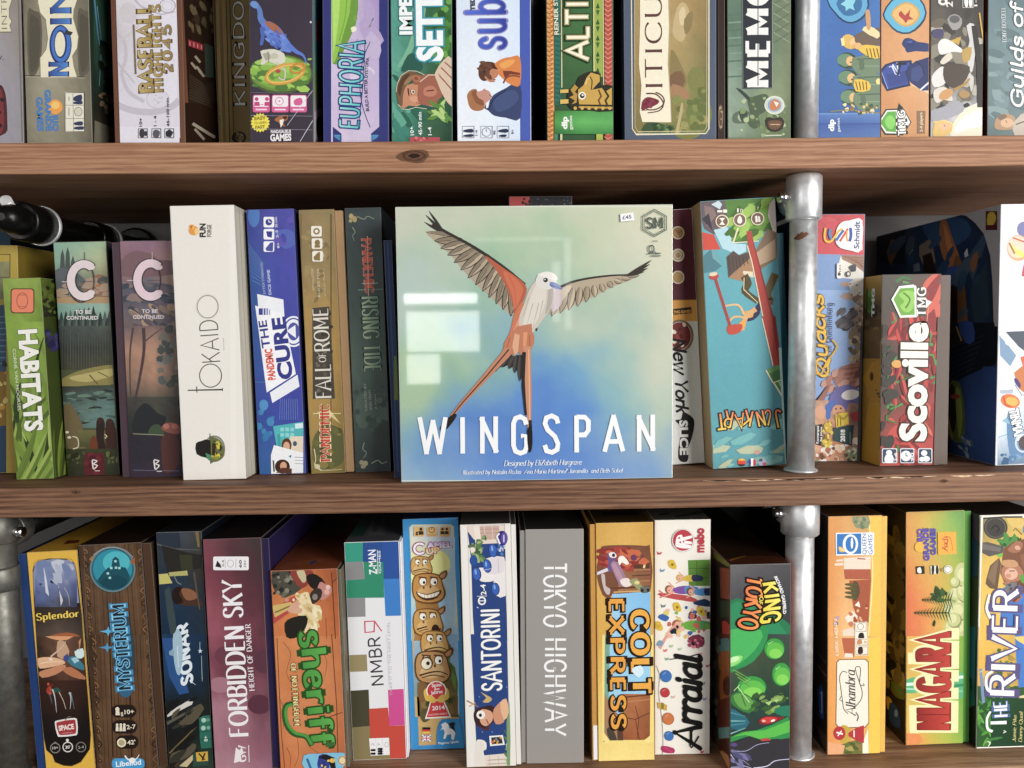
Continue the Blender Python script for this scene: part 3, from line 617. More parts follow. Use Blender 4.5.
a.S([922,412,926,446],7,'4a3020',5).E(944,428,9,8,'f2ece0').E(946,428,5,5,'2a1c16').S([934,418,938,442],3,'5a3626').P([930,452,958,448,985,470,978,488,952,478,934,470],'d89c7a',2).S([958,478,982,484],4,'8a4a36').P([1000,440,1012,432,1018,470,1006,482],'8f3c34',2).S([1008,438,1012,476],3,'f0dcd0').S([975,404,1000,420],3,'8a5a42').S([990,400,1060,408],6,'a8644a')
a.S([866,430,872,390,890,352,925,330,962,332,1000,350],3,'d8d0b4').S([876,486,895,508,925,510,960,500,1010,508],3,'d8d0b4')
a = b.art('portrait'); a.z(2).P([0,370,40,345,100,360,110,430,80,480,30,490,-10,470],'a0604c',3).P([70,340,110,280,150,275,158,480,130,480,100,430,80,380],'d8c0a8',2).S([84,345,150,420],6,'9a5a4c').S([98,315,154,370],6,'9a5a4c').S([115,290,156,325],6,'9a5a4c').P([20,410,60,400,80,430,60,450,20,445],'c07c64',2).S([30,425,66,420],5,'4a2420').S([0,382,40,350,90,350],4,'e0d0b8')
a = b.art('foliage'); a.z(2); rg = random.Random(4)
for i in range(22): a.LF(100+rg.uniform(-20,20),520+rg.uniform(-20,25),rg.uniform(40,62),18,rg.uniform(0,360),rg.choice(['8ab85c','5c8c40','b4d080','456c34']),.1)
a = b.art('title'); a.z(1).T('IMPERIAL',940,162,934,-190,58,'f4f8f6','bb',('2c7480',.04)); a.z(2).T('SETTLERS',102,285,92,-330,118,'f4f8f8','bb',('3c98a8',.05))
a = b.art('player_icons'); a.z(1).R(930,640,1070,662,'b84a50').T('10+',950,630,946,590,17,'eef4f0','b').T('45-90 min',988,630,984,522,17,'eef4f0','b').T('1-4',1032,630,1030,592,17,'eef4f0','b'); a.X(6,935,642,1020,660,['d86c70','8a3038'],5,9,3)

b = Box('white and blue box with two sideways people in profile, blue curvy lettering', [(454.6,-150),(530.3,-150),(531.6,141),(457,141)], 'A', Y=.011, lid='dfe8f4', side='3c56a8', h=HT, group=GT)
a = b.art('illustration'); a.z(2).G(165,-60,468,662,[['d2e0f2','dce8f6','d0e0f6'],['dfe8f4','e6eef8','d6e4f6'],['e8eef6','e8f0f8','d8e6f6'],['eef2f8','e4ecf6','d4e2f4']],.015,8,12,2,.1); a.P([464,-400,514,-400,518,700,468,700],'4058b0').S([464,-400,468,700],3,'2f4490')
a = b.art('person_picture'); a.z(2).P([222,470,220,440,238,418,262,415,268,430,300,450,306,490,290,512,255,516,232,500],'a87048',3).P([240,430,262,420,275,440,300,460,300,490,262,480],'8a5838',3).P([262,430,280,424,300,418,322,425,332,450,322,470,300,500,296,470,272,455],'c89080',3).P([290,420,300,412,310,424],'b87c6c').S([322,440,334,452],4,'8a4a40').P([300,500,330,460,345,440,400,410,466,385,466,550,400,548,345,538,318,515],'38446c',3).P([340,470,390,430,440,420,460,460,420,500,360,520],'44527e',3).S([320,510,345,460,400,420],5,'202a4c',sm=3).P([306,480,325,465,318,500,308,505],'e8ecf4')
a = b.art('person_picture'); a.z(2).P([272,340,276,305,300,288,340,290,360,310,358,335,330,350,310,375,290,375,276,360],'5c3a2c',3).P([300,360,315,345,335,320,360,325,364,350,345,370,350,380,325,382],'c0805c',3).S([310,358,330,350],4,'3c2018').S([340,368,352,372],4,'8a4438').P([345,300,380,275,420,266,466,268,466,395,420,392,390,370,365,345,362,320],'d8803c',3).P([385,330,420,330,466,340,466,350,420,345,395,365],'7a3a28').S([388,388,402,362,430,352,466,358],8,'8a4a30',sm=3).P([370,300,400,282,440,278,430,300,390,320],'e8a050',3).X(8,280,295,345,360,['6c4636','4a2c20'],6,12,3,2.2,30)
a = b.art('title'); a.z(2).T('suburbia',396,228,388,-372,176,'3c50c0','slim',('8a86c0',.6),h1=176).T('suburbia',396,228,388,-372,176,'2c3c9c','slim',alt='4a6cd8')
a = b.art('edition_note'); a.z(2).T('TED ALSPACH',256,50,250,-160,20,'4a4c5c','bb')
a = b.art('player_icons'); a.z(2)
for x in (198,283,360): a.BX(x,588,x+54,642,2,'6a7084')
a.P([205,606,240,600,250,610,240,618,205,614],'2c3450',2).P([205,630,240,624,250,632,240,638,205,636],'2c3450',2).O(310,615,20,20,2,'6a7084').S([310,615,310,600],2,'6a7084').P([368,606,402,600,412,610,402,618,368,614],'2c3450',2).P([370,630,396,626,404,632,396,638,370,636],'2c3450',2).T('1-4',268,632,268,606,10,'5a6074','b').T('90',352,628,352,608,10,'5a6074','b').T('8+',436,624,436,604,10,'5a6074','b')

b = Box('green box with zigzag orange edge, cream lettering and a golden llama head', [(545.2,-150),(613,-150),(614,141),(546.6,141)], 'A', Y=.014, lid='3d6a3c', side='2a3c28', h=HT, group=GT)
a = b.art('illustration'); a.z(2).G(582,-60,905,662,[['3c5c38','3f6a40','3a6038'],['3f6440','44723f','3f6a3c'],['34543a','3c6038','36563a'],['2f5236','355a36','2f4f34']],.06,10,18,2); a.P([580,-400,622,-400,626,700,588,700],'e09a50')
for i in range(-14,30):
    y = i*22+10; a.S([585+i*.13,y,602,y+12,619,y,602,y-2],4,'a8602c')
    a.S([588,y+11,604,y+22,620,y+11],3,'f0c080')
a.P([622,-400,650,-400,656,490,626,490],'2c6a5c')
for i in range(-8,44): a.S([626,i*11+2,650,i*11+9],2,['3f8a74','245448'][i%2])
a.S([655,-400,660,410],5,'d8cf9c').S([622,160,660,160],3,'b8c490').P([803,-400,848,-400,850,360,806,360],'9cae4c').S([806,-400,810,400],4,'e0d8a4')
for i in range(-3,5): a.P([818,i*75+40,836,i*75+40,827,i*75+15],'2f5a34').P([818,i*75+50,836,i*75+50,827,i*75+76],'3f6a38').S([827,i*75+20,827,i*75+70],2,'2f5a34')
a.S([850,-400,854,400],4,'e0d8a4').P([856,-400,892,-400,895,700,862,700],'b84a3c')
for i in range(-10,32): a.S([858,i*22,874,i*22+12,892,i*22],3.5,'e09a80')
a.G(626,518,902,626,[['3c7c3c','4f9a4c','4f9c50'],['4c9a4c','62b45c','5cac58'],['2f6a38','3f8a44','3c8044']],.04,8,6,3); a.R(820,626,850,662,'b0b84c').R(626,626,640,662,'3a8a74').R(652,626,662,662,'d8cf9c')
a = b.art('title'); a.z(2).T('ALTIPLANO',782,278,776,-420,98,'ece4c4','mono',('2c4428',2.0)).T('ALTIPLANO',782,278,776,-420,98,'f0e8ca','mono',('b4a878',1.0)).T('ALTIPLANO',782,278,776,-420,98,'f6f0d8','mono')
a = b.art('designer_name'); a.z(2).T('REINER STOCKHAUSEN',644,164,634,-240,20,'ece6cc','b')
a = b.art('llama_emblem'); a.z(2).P([690,420,725,400,740,360,790,335,840,345,840,400,895,400,895,520,760,512,720,515,690,490],'2c2c20',2).P([735,450,735,420,760,400,775,362,795,340,835,352,836,380,800,420,845,412,860,430,892,410,892,490,740,488],'c8a048',0).P([700,420,720,395,735,410,720,430,732,440,728,480,705,488,720,470,695,455,715,445],'b8903c',0).P([652,420,690,418,690,434,652,436],'d8b45c').P([652,466,690,464,690,484,652,486],'d8b45c').S([790,360,800,380,796,420],5,'4a3a1c',sm=3).E(754,448,17,18,'f4efe0').E(754,448,11,12,'2a2418').E(756,445,5,5,'f4efe0').S([830,420,842,450,830,470,838,490],8,'6a4a20').S([860,425,876,450,862,470,870,490],9,'3c2c18').S([770,396,776,372,790,366],5,'e8cc84').S([738,500,895,504],9,'b8903c')
for i in range(6): a.E(722+i*32,506,8,8,'d0a850')
a = b.art('publisher_logo'); a.z(2).T('dlp',684,604,684,545,26,'f4f6ee','bb').T('games',708,606,706,540,14,'e4ecdc','b')

b = Box('slate blue framed tan box with a cream banner and a grape cluster emblem', [(622,-150),(716.5,-150),(716.6,141),(624.6,141)], 'A', Y=.012, lid='515c70', side='343c4c', h=HT, group=GT)
a = b.art('illustration'); a.z(3).G(112,-60,456,622,[['a8905c','b39a66','a88c58','9c8454'],['a48a58','b89e68','ab9060','8c7848'],['a08450','a98d58','a3905c','7c7448'],['8a7a48','947f4c','8f8450','6f7444'],['7a7040','858048','767c48','657042']],.05,16,24,6,.12)
a.P([310,40,340,10,365,40,370,100,345,185,320,190,290,150],'c2ab7c',2).P([320,60,345,30,352,90,330,120],'d6c298',2).P([345,90,385,50,378,130,350,160],'8d7a50',2); a.P([285,230,330,300,360,380,330,420,285,390],'8a7a4c',3).P([280,350,330,330,350,380,320,420,285,420],'7c5c40',2).P([290,390,360,420,360,470,310,470,285,440],'a47c58',2); a.E(400,370,40,60,'7f8048').E(415,530,60,80,'6e7a40').E(360,600,70,50,'7a7c40').X(30,300,420,450,620,['848a4c','656f3a','9a9458'],10,26,5); a.P([150,625,160,580,200,568,280,590,300,600,240,622],'3c5234',2).X(14,200,575,300,620,['4f7040','2c4428','6a8a4c'],6,14,4); a.S([310,620,330,520,335,480],16,'bba878',10,sm=3)
a.S([96,-400,104,600,122,626,445,622,460,600,460,-400],5,'e4dcc0').S([112,-400,116,590,130,614,438,610,450,590,450,-400],2.5,'cfc49c')
a = b.art('banner'); a.z(3).P([135,-400,270,-400,276,120,270,300,282,480,285,570,150,568,138,520,146,400,134,300,140,100],'efe6cc',0).S([270,-60,276,120,270,300,282,480,285,570],4,'b8a888')
a = b.art('title'); a.z(3).T('ITICULTURE',244,416,232,-560,78,'5c3a34','serif').O(190,470,62,42,6,'5c3a34',0,-70,110); a.S([168,436,215,440,248,480,230,515,175,526],7,'5c3a34',5,sm=5)
a.P([145,500,152,468,175,452,205,458,228,468,222,484,190,500,150,512],'7a2c3c',2).X(12,152,462,216,500,['8a3448','6a2434'],5,9,3).P([150,508,146,516,180,514],'7a2c3c')

b = Box('thin dark brown box squeezed between the banner box and the grey-green box', [(717.3,-150),(725,-150),(725.6,141),(717.6,141)], 'A', Y=.014, lid='2f1d14', side='1f130d', h=HT, group=GT)
a = b.art('illustration'); a.z(3).E(515,545,12,60,'5a4430').O(515,545,9,52,3,'9a8060').X(6,508,500,524,600,['a89070','3c2a1c'],3,7,3).S([500,-60,502,640],4,'4a3020')

b = Box('misty grey-green box with a black name panel and kneeling soldier', [(727.3,-150),(791,-150),(791.5,141),(727,141)], 'A', Y=.012, lid='6f8168', side='39443a', h=HT, group=GT)
a = b.art('illustration'); a.z(3).G(545,-60,848,640,[['6a8270','5f7a66','6b7c62','77836a'],['5d7564','58735f','687a60','6c7a5e'],['7f9484','6d8672','7d8c6e','747f60'],['93a594','7b8f78','8a9873','6c7a58'],['8fa08c','6f8468','66784e','4f6040']],.06,16,26,3,.14)
for i in range(9): a.S([550,70+i*36,615,66+i*36],7,['56705f','7d9684'][i%2])
for i in range(5): a.S([760,-30+i*45,840,20+i*45],6,'8a9678').S([840,-30+i*45,760,20+i*45],6,'5f6c52')
a.S([600,415,630,440,660,470],10,'3a4a3c',12); a.P([640,470,680,445,730,440,740,480,720,520,690,540,700,580,670,600,640,570,650,520],'4c5c44',3).P([570,540,590,520,630,515,655,530,650,565,610,575,575,570],'5c6c58',3).E(620,545,26,22,'a4b49c').P([600,520,635,515,640,560,615,570],'3c4a3c',3); a.X(40,610,440,830,630,['7f9260','97a878','55683f','b0bd90'],6,16,4); a.S([590,410,650,470],5,'2c3830')
a.E(765,490,46,42,'c4ccb8').O(765,490,44,40,6,'d8ddd2').E(765,490,32,30,'8a9cc0').P([745,480,765,462,790,478,785,505,760,515,745,505],'c8783c',2).P([760,470,785,480,775,500],'e8e4d8'); a.P([722,560,740,545,765,552,790,545,810,562,802,600,768,615,732,602],'2f2620',2).P([736,566,766,560,798,566,792,592,766,604,740,594],'6a4a30',2).S([745,580,790,580],5,'c8a078'); a.S([720,632,800,630],6,'c8ccb8')
a = b.art('title_panel'); a.z(3).P([612,-400,755,-400,755,412,618,414],'262a32').S([614,-400,618,412,755,410],4,'6a7a74',closed=False).S([755,-400,755,410],3,'8a9a8c')
a = b.art('title'); a.z(3).T('MEMOIR',736,402,736,-260,98,'eceae6','poster').S([688,-60,688,400],4,'262a32')

b = Box('royal blue box with a crowd of helmeted peasants, just right of the upper post', [(815.5,-150),(880.4,-150),(880.4,140),(817.6,140)], 'A', Y=.032, depth=.26, lid='35619f', side='243f6a', h=HT, group=GT)
a = b.art('illustration'); a.z(4).G(60,-60,358,640,[['3b6cae','3868ac','3f72b4'],['396aac','3767ab','3c70b2'],['35629f','3563a4','3a6aac'],['2f5c9c','325f9f','3868a8']],.035,10,20,2); a.G(60,528,356,640,[['4a72b0','5078b4','5a82bc'],['3558a0','33559c','3a60a4'],['4468a8','4a70b0','5078b4']],.03,8,6,2).S([62,530,356,528],5,'6a90c4').S([62,578,356,576],6,'2c4c90')
a = b.art('shield_emblem'); a.z(4).P([105,0,150,-60,250,-60,300,-10,298,50,270,90,225,110,180,100,140,60],'1f3c5c',2).P([112,2,155,-55,245,-55,292,-5,290,48,262,84,222,102,184,92,148,58],'5ca4cc',2).P([150,20,180,-30,235,-35,270,5,262,50,225,72,185,70],'2f6c9c',2).P([170,20,190,5,200,-20,215,0,240,0,228,25,236,48,212,38,195,52,192,30],'8accdc',2)
a = b.art('crowd_picture'); a.z(4)
for x,y in ((200,280),(205,360),(215,450)):
    a.E(x,y,44,36,'33482f').E(x-8,y,38,30,'6a8a6c').E(x+16,y+4,20,22,'e0b478').S([x-40,y+20,x,y+38,x+32,y+34],6,'3c5038',sm=3).E(x+18,y+10,4,4,'3a2a20').S([x+24,y-4,x+30,y+10],3,'6a4a30')
for x,y in ((255,300),(258,385),(262,465)): a.P([x-30,y-30,x+90,y-40,x+98,y+40,x-10,y+44],'6f8468',2).S([x-10,y-24,x+96,y-28],5,'4a5c48').S([x-6,y+8,x+96,y+8],4,'8aa084').P([x,y-22,x+20,y-26,x+26,y+20,x+4,y+24],'5c7058',2)
a.P([180,170,210,160,240,180,250,215,215,230,180,210],'d8b058',2).P([170,180,185,175,190,210,176,215],'f0dc98').E(228,196,16,16,'e4bc84').P([235,165,300,140,350,130,352,210,290,215,250,215],'6c5c4c',2).P([270,140,300,120,350,150,340,180],'e8d4a0',2).P([285,55,305,50,310,130,292,135],'c89868',2).P([240,215,350,215,352,270,300,265],'e8bc3c',2).P([235,370,300,380,305,420,240,425],'e8bc3c',2)
for i in range(4): a.S([290+i*16,225,300+i*16,268],5,'6a5424').S([240+i*16,380,250+i*14,420],5,'6a5424')
a.X(26,180,480,352,528,['d8c078','4a5a3c','8a6c40','e8d8a8'],5,12,4); a.E(250,215,18,16,'e0b070').E(345,380,12,14,'e8d890'); a.S([120,520,200,512,350,526],5,'8a7c58')
a = b.art('publisher_logo'); a.z(4).T('dlp',138,612,138,556,26,'f2f4f8','bb').T('games',166,616,164,550,14,'c8d4ec','b')

b = Box('orange tan box with a navy knight in a great helm, shield emblem above', [(880.9,-150),(931,-150),(928.8,140),(880.6,140)], 'A', Y=.032, depth=.26, lid='c98b58', side='7a5434', h=HT, group=GT)
a = b.art('illustration'); a.z(4).G(354,-60,592,640,[['c98a56','d39a68','cc9060'],['cf925c','d8a06c','d09664'],['cc8e58','d49a66','d4a070'],['c4854f','c98c58','cf9866']],.03,10,18,2,.1); a.P([495,395,530,410,585,440,590,400,560,385],'e8c8a0')
a = b.art('shield_emblem'); a.z(4).P([365,68,405,0,470,-30,540,-10,572,60,545,120,490,158,430,150,390,110],'2a4058',2).P([373,68,410,6,470,-22,535,-4,564,60,538,112,488,150,434,142,396,106],'5ab0d0',2).P([405,70,430,30,480,8,528,35,540,75,505,118,450,120],'c8a058',2).P([412,70,436,36,480,16,520,40,530,74,500,110,454,112],'e0b46c',2).P([440,70,452,50,470,72,495,42,490,75,512,90,485,92,475,108,462,92],'b03c34',2)
a = b.art('knight_picture'); a.z(4).P([455,205,470,178,500,180,530,195,590,205,592,240,520,238,480,245,470,225],'26366c',2).P([470,195,505,188,500,202],'3f56a0').S([478,212,512,208],4,'161f44').P([352,330,378,300,420,285,500,280,505,310,480,340,496,400,470,405,385,425,362,385],'1c2650',0).P([362,335,385,306,420,295,490,290,492,305,470,335,486,392,465,395,390,414,372,380],'34499a',0).P([380,345,470,330,480,385,400,405],'2b3d84',0).P([400,305,440,298,445,330,420,335],'5068b4',0).S([412,300,440,345,432,292],6,'e8ecf4').S([395,312,410,308,425,345,445,350],4,'d4dcf0').S([430,300,478,296],10,'10162c').S([450,286,436,350],9,'10162c').P([482,310,520,285,592,262,592,420,550,422,510,395,480,370],'222f62',0).P([500,320,545,300,560,345,530,380,498,375],'33447c',0).S([520,285,548,310,560,350],5,'10162c',sm=3).S([540,420,592,375],8,'d8dce8').S([362,338,390,414],3,'9cb0e0')
a = b.art('publisher_logo'); a.z(4).P([340,570,380,508,435,505,440,480,460,500,500,570,460,630,375,628],'2a2c26').P([348,570,384,514,434,512,434,622,380,620],'f0f0ea').P([354,570,388,520,428,518,428,616,384,612],'58a83c').P([375,560,400,535,425,560,412,600,390,596],'84cc5c',2).P([440,512,462,508,494,570,460,624,440,624],'f0f0ea').T('TMG',474,632,468,514,34,'f2f2ee','slab',('2a2c26',2)).T('TMG',474,632,468,514,34,'f6f6f2','slab')
a = b.art('name_strip'); a.z(4).P([525,516,565,516,562,622,526,622],'8a6a4c').T('2-4 players',552,614,550,524,14,'e0c8a4','b')

b = Box('smoky grey box with tumbling white sheep and a blond head at its foot', [(931.5,-150),(984.5,-150),(983.2,139.5),(929.2,140)], 'A', Y=.032, depth=.26, lid='55504a', side='33302c', h=HT, group=GT)
a = b.art('illustration'); a.z(4).G(590,-60,838,640,[['4a443e','3f3a36','35302c'],['5c564e','4f4a44','2f2b28'],['6a645a','5a544a','3a3632'],['7c786e','6c685c','55524c'],['a09ca0','b0acb0','8a8888'],['c0bcb8','d4d2d6','e0e0e4']],.1,14,26,3,.16); a.X(50,600,60,830,500,['8a8474','3c3832','6c6454','b4ac9c','2c2a28'],10,30,4,1.8)
a.P([598,140,640,135,650,165,620,180,598,170],'4a4468',2).P([665,90,700,65,735,90,725,130,690,140],'9c9894',2).E(700,90,24,18,'5c5a5c').P([755,120,790,112,800,180,790,300,775,340,755,260,770,190],'cfccca',2); a.P([625,200,650,180,690,195,740,235,735,245,690,242,640,255,625,235],'e6e2de',3).P([655,260,680,245,690,270,650,300,632,290],'d8cfc0',2).P([600,345,640,310,665,330,670,370,640,400,605,405,592,375],'dedad6',3).P([605,420,650,405,680,430,690,470,650,465,620,480,604,460],'d8d0c4',3).P([750,330,790,360,780,430,770,400],'c8c4c0',2); a.P([680,190,730,170,720,210],'c8a040').P([735,235,780,220,770,280,740,290],'b8964c',2).P([660,300,770,310,740,390,690,410,650,370],'4a3f34',3).S([700,418,750,390,770,365],14,'a8843c',8,sm=3)
a.E(660,440,36,22,'c89458',-30).E(745,440,26,18,'a88450'); a.P([680,640,700,560,760,500,840,485,840,640],'e8e0c8',2).P([700,620,730,560,790,520,835,520,835,580,760,600],'f6f2ea',2).P([600,600,620,555,660,560,690,580,680,620,640,640,600,630],'ddb868',3).E(655,590,24,18,'e8b48c').S([650,580,656,590],3,'4a3020').S([600,570,640,560,690,575],6,'e8cc84',sm=3); a.P([585,520,640,500,720,470,740,520,640,560,590,560],'a0a0a8',3)
a.S([815,60,835,200,840,300],7,'d8a838',4); a.S([790,120,815,300,820,500],24,'2c2822',30)
a = b.art('player_icons'); a.z(4).BX(738,-20,785,36,3,'e4e0d8').P([745,-10,760,-12,762,30,748,30],'f0ece4',2).P([766,-8,780,-8,780,30,768,30],'f0ece4',2).T('1-4',805,30,802,-30,15,'e8e4dc','b').E(645,8,22,18,'e8e4dc').E(645,8,10,8,'55504a').T('2',690,34,690,8,30,'e8e4dc','b')

b = Box('smoky teal box with white old style lettering, last at the right of the top row', [(989.3,-150),(1052,-150),(1049,139),(986.8,139)], 'A', Y=.034, lid='6c8286', side='3c1f1a', h=HT, group=GT, left='4a2018')
a = b.art('illustration'); a.z(4).G(850,-60,1160,640,[['5f777c','6c848a','748c90'],['6a8084','748a8e','7a9094'],['647a7c','70868a','7c9094'],['566a6a','687c7c','7c8888']],.05,12,22,3,.12); a.X(24,860,0,1020,560,['738a8e','5c7276','84989a'],12,34,5,2,20); a.P([885,580,900,545,935,530,975,540,985,570,970,600,920,605,892,600],'b08c68',3).E(945,572,30,22,'d4ac88').P([900,545,930,530,945,545,915,560],'7c6450',2).S([938,560,944,572],3,'4a3428').P([975,570,1040,520,1040,640,980,630],'c0b4a4',2).S([985,580,1040,560],6,'6a5444')
a = b.art('title'); a.z(4).T('Guilds of London',1018,505,1010,-420,54,'f2f2ee','scriptb',('48585c',1.2))
a = b.art('designer_name'); a.z(4).T('TONY BOYDELL',942,200,934,34,20,'d8dcdc','serif')
a = b.art('side_panel','L'); a.z(4).S([845,0,852,300],8,'6a2c20').S([846,150,852,320],6,'8a7a70').S([848,300,850,520],5,'5c1c1a')
# ================================================================== middle shelf
GM = 'board game boxes on the middle shelf'

# deep boxes at the left end, behind the grass box
b = Box('blue box standing deepest at the left end, behind the yellow box', [(-30,228),(10,229),(16,470),(-24,470)], 'B', Y=.215, depth=.12, lid='1f4a66', group=GM)
b = Box('olive yellow box behind the grass patterned box at the left end', [(-20,245),(17.5,245),(24,476),(-13,478)], 'B', Y=.085, depth=.125, lid='b39a3c', side='8c7426', top='a89038', group=GM)
a = b.art('illustration'); a.z(5).G(-60,440,46,620,[['7c7a52','8b8a60'],['8d8a68','74714c']],.12,6,8,4)
a.BX(-60,405,48,515,4,'5a4a28')
a.z(6).R(-80,-120,30,200,'33506a').R(-80,200,30,460,'8a6a20').R(-80,460,30,720,'2c4560')
for i in range(9): a.S([-80,-60+i*28,30,-64+i*28],5,'5f87a0')
a.X(14,-20,160,28,440,['c09030','6a4a18','d8c070','2a2a2a'],8,18,5)
a = b.art('side_panel', 'R'); a.z(5).P([80,340,400,340,400,1600,80,1600],'7d681f').S([100,372,240,385,240,520],3,'6a5618')

b = Box('small green box patterned with tall grass, coral emblem at its top', [(2,279),(40.5,277),(54.5,479.8),(16,480)], 'B', depth=.2, lid='7f973a', side='44561e', top='7d9a36', tray=None, group=GM)
a = b.art('illustration'); a.z(5).G(-10,510,230,780,[['8ba546','95ac4c','7f983c'],['7c9538','87a040','70882f'],['7c9a34','86a43c','5f7a28']],.10,12,10,2)
a.z(6).G(20,-40,330,740,[['84a23a','8cab40','5a7226'],['6f8c2e','7d9a36','4a5f20'],['8aa63e','93b048','5c7428']],.10,12,24,3)
rg = random.Random(5)
for i in range(46):
    x = rg.uniform(10,320); y = rg.uniform(330,760); L = rg.uniform(150,420)
    a.LF(x, y, L, rg.uniform(12,30), -90+rg.uniform(-30,38), rg.choice(['93aa4c','728a34','4f6424','7f983e','2f3c16','a4b85e']), rg.uniform(-.25,.25))
for i in range(7): a.LF(60+i*38, 760, 330-i*14, 34, -62+i*4, rg.choice(['9ab054','829a42','687e30']), -.12, '5f7a2c')
a = b.art('emblem'); a.z(5).RR(52,568,166,688,16,'5a4a26').RR(57,573,161,683,14,'e8805c').O(108,628,26,38,4,'a8543c').S([86,600,130,600],3,'a8543c').S([92,655,126,655],3,'a8543c')
a = b.art('title'); a.z(6).T('HABITATS',92,0,124,488,88,'f6f4ea','bb',('3c4a1c',.02),h1=86)
a = b.art('subtitle'); a.z(6).T('CORNÉ VAN MOORSEL',62,92,88,390,15,'e8ecd0','r')
a = b.art('side_panel','R'); a.z(5).P([150,480,420,480,460,1700,150,1700],'3c4a1c').G(190,515,280,780,[['5c6e20','4a5a1c'],['39451a','2c3616']],.2,6,8,1); a.X(40,200,530,272,700,['1f2610','5a6a28','2a2418'],6,18,3)
a.z(6).X(20,200,0,320,90,['3a3468','2c2850','4a4478'],10,24,4)
for i in range(8): a.LF(268+i*7,720,260+i*20,16,-98+i*3,['566a26','3c4a1c','788e36'][i%3],.1)

def story_box(label, quad, sky, ground, tray):
    b = Box(label, quad, 'B', depth=.27, lid=ground[0], side='2a2a34', top=sky[0], tray=tray, group=GM)
    return b
b = story_box('slim landscape box with pale green sky, round letter emblem and lake scene', [(53,242),(106,241),(120,475.5),(67,476.5)], ['8fb4a2'], ['4c5236'], None)
a = b.art('illustration'); a.z(5).G(240,330,560,640,[['86b09c','93b59c','a9bd98'],['7fa898','a8b896','b8b98a'],['5c6a66','7c8070','8c7a58'],['6a5c4a','a88c68','a48c5c']],.06,14,14,8)
for x,h in ((300,90),(325,100),(350,60)): a.P([x-14,500,x-9,500-h,x,470-h,x+9,500-h,x+14,500],'4a5550')
a.P([256,500,300,470,380,500,420,560,340,600,256,600],'5c6064',3); a.P([400,560,470,500,560,540,560,610,420,620],'8a6a50',3)
a.P([430,540,500,520,560,560,520,600],'a8683c',3); a.X(18,260,520,540,600,['4c5450','74685a','a8907a'],8,22,9,2,0)
a.P([256,615,400,605,560,612,560,645,256,650],'b09068'); a.G(256,640,560,780,[['7fa698','9cb8a4'],['6d8a80','86a498']],.07,10,6,3)
for i in range(26): a.LF(262+i*11,790,70+(i*37)%70,22,-90,['3d4c48','55645c','2c3634'][i%3])
a.z(6).G(280,-20,600,190,[['454d4a','515a54'],['2f3431','393c34'],['3c3c2c','4c4a34']],.12,14,10,5)
for i in range(22): a.S([300+i*13,-10+(i*23)%60,300+i*13,185],1.6,'5c6156')
a.P([290,240,400,190,560,170,560,255,430,265,300,275],'8a8048',3); a.P([330,230,430,205,540,185,550,215,420,250],'b5a868',3); a.S([430,215,470,260],6,'5a5230'); a.S([470,200,520,225],5,'6a6238')
a.G(300,270,600,470,[['33362c','3a3f38','44504a'],['4a5450','5f7a74','6f948c'],['4c5648','64807a','5a746c']],.12,14,10,6)
a.X(46,320,290,560,450,['5a7872','465c56','2c332c','64806e','3a4640'],3,9,7,4.5,0)
a.P([310,360,360,380,400,470,410,580,330,580],'6a5c3c',3); a.G(380,480,600,560,[['6e6a40','5f5a34'],['4c4c2c','3c4026']],.1,8,5,2)
a.P([465,440,490,420,505,450,500,520,510,570,470,570],'2a1c18',3); a.P([510,440,540,430,555,470,565,570,515,570],'3c2018',3); a.E(485,435,14,16,'3a2018'); a.E(530,440,14,15,'40241a')
a.P([435,540,445,510,465,520,470,580,430,582],'6a3418',3); a.S([505,500,515,510,505,520],4,'d8cca0')
a.G(300,570,600,720,[['33361f','3a3c22','2e3420'],['282c1a','2f3020','22281a']],.15,12,8,4); a.X(30,310,580,590,640,['4c5230','5c6238','20260f'],4,12,8,1.5)
a.S([350,510,375,520,378,560,352,570],5,'cfc7a8',sm=3); a.E(325,490,8,6,'dcd6c2'); a.E(335,515,9,6,'dcd6c2')
a.P([410,590,500,590,505,695,405,695],'5a1820',0); a.X(10,415,600,500,690,['6a2028','4a1218'],8,18,3)
a = b.art('emblem'); a.z(5); a.O(392,535,62,100,5,'3c3a40'); a.O(405,530,62,78,46,'3c3a40',0,50,310); a.O(405,530,62,78,38,'e6d6d8',0,52,308); a.S([395,535,452,535],2,'5a585c'); a.S([408,395,408,430],3,'443f46'); a.S([300,537,340,537],3,'e6d6d8'); a.E(440,590,18,14,'e6d6d8'); a.E(440,468,18,12,'e6d6d8')
a = b.art('title'); a.z(5).T('TO BE',362,690,440,690,18,'e8e4e0','b').T('CONTINUED',322,718,472,718,18,'e8e4e0','b')
a = b.art('publisher_mark'); a.z(6).S([445,625,450,665],6,'ece6e0').S([446,622,468,628,452,642,470,650,452,668],5,'ece6e0',sm=3).S([458,675,482,675],3,'ece6e0')

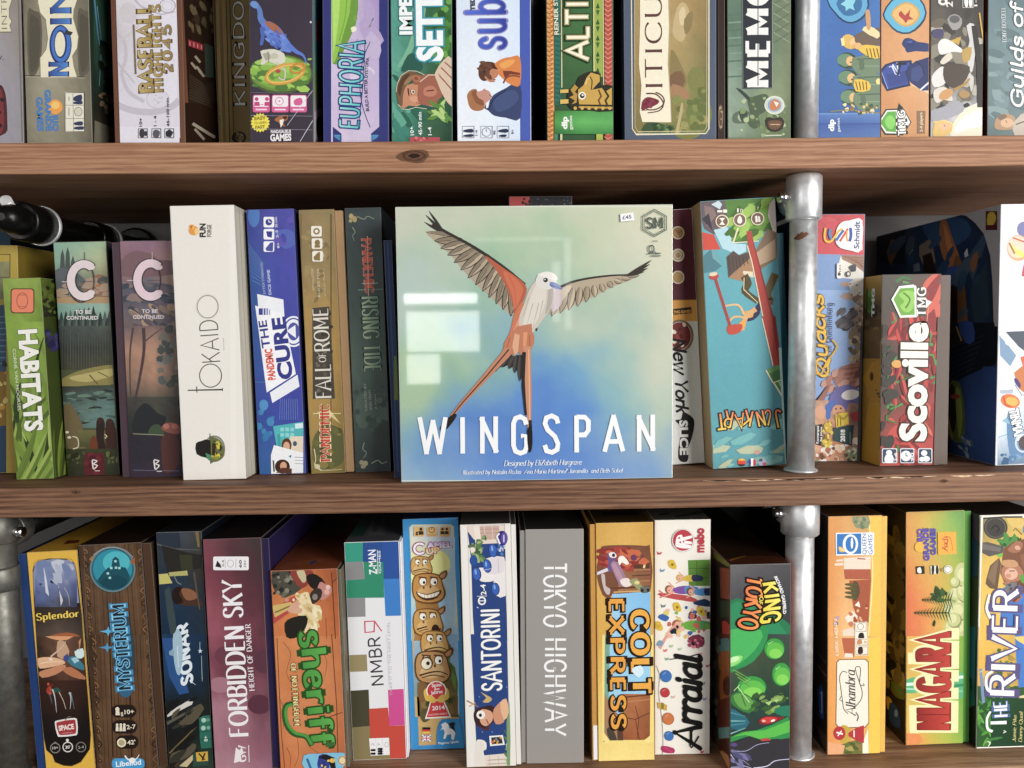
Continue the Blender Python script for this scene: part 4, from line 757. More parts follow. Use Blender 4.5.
b = story_box('slim landscape box with dusky pink sky, same letter emblem', [(119.5,241),(172.5,240),(183,477),(130,478)], ['96727c'], ['3c3440'], ('l', 8, '4a3640', '3c2c34'))
a = b.art('illustration'); a.z(5).G(560,330,860,640,[['9a7484','8d6c82','a07a86'],['8c6870','846470','b89484'],['8c6e66','6c6a74','b08a78'],['4c5260','5a5c68','7a6e70']],.06,14,14,8)
a.P([580,440,640,390,720,400,760,430,840,440,840,500,580,510],'7a5c60',4); a.P([580,560,700,540,840,560,840,640,580,620],'5a5864',4); a.X(30,580,540,845,660,['4a505c','6c6068','8a7470','3c4452'],6,20,4,2.4,0)
a.G(580,640,860,790,[['5c5864','6a5e68'],['7c6a62','54525c']],.14,12,8,3); a.X(22,590,650,840,768,['a88c74','3c4450','8a7468','5c5058'],6,18,6,2.2,30)
a.z(6).G(590,-20,890,340,[['6c5c64','7c645e','5a5458'],['a67c68','b48a70','6a605c'],['8a6c5c','a88068','5c5854'],['4c4a44','5a544a','484a48']],.10,14,18,7)
a.X(40,760,-20,870,260,['5a605c','727068','4a504c','86807a'],8,26,9); a.S([690,-10,692,100,670,240,650,330,630,400],16,'4c3a3c',8,sm=5); a.S([640,-10,625,120,628,330],10,'50413e',4,sm=4); a.S([690,60,740,20,780,-10],7,'54464a',3)
a.G(600,320,900,520,[['44423c','4c4a42','3c3f3c'],['2f302f','3c4038','4c403a'],['262629','2f3230','3a302f']],.14,12,10,5); a.P([650,400,700,350,760,400,800,420,760,480,640,490],'24262a',3)
a.P([715,500,730,460,765,455,790,500],'3f5038',3); a.P([775,470,800,445,850,450,870,480,850,500,800,490],'8f5448',3); a.E(800,462,15,13,'b87464'); a.E(840,462,15,13,'b06a5c'); a.S([640,498,790,505,800,520],4,'8a8a74',sm=3)
a.G(600,510,900,720,[['28262e','2c2832','44282c'],['2a2832','302a36','3a2430'],['33283a','3a2c3c','33283a']],.12,12,10,2); a.P([780,510,850,510,860,640,800,690,780,640],'54302c',3); a.S([640,672,860,676],3,'6c6478')
a = b.art('emblem'); a.z(5); a.O(708,530,64,96,5,'3a3440'); a.O(725,528,64,80,48,'3a3440',0,50,310); a.O(725,528,64,80,39,'e4ccd4',0,52,308); a.S([708,530,775,530],2,'4c4652'); a.S([732,395,732,430],3,'dcc8cc'); a.S([612,530,650,530],3,'e4ccd4'); a.E(764,590,18,14,'e4ccd4'); a.E(764,468,18,12,'e4ccd4')
a = b.art('title'); a.z(5).T('TO BE',682,686,758,686,18,'dcd4d8','b').T('CONTINUED',640,714,788,714,18,'dcd4d8','b')
a = b.art('publisher_mark'); a.z(6).S([740,625,746,668],6,'ece6e0').S([741,622,764,628,748,642,766,650,748,670],5,'ece6e0',sm=3).S([754,678,778,678],3,'ece6e0')

# tall ivory box
b = Box('tall ivory white box with thin grey lettering and a small round hat picture', [(170,206.5),(233.5,204),(247,480),(182.5,480.5)], 'B', depth=.27, lid='efeae2', side='bdb7a8', top='d9d4c8', mat=CARD_M, group=GM)
a = b.art('lid_edge','R'); a.px().P([236,212,243,216,256,478,250,480],'c9c2ae').S([243,214,256,478],.8,'8a8474').S([239,208,252,479],.6,'a8a290')
a = b.art('front_edge'); a.z(7).P([302,70,332,68,342,1480,312,1480],'f2eee7')
a = b.art('title'); a.px(); a.O(207.6,306.7,10.4,11.2,.8,'8a857c'); a.O(207.4,306.7,11.4,12.2,.35,'c9c4ba')
a.T('KAID',220.3,362.5,217.2,319.5,18,'5c5750','hair'); a.O(210.6,375.6,11,11.6,1.0,'5f5a52'); a.S([187.8,390.3,223,389.6],1.2,'4c4740',1.6); a.S([197,392.6,196.7,386.4],1.0,'4c4740'); a.S([222.6,391,222.6,388],.8,'4c4740')
a.T('bauza',224.5,350,223.9,338,1.6,'b4afa6','r')
a = b.art('illustration'); a.z(8); a.E(213,570,52,64,'7c8078').E(213,570,46,58,'a4a494').P([196,515,212,515,240,530,258,560,262,600,240,625,210,632,196,632],'6c7044',2).X(16,205,530,252,615,['d8c83c','8a8a3a','3c3a2c','5a7a4c','c0b040'],5,11,4,1.6)
a.P([125,545,150,533,190,528,192,610,170,612,128,595],'26241f',2).S([192,497,196,642],4,'1f1d19').P([170,590,196,600,196,630,178,615],'4a8a6a').P([203,540,222,545,216,605,202,600],'3c2c1c')
a = b.art('publisher_logo'); a.z(7).E(122,208,26,24,'e89a3c').E(112,190,16,14,'f0b45c').E(138,212,12,18,'f4d08c').P([100,185,118,180,110,205],'c8741c').T('FUN',182,242,182,172,30,'3a3632','bb').T('FORGE',212,240,212,178,22,'5a564f','b')

# deep blue dice box
b = Box('deep blue box with a slanted white label and two small identity cards', [(246,209.5),(293.6,208.4),(306.5,474.8),(259,475)], 'B', depth=.27, lid='3a3f96', side='24285e', top='34388a', group=GM)
a = b.art('illustration'); a.px().G(244,206,310,478,[['3f3f96','4a4aa4','4c4aa8'],['2c5a9a','3f46a4','4648a6'],['2a62a0','36409c','3e44a2'],['2f52a0','343f9e','3a44a0'],['2a6aa0','3060a4','3a48a0']],.06,12,30,4)
a.z(7)
for i in range(9): a.S([395+i*3,270+i*24,480,380+i*14],2,'6a9ac8')
a.E(590,250,60,50,'4f62b4').E(430,130,30,60,'4a7ac0').X(12,520,150,630,320,['4a5cb0','5a50ac','4444a0'],12,34,3)
a.z(8)
for i in range(9): a.S([530+i*10,330,526+i*11,430],1.6,'7a9ad0')
a.S([410,250,470,250,520,260],2,'6a90c8').E(450,360,22,26,'4a90c8').X(8,420,380,500,520,['2f78b0','3a86ba'],10,24,4)
a = b.art('label_sheet'); a.px().P([257.2,294,283.4,299.5,284.5,316,258.5,309],'eceef4').E(293.6,331.5,12,15.5,'eceef6').O(293.6,331.5,9.6,13,1.3,'3a3f96').E(293.6,331.5,6,9,'4c50a0').P([286.5,331,295.5,325,296,338],'eceef6')
a.P([255.2,305.5,284,314,287,331,296,374,266.8,392.5,258.6,330],'f4f4f8').P([270,392.6,297.6,374.6,299.6,386.5,272.4,403],'eceef4')
a.z(7).R(455,606,476,640,'3a3f96').R(480,606,490,640,'55589e').R(494,606,503,640,'8a8cba').R(508,612,514,640,'9a9cc4')
a = b.art('title'); a.px().T('CURE',292.6,378.5,284.6,316.5,14.2,'2e3486','bb',h1=13.5).T('THE',270.3,347.5,266.4,320,8.4,'2e3486','b')
a = b.art('series_name'); a.px().T('PANDEMIC',275.6,379.5,271.8,348.5,7.4,'d8482c','bb')
a = b.art('subtitle'); a.z(7).T('EXTRA STRENGTH',490,532,474,372,12,'b8c4e8','r').T('DICE GAME',520,536,510,408,14,'c8d0f0','b')
a = b.art('identity_card'); a.z(8).P([495,462,640,440,640,590,520,602],'4cb4b8').P([515,500,522,598,535,596,528,500],'3a9aa0').R(575,510,640,590,'e4d4bc').E(560,553,24,34,'5a3420').E(560,560,16,24,'d8a888').P([535,600,545,580,580,575,600,592],'c86a50')
for i in range(3):
    for j in range(2): a.RR(530+i*24,468+j*26,548+i*24,486+j*26,5,'8ad4d4')
a.P([600,450,640,446,640,470,602,474],'d0ecec').E(600,545,10,12,'445a70')
a = b.art('identity_card'); a.z(8).P([485,600,500,552,640,590,640,705,486,696],'eef0f2').P([493,625,497,680,504,680,500,625],'2a2a30').E(540,655,36,34,'3c2418').E(545,652,16,20,'d8a080').P([510,685,540,660,585,665,585,690],'5a3424').S([600,610,640,612],3,'8a90a0').S([600,625,640,627],3,'a0a6b4').S([600,640,640,642],3,'a0a6b4').P([570,605,585,598,580,615],'2a7a90')
a = b.art('player_icons'); a.z(7)
for y in (165,227,290): a.RR(480,y-27,535,y+27,8,'f2f2f8')
a.E(507,165,17,17,'34388a').S([507,165,507,152],4,'f2f2f8').S([507,165,518,165],4,'f2f2f8').P([493,212,525,212,522,245,500,240],'34388a').P([490,300,515,270,530,268,528,315,495,312],'4a4e9c').T('30 min',552,192,548,138,12,'d8dcf0','b').T('2-5',556,245,553,205,12,'d8dcf0','b').T('8+',562,298,560,270,12,'d8dcf0','b')

# bronze brown box
b = Box('bronze brown box with a carved dark title panel and red lettering below', [(298.6,209.8),(333.8,209),(346.4,473.8),(310.8,474)], 'B', depth=.27, lid='9a7f4c', side='a8845a', top='8a6f40', tray=('r', 7.6, 'b08c62'), group=GM)
a = b.art('illustration'); a.px().G(296,207,350,476,[['8d7a52','96835a','8a7850'],['8a7850','998458','8c7a4c'],['a5844a','ab8a4e','a0803f'],['ab8848','b48e4c','a07f3e'],['a58546','a88848','8a7638'],['7a7038','8a7a3c','6e6634']],.08,10,30,6)
a.BX(301,214,331,470,.8,'6a5430'); a.X(24,304,225,330,300,['80704a','a08a5c'],1,3,4,2); a.P([313,440,325,425,343,432,343,462,320,470,314,462],'5f6038',4); a.X(14,315,430,342,466,['6c6a3c','54552f','8a7a40'],2,5,3)
a.P([316,412,330,410,341,424,330,416],'d8c88a'); a.S([313,413.5,341,413.5],.8,'e4d8a0')
a = b.art('title_panel'); a.px().P([313,399,312.4,308,329.4,306.5,335,398.6],'4a443c').X(40,314,310,332,396,['5c564c','3a352f','6c655a'],1,2.6,5)
a = b.art('title'); a.px().T('FALL',331.5,398,330.4,364,15.5,'e0dacc','serif').T('OF',326,362,326,353,7,'e0dacc','serif').T('ROME',330,351,327.8,308,15,'e0dacc','serif')
a = b.art('series_name'); a.px().T('PANDEMIC',330.6,461,329.4,405,9.5,'c8402c','serifb',('ece0b8',.8)).S([322,462,322.6,404],.8,'8a2a20')
a = b.art('subtitle'); a.z(9).T('WITH CUSTOM',178,515,172,405,12,'d8d0b4','r').T('RULES FOR',207,548,200,400,12,'d8d0b4','r').T('SOLO PLAY',236,545,228,400,10,'cfc6a4','r')
a = b.art('corner_ornament'); a.z(10).S([165,570,172,620,168,650,190,670,240,672,300,668],5,'d8cfae',2,sm=4).E(180,655,14,12,'cfc69c').S([150,688,320,690],4,'cdbb7c').S([165,640,200,675],5,'d8cfae')
a = b.art('player_icons'); a.z(9)
for y,s_ in ((212,0),(275,3),(340,6)): a.RR(160+s_,y-27,215+s_,y+27,8,'f0eadc')
a.E(188,212,17,17,'8a7444').E(188,212,9,9,'f0eadc').E(192,270,14,15,'8a7444').R(178,282,206,296,'8a7444').P([172,345,195,320,206,318,206,362,176,360],'8a7444').T('1-5',224,285,222,260,9,'ded6c0','b').T('8+',228,342,226,322,9,'ded6c0','b')

# dark slate box
b = Box('dark slate grey box with scroll corners and red and pale green lettering', [(345.4,207.8),(379.8,207.4),(392.5,472.3),(354,472.7)], 'B', depth=.27, lid='3f4a4c', side='1f2628', top='353f42', group=GM)
a = b.art('illustration'); a.px().G(343,205,395,475,[['3f4848','434e50','404b4c'],['46514f','4d5a58','46524f'],['46534f','54625c','4c5a55'],['5a6c62','5f7268','4c5c56'],['4a5a55','50605a','404c4b'],['3c4445','3e4849','363f42']],.07,10,26,4)
a.P([356,400,370,392,374,408,388,402,391,420,372,418,366,428,357,424],'5f7066',4); a.X(20,354,385,392,430,['5a6a62','475650','68786c'],1.5,4,4)
a.S([358,290,387,289],.9,'86aaa0',.4)
a = b.art('title'); a.px().T('RISING TIDE',361.6,297,365,372.5,16,'b9cba8','roman',('22302c',.6),alt='7fa28a')
a = b.art('series_name'); a.px().T('PANDEMIC',361.8,239,365,292.5,9,'e0583c','serifb',('f0b098',.5)).S([367.5,236,368.5,296],.9,'f0a890').S([362,283.5,378,283],.5,'cfe4dc')
a = b.art('subtitle'); a.z(10).T('CREATED BY',420,388,413,255,12,'aab8a4','r').T('AND TEAM',442,385,436,290,12,'aab8a4','r').T('Z-MAN',466,380,462,310,10,'aab8a4','r')
a = b.art('corner_ornament'); a.z(9).E(365,135,12,14,'b8a878').E(383,150,12,16,'b0a070').E(362,158,9,9,'b8a878').S([395,135,430,150,450,135,485,150],5,'98a08c',3,sm=4).S([370,190,385,215,372,235,382,260],5,'98a08c',3,sm=4)
a.z(10).E(392,635,11,11,'aaa684').E(410,640,13,13,'b4b08c').E(400,655,12,10,'aaa684').S([440,640,470,625,490,640,515,630],6,'98a494',3,sm=4).S([405,540,398,570,415,590,400,615],6,'98a494',3,sm=4)

b = Box('narrow navy box half hidden between the slate box and the bird box', [(383,240),(392,240),(402.5,474),(394,474)], 'B', Y=.028, depth=.25, lid='22355c', side='1a2746', group=GM)
a = b.art('illustration'); a.px().S([387.5,242,398,472],1.4,'35507e').R(394,356,398,400,'6a7a3a')

# the bird box, face out
b = Box('large square pale green and blue box facing forwards with a long-tailed flying bird', [(395.3,207),(672.6,204),(673.3,479.6),(400.7,483.7)], 'B', Y=.0035, depth=.052, lid='cfd6c4', side='b8c2b4', top='d8dccb', mat=CARD_W, group=GM)
WB = b
a = b.art('illustration'); a.px().G(394,202,676,486,[
 ['cacdba','c6ccb6','c0cbb2','c6cdb4','cccfb6','d3d3b8','d6d5bc'],
 ['c6ccb8','bccbb2','aec8a8','b2c8a8','c2ccae','cfd2b6','d5d4ba'],
 ['bcc8b8','b0c7b2','9cbea0','a4c0a4','bccbb0','ccd1b6','d4d4bc'],
 ['bccac4','b2c8ba','98bca6','a0bea8','b4c6b0','c8ceb6','d2d3bc'],
 ['b4c8c8','b0c8b4','94b8aa','9cbcb0','aac2b4','c0cbb6','ced1ba'],
 ['a8c4b0','a6c4a8','86b0b4','8eb4bc','98bcbc','b0c4b4','c6ccb8'],
 ['a8c49c','92b8a0','6e9ec4','6498c8','7cacc4','98bcb8','bccab8'],
 ['a8c2a2','80aab8','5c8ecc','5686ca','5f94cc','88b4bc','b6c6b4'],
 ['a6bca8','74a0c4','5080c6','4e7ecb','5687cc','7ca6c8','b2c4b4'],
 ['a0bac0','84a8ca','648fcc','5684cb','5c8acc','7a9fca','9cb4be'],
 ['a0bac8','86aad0','6a94d0','5e8acc','648ece','7c9fcc','9ab2c0']],.015,46,46,7,.16)
a.BX(395.8,206.6,672.4,480.6,.9,'dfe2d2')
a = b.art('bird'); a.z(11)
# left wing: pale flight feathers, dark leading edge, orange shoulder
a.P([205,150,300,205,400,275,478,335,470,400,436,445,395,415,350,375,300,330,250,275,212,228,160,182,130,150],'b3a48e',3)
rg = random.Random(3)
tips = [(135,75),(124,90),(119,115),(127,150),(158,182),(180,208),(205,232),(228,258),(252,284),(278,312),(305,336),(330,358),(352,380),(378,402),(402,422),(430,444)]
roots = [(190,148),(190,150),(196,156),(206,164),(226,178),(244,192),(264,206),(286,222),(308,238),(330,254),(350,272),(370,290),(388,306),(404,324),(420,342),(434,356)]
for i,(t_,r_) in enumerate(zip(tips,roots)):
    r_ = (r_[0]+(r_[0]-t_[0])*.42, r_[1]+(r_[1]-t_[1])*.42) if i > 2 else r_
    L_ = math.hypot(t_[0]-r_[0],t_[1]-r_[1]); an = math.degrees(math.atan2(t_[1]-r_[1],t_[0]-r_[0]))
    a.LF(r_[0],r_[1],L_*1.03,10 if i<4 else 31,an,'3c3733',.03)
    if i>2: a.LF(r_[0],r_[1],L_*.99,25,an,['b4a48c','9c8d76','bfae95'][i%3],.03,'8a7c68').S([r_[0]*.6+t_[0]*.4,r_[1]*.6+t_[1]*.4,t_[0],t_[1]],2,'4a433c')
a.S([150,120,205,152,300,204,400,272,476,335],9,'3b3532',12,sm=3)
a.P([335,232,400,275,478,335,474,385,455,420,440,440,432,400,412,345,380,290],'b85c40',4); a.P([400,285,465,335,462,380,440,420,430,370],'cc6e4c',4); a.S([420,300,440,350,445,410],5,'c9583a',2)
# right wing
a.P([590,350,640,325,740,308,830,300,872,296,850,318,790,340,720,376,640,412,575,440,560,420],'b7a68e',3)
for i in range(11):
    u = i/10; rx,ry = 600+u*240, 350-u*48+10*math.sin(u*3); tx,ty = 572+u*302, 442-u*138+6*math.sin(u*6)
    L_ = math.hypot(tx-rx,ty-ry)+6; an = math.degrees(math.atan2(ty-ry,tx-rx))
    a.LF(rx,ry,L_,31-u*14,an,'4a4038',0); a.LF(rx,ry,L_*.97,24-u*11,an,['bcab92','a99a82','c8b89e'][i%3],0,'9a8b74')
for (x,y) in ((928,252),(922,266),(914,280),(900,292)): a.LF(835,302,math.hypot(x-835,y-302),10,math.degrees(math.atan2(y-302,x-835)),'3f3833',-.06)
a.S([600,344,640,326,700,312,780,302,850,298,890,280],9,'3d3631',4,sm=3); a.P([568,400,600,352,640,340,610,390,575,425],'cbbca4',3); a.P([572,350,600,352,606,400,570,430],'c3b4b8',3)
# body, head, beak
a.P([440,435,468,395,470,440,462,490,505,500,497,560,402,560,424,500],'cc7450',3); a.P([446,470,462,450,458,505,436,560,418,548],'dc9472',3)
a.P([516,320,492,350,474,400,456,450,458,492,470,504,500,505,516,490,545,450,566,420,580,370,584,330,560,300],'cfc6b8',4)
a.P([520,330,500,370,480,430,470,480,490,495,520,460,545,410,550,350],'ddd6ca',4); a.P([560,350,578,350,572,400,548,440,556,390],'b4aaa2',3)
for x0,y0,x1,y1 in ((505,400,485,470),(525,400,505,480),(540,390,525,460),(490,380,470,450)): a.S([x0,y0,x1,y1],3,'b3a999',1)
a.E(552,320,38,32,'dedad2',-10); a.P([520,300,550,288,580,296,592,315,575,318,545,308],'ece9e2',3); a.P([566,325,585,328,608,346,604,352,580,348,564,338],'6f7fb4',2); a.S([568,336,604,349],2,'46507c'); a.E(549,318,8,8,'22201f'); a.E(547,316,2.4,2.4,'f0f0f0')
a.P([465,492,475,490,470,508,462,504],'3c3431'); a.P([512,490,522,486,518,500],'3c3431')
# tail
a.z(12).P([446,-30,500,-40,504,10,500,52,478,44,462,72,446,50,430,78,420,48,396,56,414,18],'c07a5a').P([440,-6,458,0,452,60,440,74,432,40],'dba884').P([470,-10,486,-10,480,40,470,52],'dd9468').S([424,10,412,46],3,'a85a3c').S([492,0,494,44],3,'a85a3c')
for x0,y0,x1,y1,w_ in ((420,60,355,135,26),(430,70,395,115,24),(440,75,420,120,24),(450,70,440,135,22),(462,70,458,165,20),(405,55,372,130,20)):
    a.LF(x0,y0,math.hypot(x1-x0,y1-y0),w_,math.degrees(math.atan2(y1-y0,x1-x0)),'2f2c2b',0,'4c4744')
a.P([405,48,430,40,425,72,350,150,260,245,222,290,212,284,250,235,330,140],'c48262',0); a.S([420,50,345,140,255,240,216,290],5,'4a3a30',4); a.P([224,278,236,286,205,328,184,338,176,330,190,308],'26221f',2)
a.P([470,40,497,40,500,200,498,330,486,335,478,200],'cb8e6c',0); a.S([474,60,470,180,480,282],12,'2d2927',8); a.P([484,335,500,320,503,380,497,412,488,406],'211e1c',2); a.S([490,50,492,200,494,330],3,'f0b892')
a = b.art('title'); a.z(12)
W_ = 'f8f9fa'
for pts in ([105,290,130,420],[128,420,153,300],[151,300,176,420],[174,420,196,290],[256,290,257,418],[326,418,326,288],[373,416,373,287],[322,292,377,414],[481,316,476,297,460,288,443,294,436,312,436,390,443,410,460,417,476,411,482,394,482,356,462,356],[593,312,588,294,571,285,552,292,547,312,556,334,582,358,593,384,590,404,572,414,553,409,546,388],[659,414,658,284],[658,289,688,290,700,304,700,336,688,352,660,353],[757,412,790,282],[788,282,822,410],[768,376,810,375],[879,411,879,282],[927,409,927,281],[875,286,931,406]):
    a.S(pts,16.5,W_,sm=0)
a.P([490,300,500,300,502,345,490,345],'2d2927').P([484,335,500,320,503,380,497,412,488,406],'211e1c',2)
a = b.art('credits'); a.z(12).T('Designed by Elizabeth Hargrave',402,462,676,457,19,'eaf0f8','script').T('Illustrated by Natalia Rojas, Ana Maria Martinez Jaramillo, and Beth Sobel',256,492,820,484,15,'eaf0f8','script')
a = b.art('publisher_logo'); a.z(11)
hx = [(933+48*math.sin(k*math.pi/3),117-48*math.cos(k*math.pi/3)) for k in range(6)]
a.S(hx,3,'5c6a5e',closed=True); a.S([(933+42*math.sin(k*math.pi/3),117-42*math.cos(k*math.pi/3)) for k in range(6)],2,'5c6a5e',closed=True); a.T('SM',905,137,962,136,38,'525f54','slab').T('with',924,184,944,184,8,'6a766a','r')
a.O(922,208,9,12,4,'55625a').S([908,228,930,216,945,228],3,'55625a').R(915,222,955,226,'6a766a').R(920,231,955,235,'7a867a')
a = b.art('price_sticker'); a.z(11).P([812,86,858,80,862,108,814,113],'f7f7f5').T('£45',820,105,852,101,13,'5a6074','b')

# red and black flat box lying behind the bird box
b = Box('red and black box standing far behind the bird box, only its top edge showing', [(509,195.5),(572,196.5),(573,478),(510,478)], 'B', Y=.075, depth=.2, lid='35363c', side='26262a', group=GM)
a = b.art('illustration'); a.px().R(505,190,529.5,260,'c0504e').X(60,530,196,572,212,['5c5e66','222328','8a8c94'],.3,1.0,3).X(8,522,198,532,206,['6a3034','3a3034'],1,2,4)

# pizza box
b = Box('maroon, orange and white box with black script lettering, tucked behind the bird box', [(650,210),(692.6,209),(705,465),(664,466)], 'B', depth=.24, lid='e4e2de', side='a9a6a2', top='5c2430', group=GM)
a = b.art('illustration'); a.z(13).P([-60,140,170,140,190,612,-60,620],'5f2431').P([-60,615,185,612,190,722,-60,725],'e2a040').S([-60,617,186,612],4,'8a5a20')
for y in (270,385,498): a.E(92,y,33,34,'e8d8bc').E(92,y,27,28,'c8a070' if y<300 or y>450 else 'e8dcc4').O(92,y,22,22,4,'b08a58')
a.P([70,250,110,260,100,290],'a87848').E(92,385,14,14,'b89468').P([72,490,110,485,105,515,80,520],'c09a60')
a.z(14).O(100,30,66,78,12,'8a6a50').E(100,30,58,70,'7c2a28').X(14,70,-30,140,80,['e8dcc8','a03a30','5a1c1c'],8,16,3)
a = b.art('studio_tag'); a.z(13).P([68,660,160,650,162,682,68,690],'2c2622').T('TMG GAMES',70,684,158,678,15,'e2a040','bb')
a = b.art('title'); a.z(14).T('New',66,40,76,222,62,'1f1c1b','scriptb').T('York',80,250,86,420,58,'1f1c1b','scriptb')
a = b.art('ribbon'); a.z(14).P([120,420,168,450,175,490,160,560,140,610,146,640,138,672,112,674,94,655,95,600,104,540,100,490,78,462,108,455],'1d1b1a',3).T('SLICE',100,462,104,640,42,'e8e6e2','bb')

# teal stunt box
b = Box('teal box with red beam and acrobat picture, its jagged title printed upside down', [(699.8,200),(775.4,197.8),(787,467.6),(712.8,470.6)], 'B', depth=.28, lid='5aa0a8', side='3a7a80', top='4a8a8c', left='b79a72', group=GM)
a = b.art('illustration'); a.px().G(698,196,790,472,[['66a4ac','6cacb4','66a2aa'],['62a8b4','60a8b4','5ca0ac'],['5aa0ac','5aa0ac','5699a4'],['5ea0aa','5c9da6','5c999f']],.025,10,24,4)
a.z(13).P([205,90,340,100,345,180,330,240,275,280,225,250,210,200],'6b5c62',0).P([210,265,275,280,310,355,215,360],'cc4434').P([222,390,262,352,318,440,285,465,225,478],'4f7f8a').P([262,352,318,440,270,400],'78a4aa').P([225,130,270,140,290,180,240,240],'8a7470').P([262,125,300,105,318,125,306,150],'c9dce4').P([215,200,250,170,270,260],'3f3a44')
a.P([275,255,345,240,375,325,440,330,440,365,400,385,345,360,320,350],'b5d8e2',0)
a.P([330,98,585,95,590,160,560,230,500,310,370,322,398,240,345,190],'568238',0); a.P([450,120,590,110,580,200,500,310,440,280],'77a83e',0); a.X(26,350,105,580,300,['6c9a38','8ab848','48702e','a0c45c'],12,30,5,2.2,-40); a.P([395,245,404,245,378,322,370,322],'e8dcb8')
a.S([370,322,505,312],5,'e8e0c0'); a.P([585,95,560,120,550,180,600,330,600,95],'dccdc4',0); a.P([550,250,598,270,598,400,500,470,480,380],'8a7058',0); a.P([470,390,590,300,592,400,500,440],'c0a284',0)
a.P([340,395,375,362,405,385,460,365,480,400,380,470,350,500],'5c4a44',0); a.P([350,500,460,400,500,400,490,470,440,480,425,520],'a8805c',0); a.P([425,465,475,470,480,500,440,490,425,480],'e2d3b4'); 
for i in range(6): a.S([350+i*18,390,360+i*18,470-i*8],4,'463a38')
a.S([430,490,450,530,435,570,500,620],42,'54492c',30,sm=4); a.S([590,480,550,580,560,620,500,625],40,'6a5530',34,sm=4); a.S([430,500,428,560,500,628],4,'e8d8a8',3)
a.P([505,630,512,680,480,715,440,722,470,680],'332c50',3); a.P([425,675,470,670,475,700,440,705],'d8a048',3); a.S([490,660,440,700,420,768],26,'d8a870',22,sm=3); a.S([430,690,400,640,330,645],13,'e0b880',9,sm=3); a.S([440,705,380,700,350,730],12,'dcb078',9,sm=3)
a.P([400,740,425,715,440,730,425,768,395,768],'e8a040',2); a.E(380,768,26,22,'b8443a')
a.E(275,492,25,19,'b8423a',-10).E(272,482,22,10,'e0d0b0',-10); a.S([283,505,325,640,365,768],14,'a83c34',14)
a.P([443,262,468,262,480,320,590,768,545,768,448,330],'b23e34',0); a.S([446,335,470,420,540,768],5,'f0e2c0'); a.P([468,290,484,335,600,768,585,768],'8f2c28')
a.z(14).P([345,-20,420,-30,410,10,380,22,350,20],'c0442e',2); a.P([520,-70,585,-70,620,180,575,185],'b23e34',0); a.S([522,-60,578,182],5,'f0e2c0'); a.P([570,-70,590,-70,622,178,605,182],'8f2c28')
a.P([540,205,622,172,634,250,575,272],'4c7a48',0); a.P([540,205,620,172,622,195,548,228],'6c9a58'); a.S([542,206,578,270,634,250],6,'efe6c4'); a.P([580,272,640,250,650,350,620,330],'4f8a4c',0); a.S([582,270,628,345],8,'efe6c4'); a.S([605,262,640,330],5,'cfd8a0')
a.X(22,280,470,640,700,['74b4b4','86b4a8','b8c0a0','8ac0bc'],6,26,8,3,-20); a.E(495,625,16,12,'c89c8c')
a.P([606,90,640,90,648,700,640,700],'bcd4d0')
a = b.art('title'); a.z(14).px()
for ch, x, y, w_, dy, hh in (('J',780.4,409.5,7,1.4,17.5),('U',772.0,411,7.5,-1.6,15),('N',763.0,410,8,1.8,15.5),('K',753.6,411.5,8.4,-1.8,15.5),('A',743.0,412.5,8.6,1.6,15),('R',734.0,412,8.4,-1.6,16),('T',724.6,413,9.4,1.2,15.5)): a.T(ch,x,y,x-w_,y+dy,hh,'e8734a','mono',('2a1c1c',1.5),alt='f2d050')
a = b.art('flag_roundel'); 
for x,cs in ((417,('2a2a2a','d8402c','e8b83c')),(470,('2c3c8a','f2f2f2','c83c3c')),(523,('c85a6a','b8b8d0','4a5a7a'))):
    a.z(14)
    if x == 470: a.E(x,677,21,21,cs[1]).P([450,670,463,658,463,697,453,690],cs[0],2).P([477,658,490,670,488,690,477,697],cs[2],2)
    else: a.E(x,677,21,21,cs[1]).P([398,686,436,686,430,694,417,698,404,694] if x==417 else [523,677,545,677,540,694,523,698],cs[0]).P([398,668,404,660,417,656,430,660,436,668] if x==417 else [503,672,508,660,523,657,523,672],cs[2])
a = b.art('player_icons'); a.z(13)
for x,y in ((317,212),(407,205),(498,198)): a.E(x,y,34,34,'efe0c4').E(x,y,29,29,'7a5f52')
a.P([302,195,332,195,318,212,332,230,302,230,316,212],'f6f0e4').P([407,182,420,206,414,222,400,222,394,206],'f6f0e4',2).P([485,186,496,182,500,214,488,218],'f6f0e4').P([500,184,510,188,514,214,502,216],'f6f0e4').R(292,155,318,166,'f6f0e4').R(322,152,342,168,'f6f0e4').R(393,146,401,166,'f6f0e4').T('12',410,166,422,165,18,'f6f0e4','b').T('7',496,152,504,152,15,'f6f0e4','b')

b = Box('plain dark teal box, only a strip showing between acrobat box and post', [(775,233),(784,233),(791.5,466),(783.5,466)], 'B', Y=.12, depth=.2, lid='2f6a78', side='234e58', group=GM)

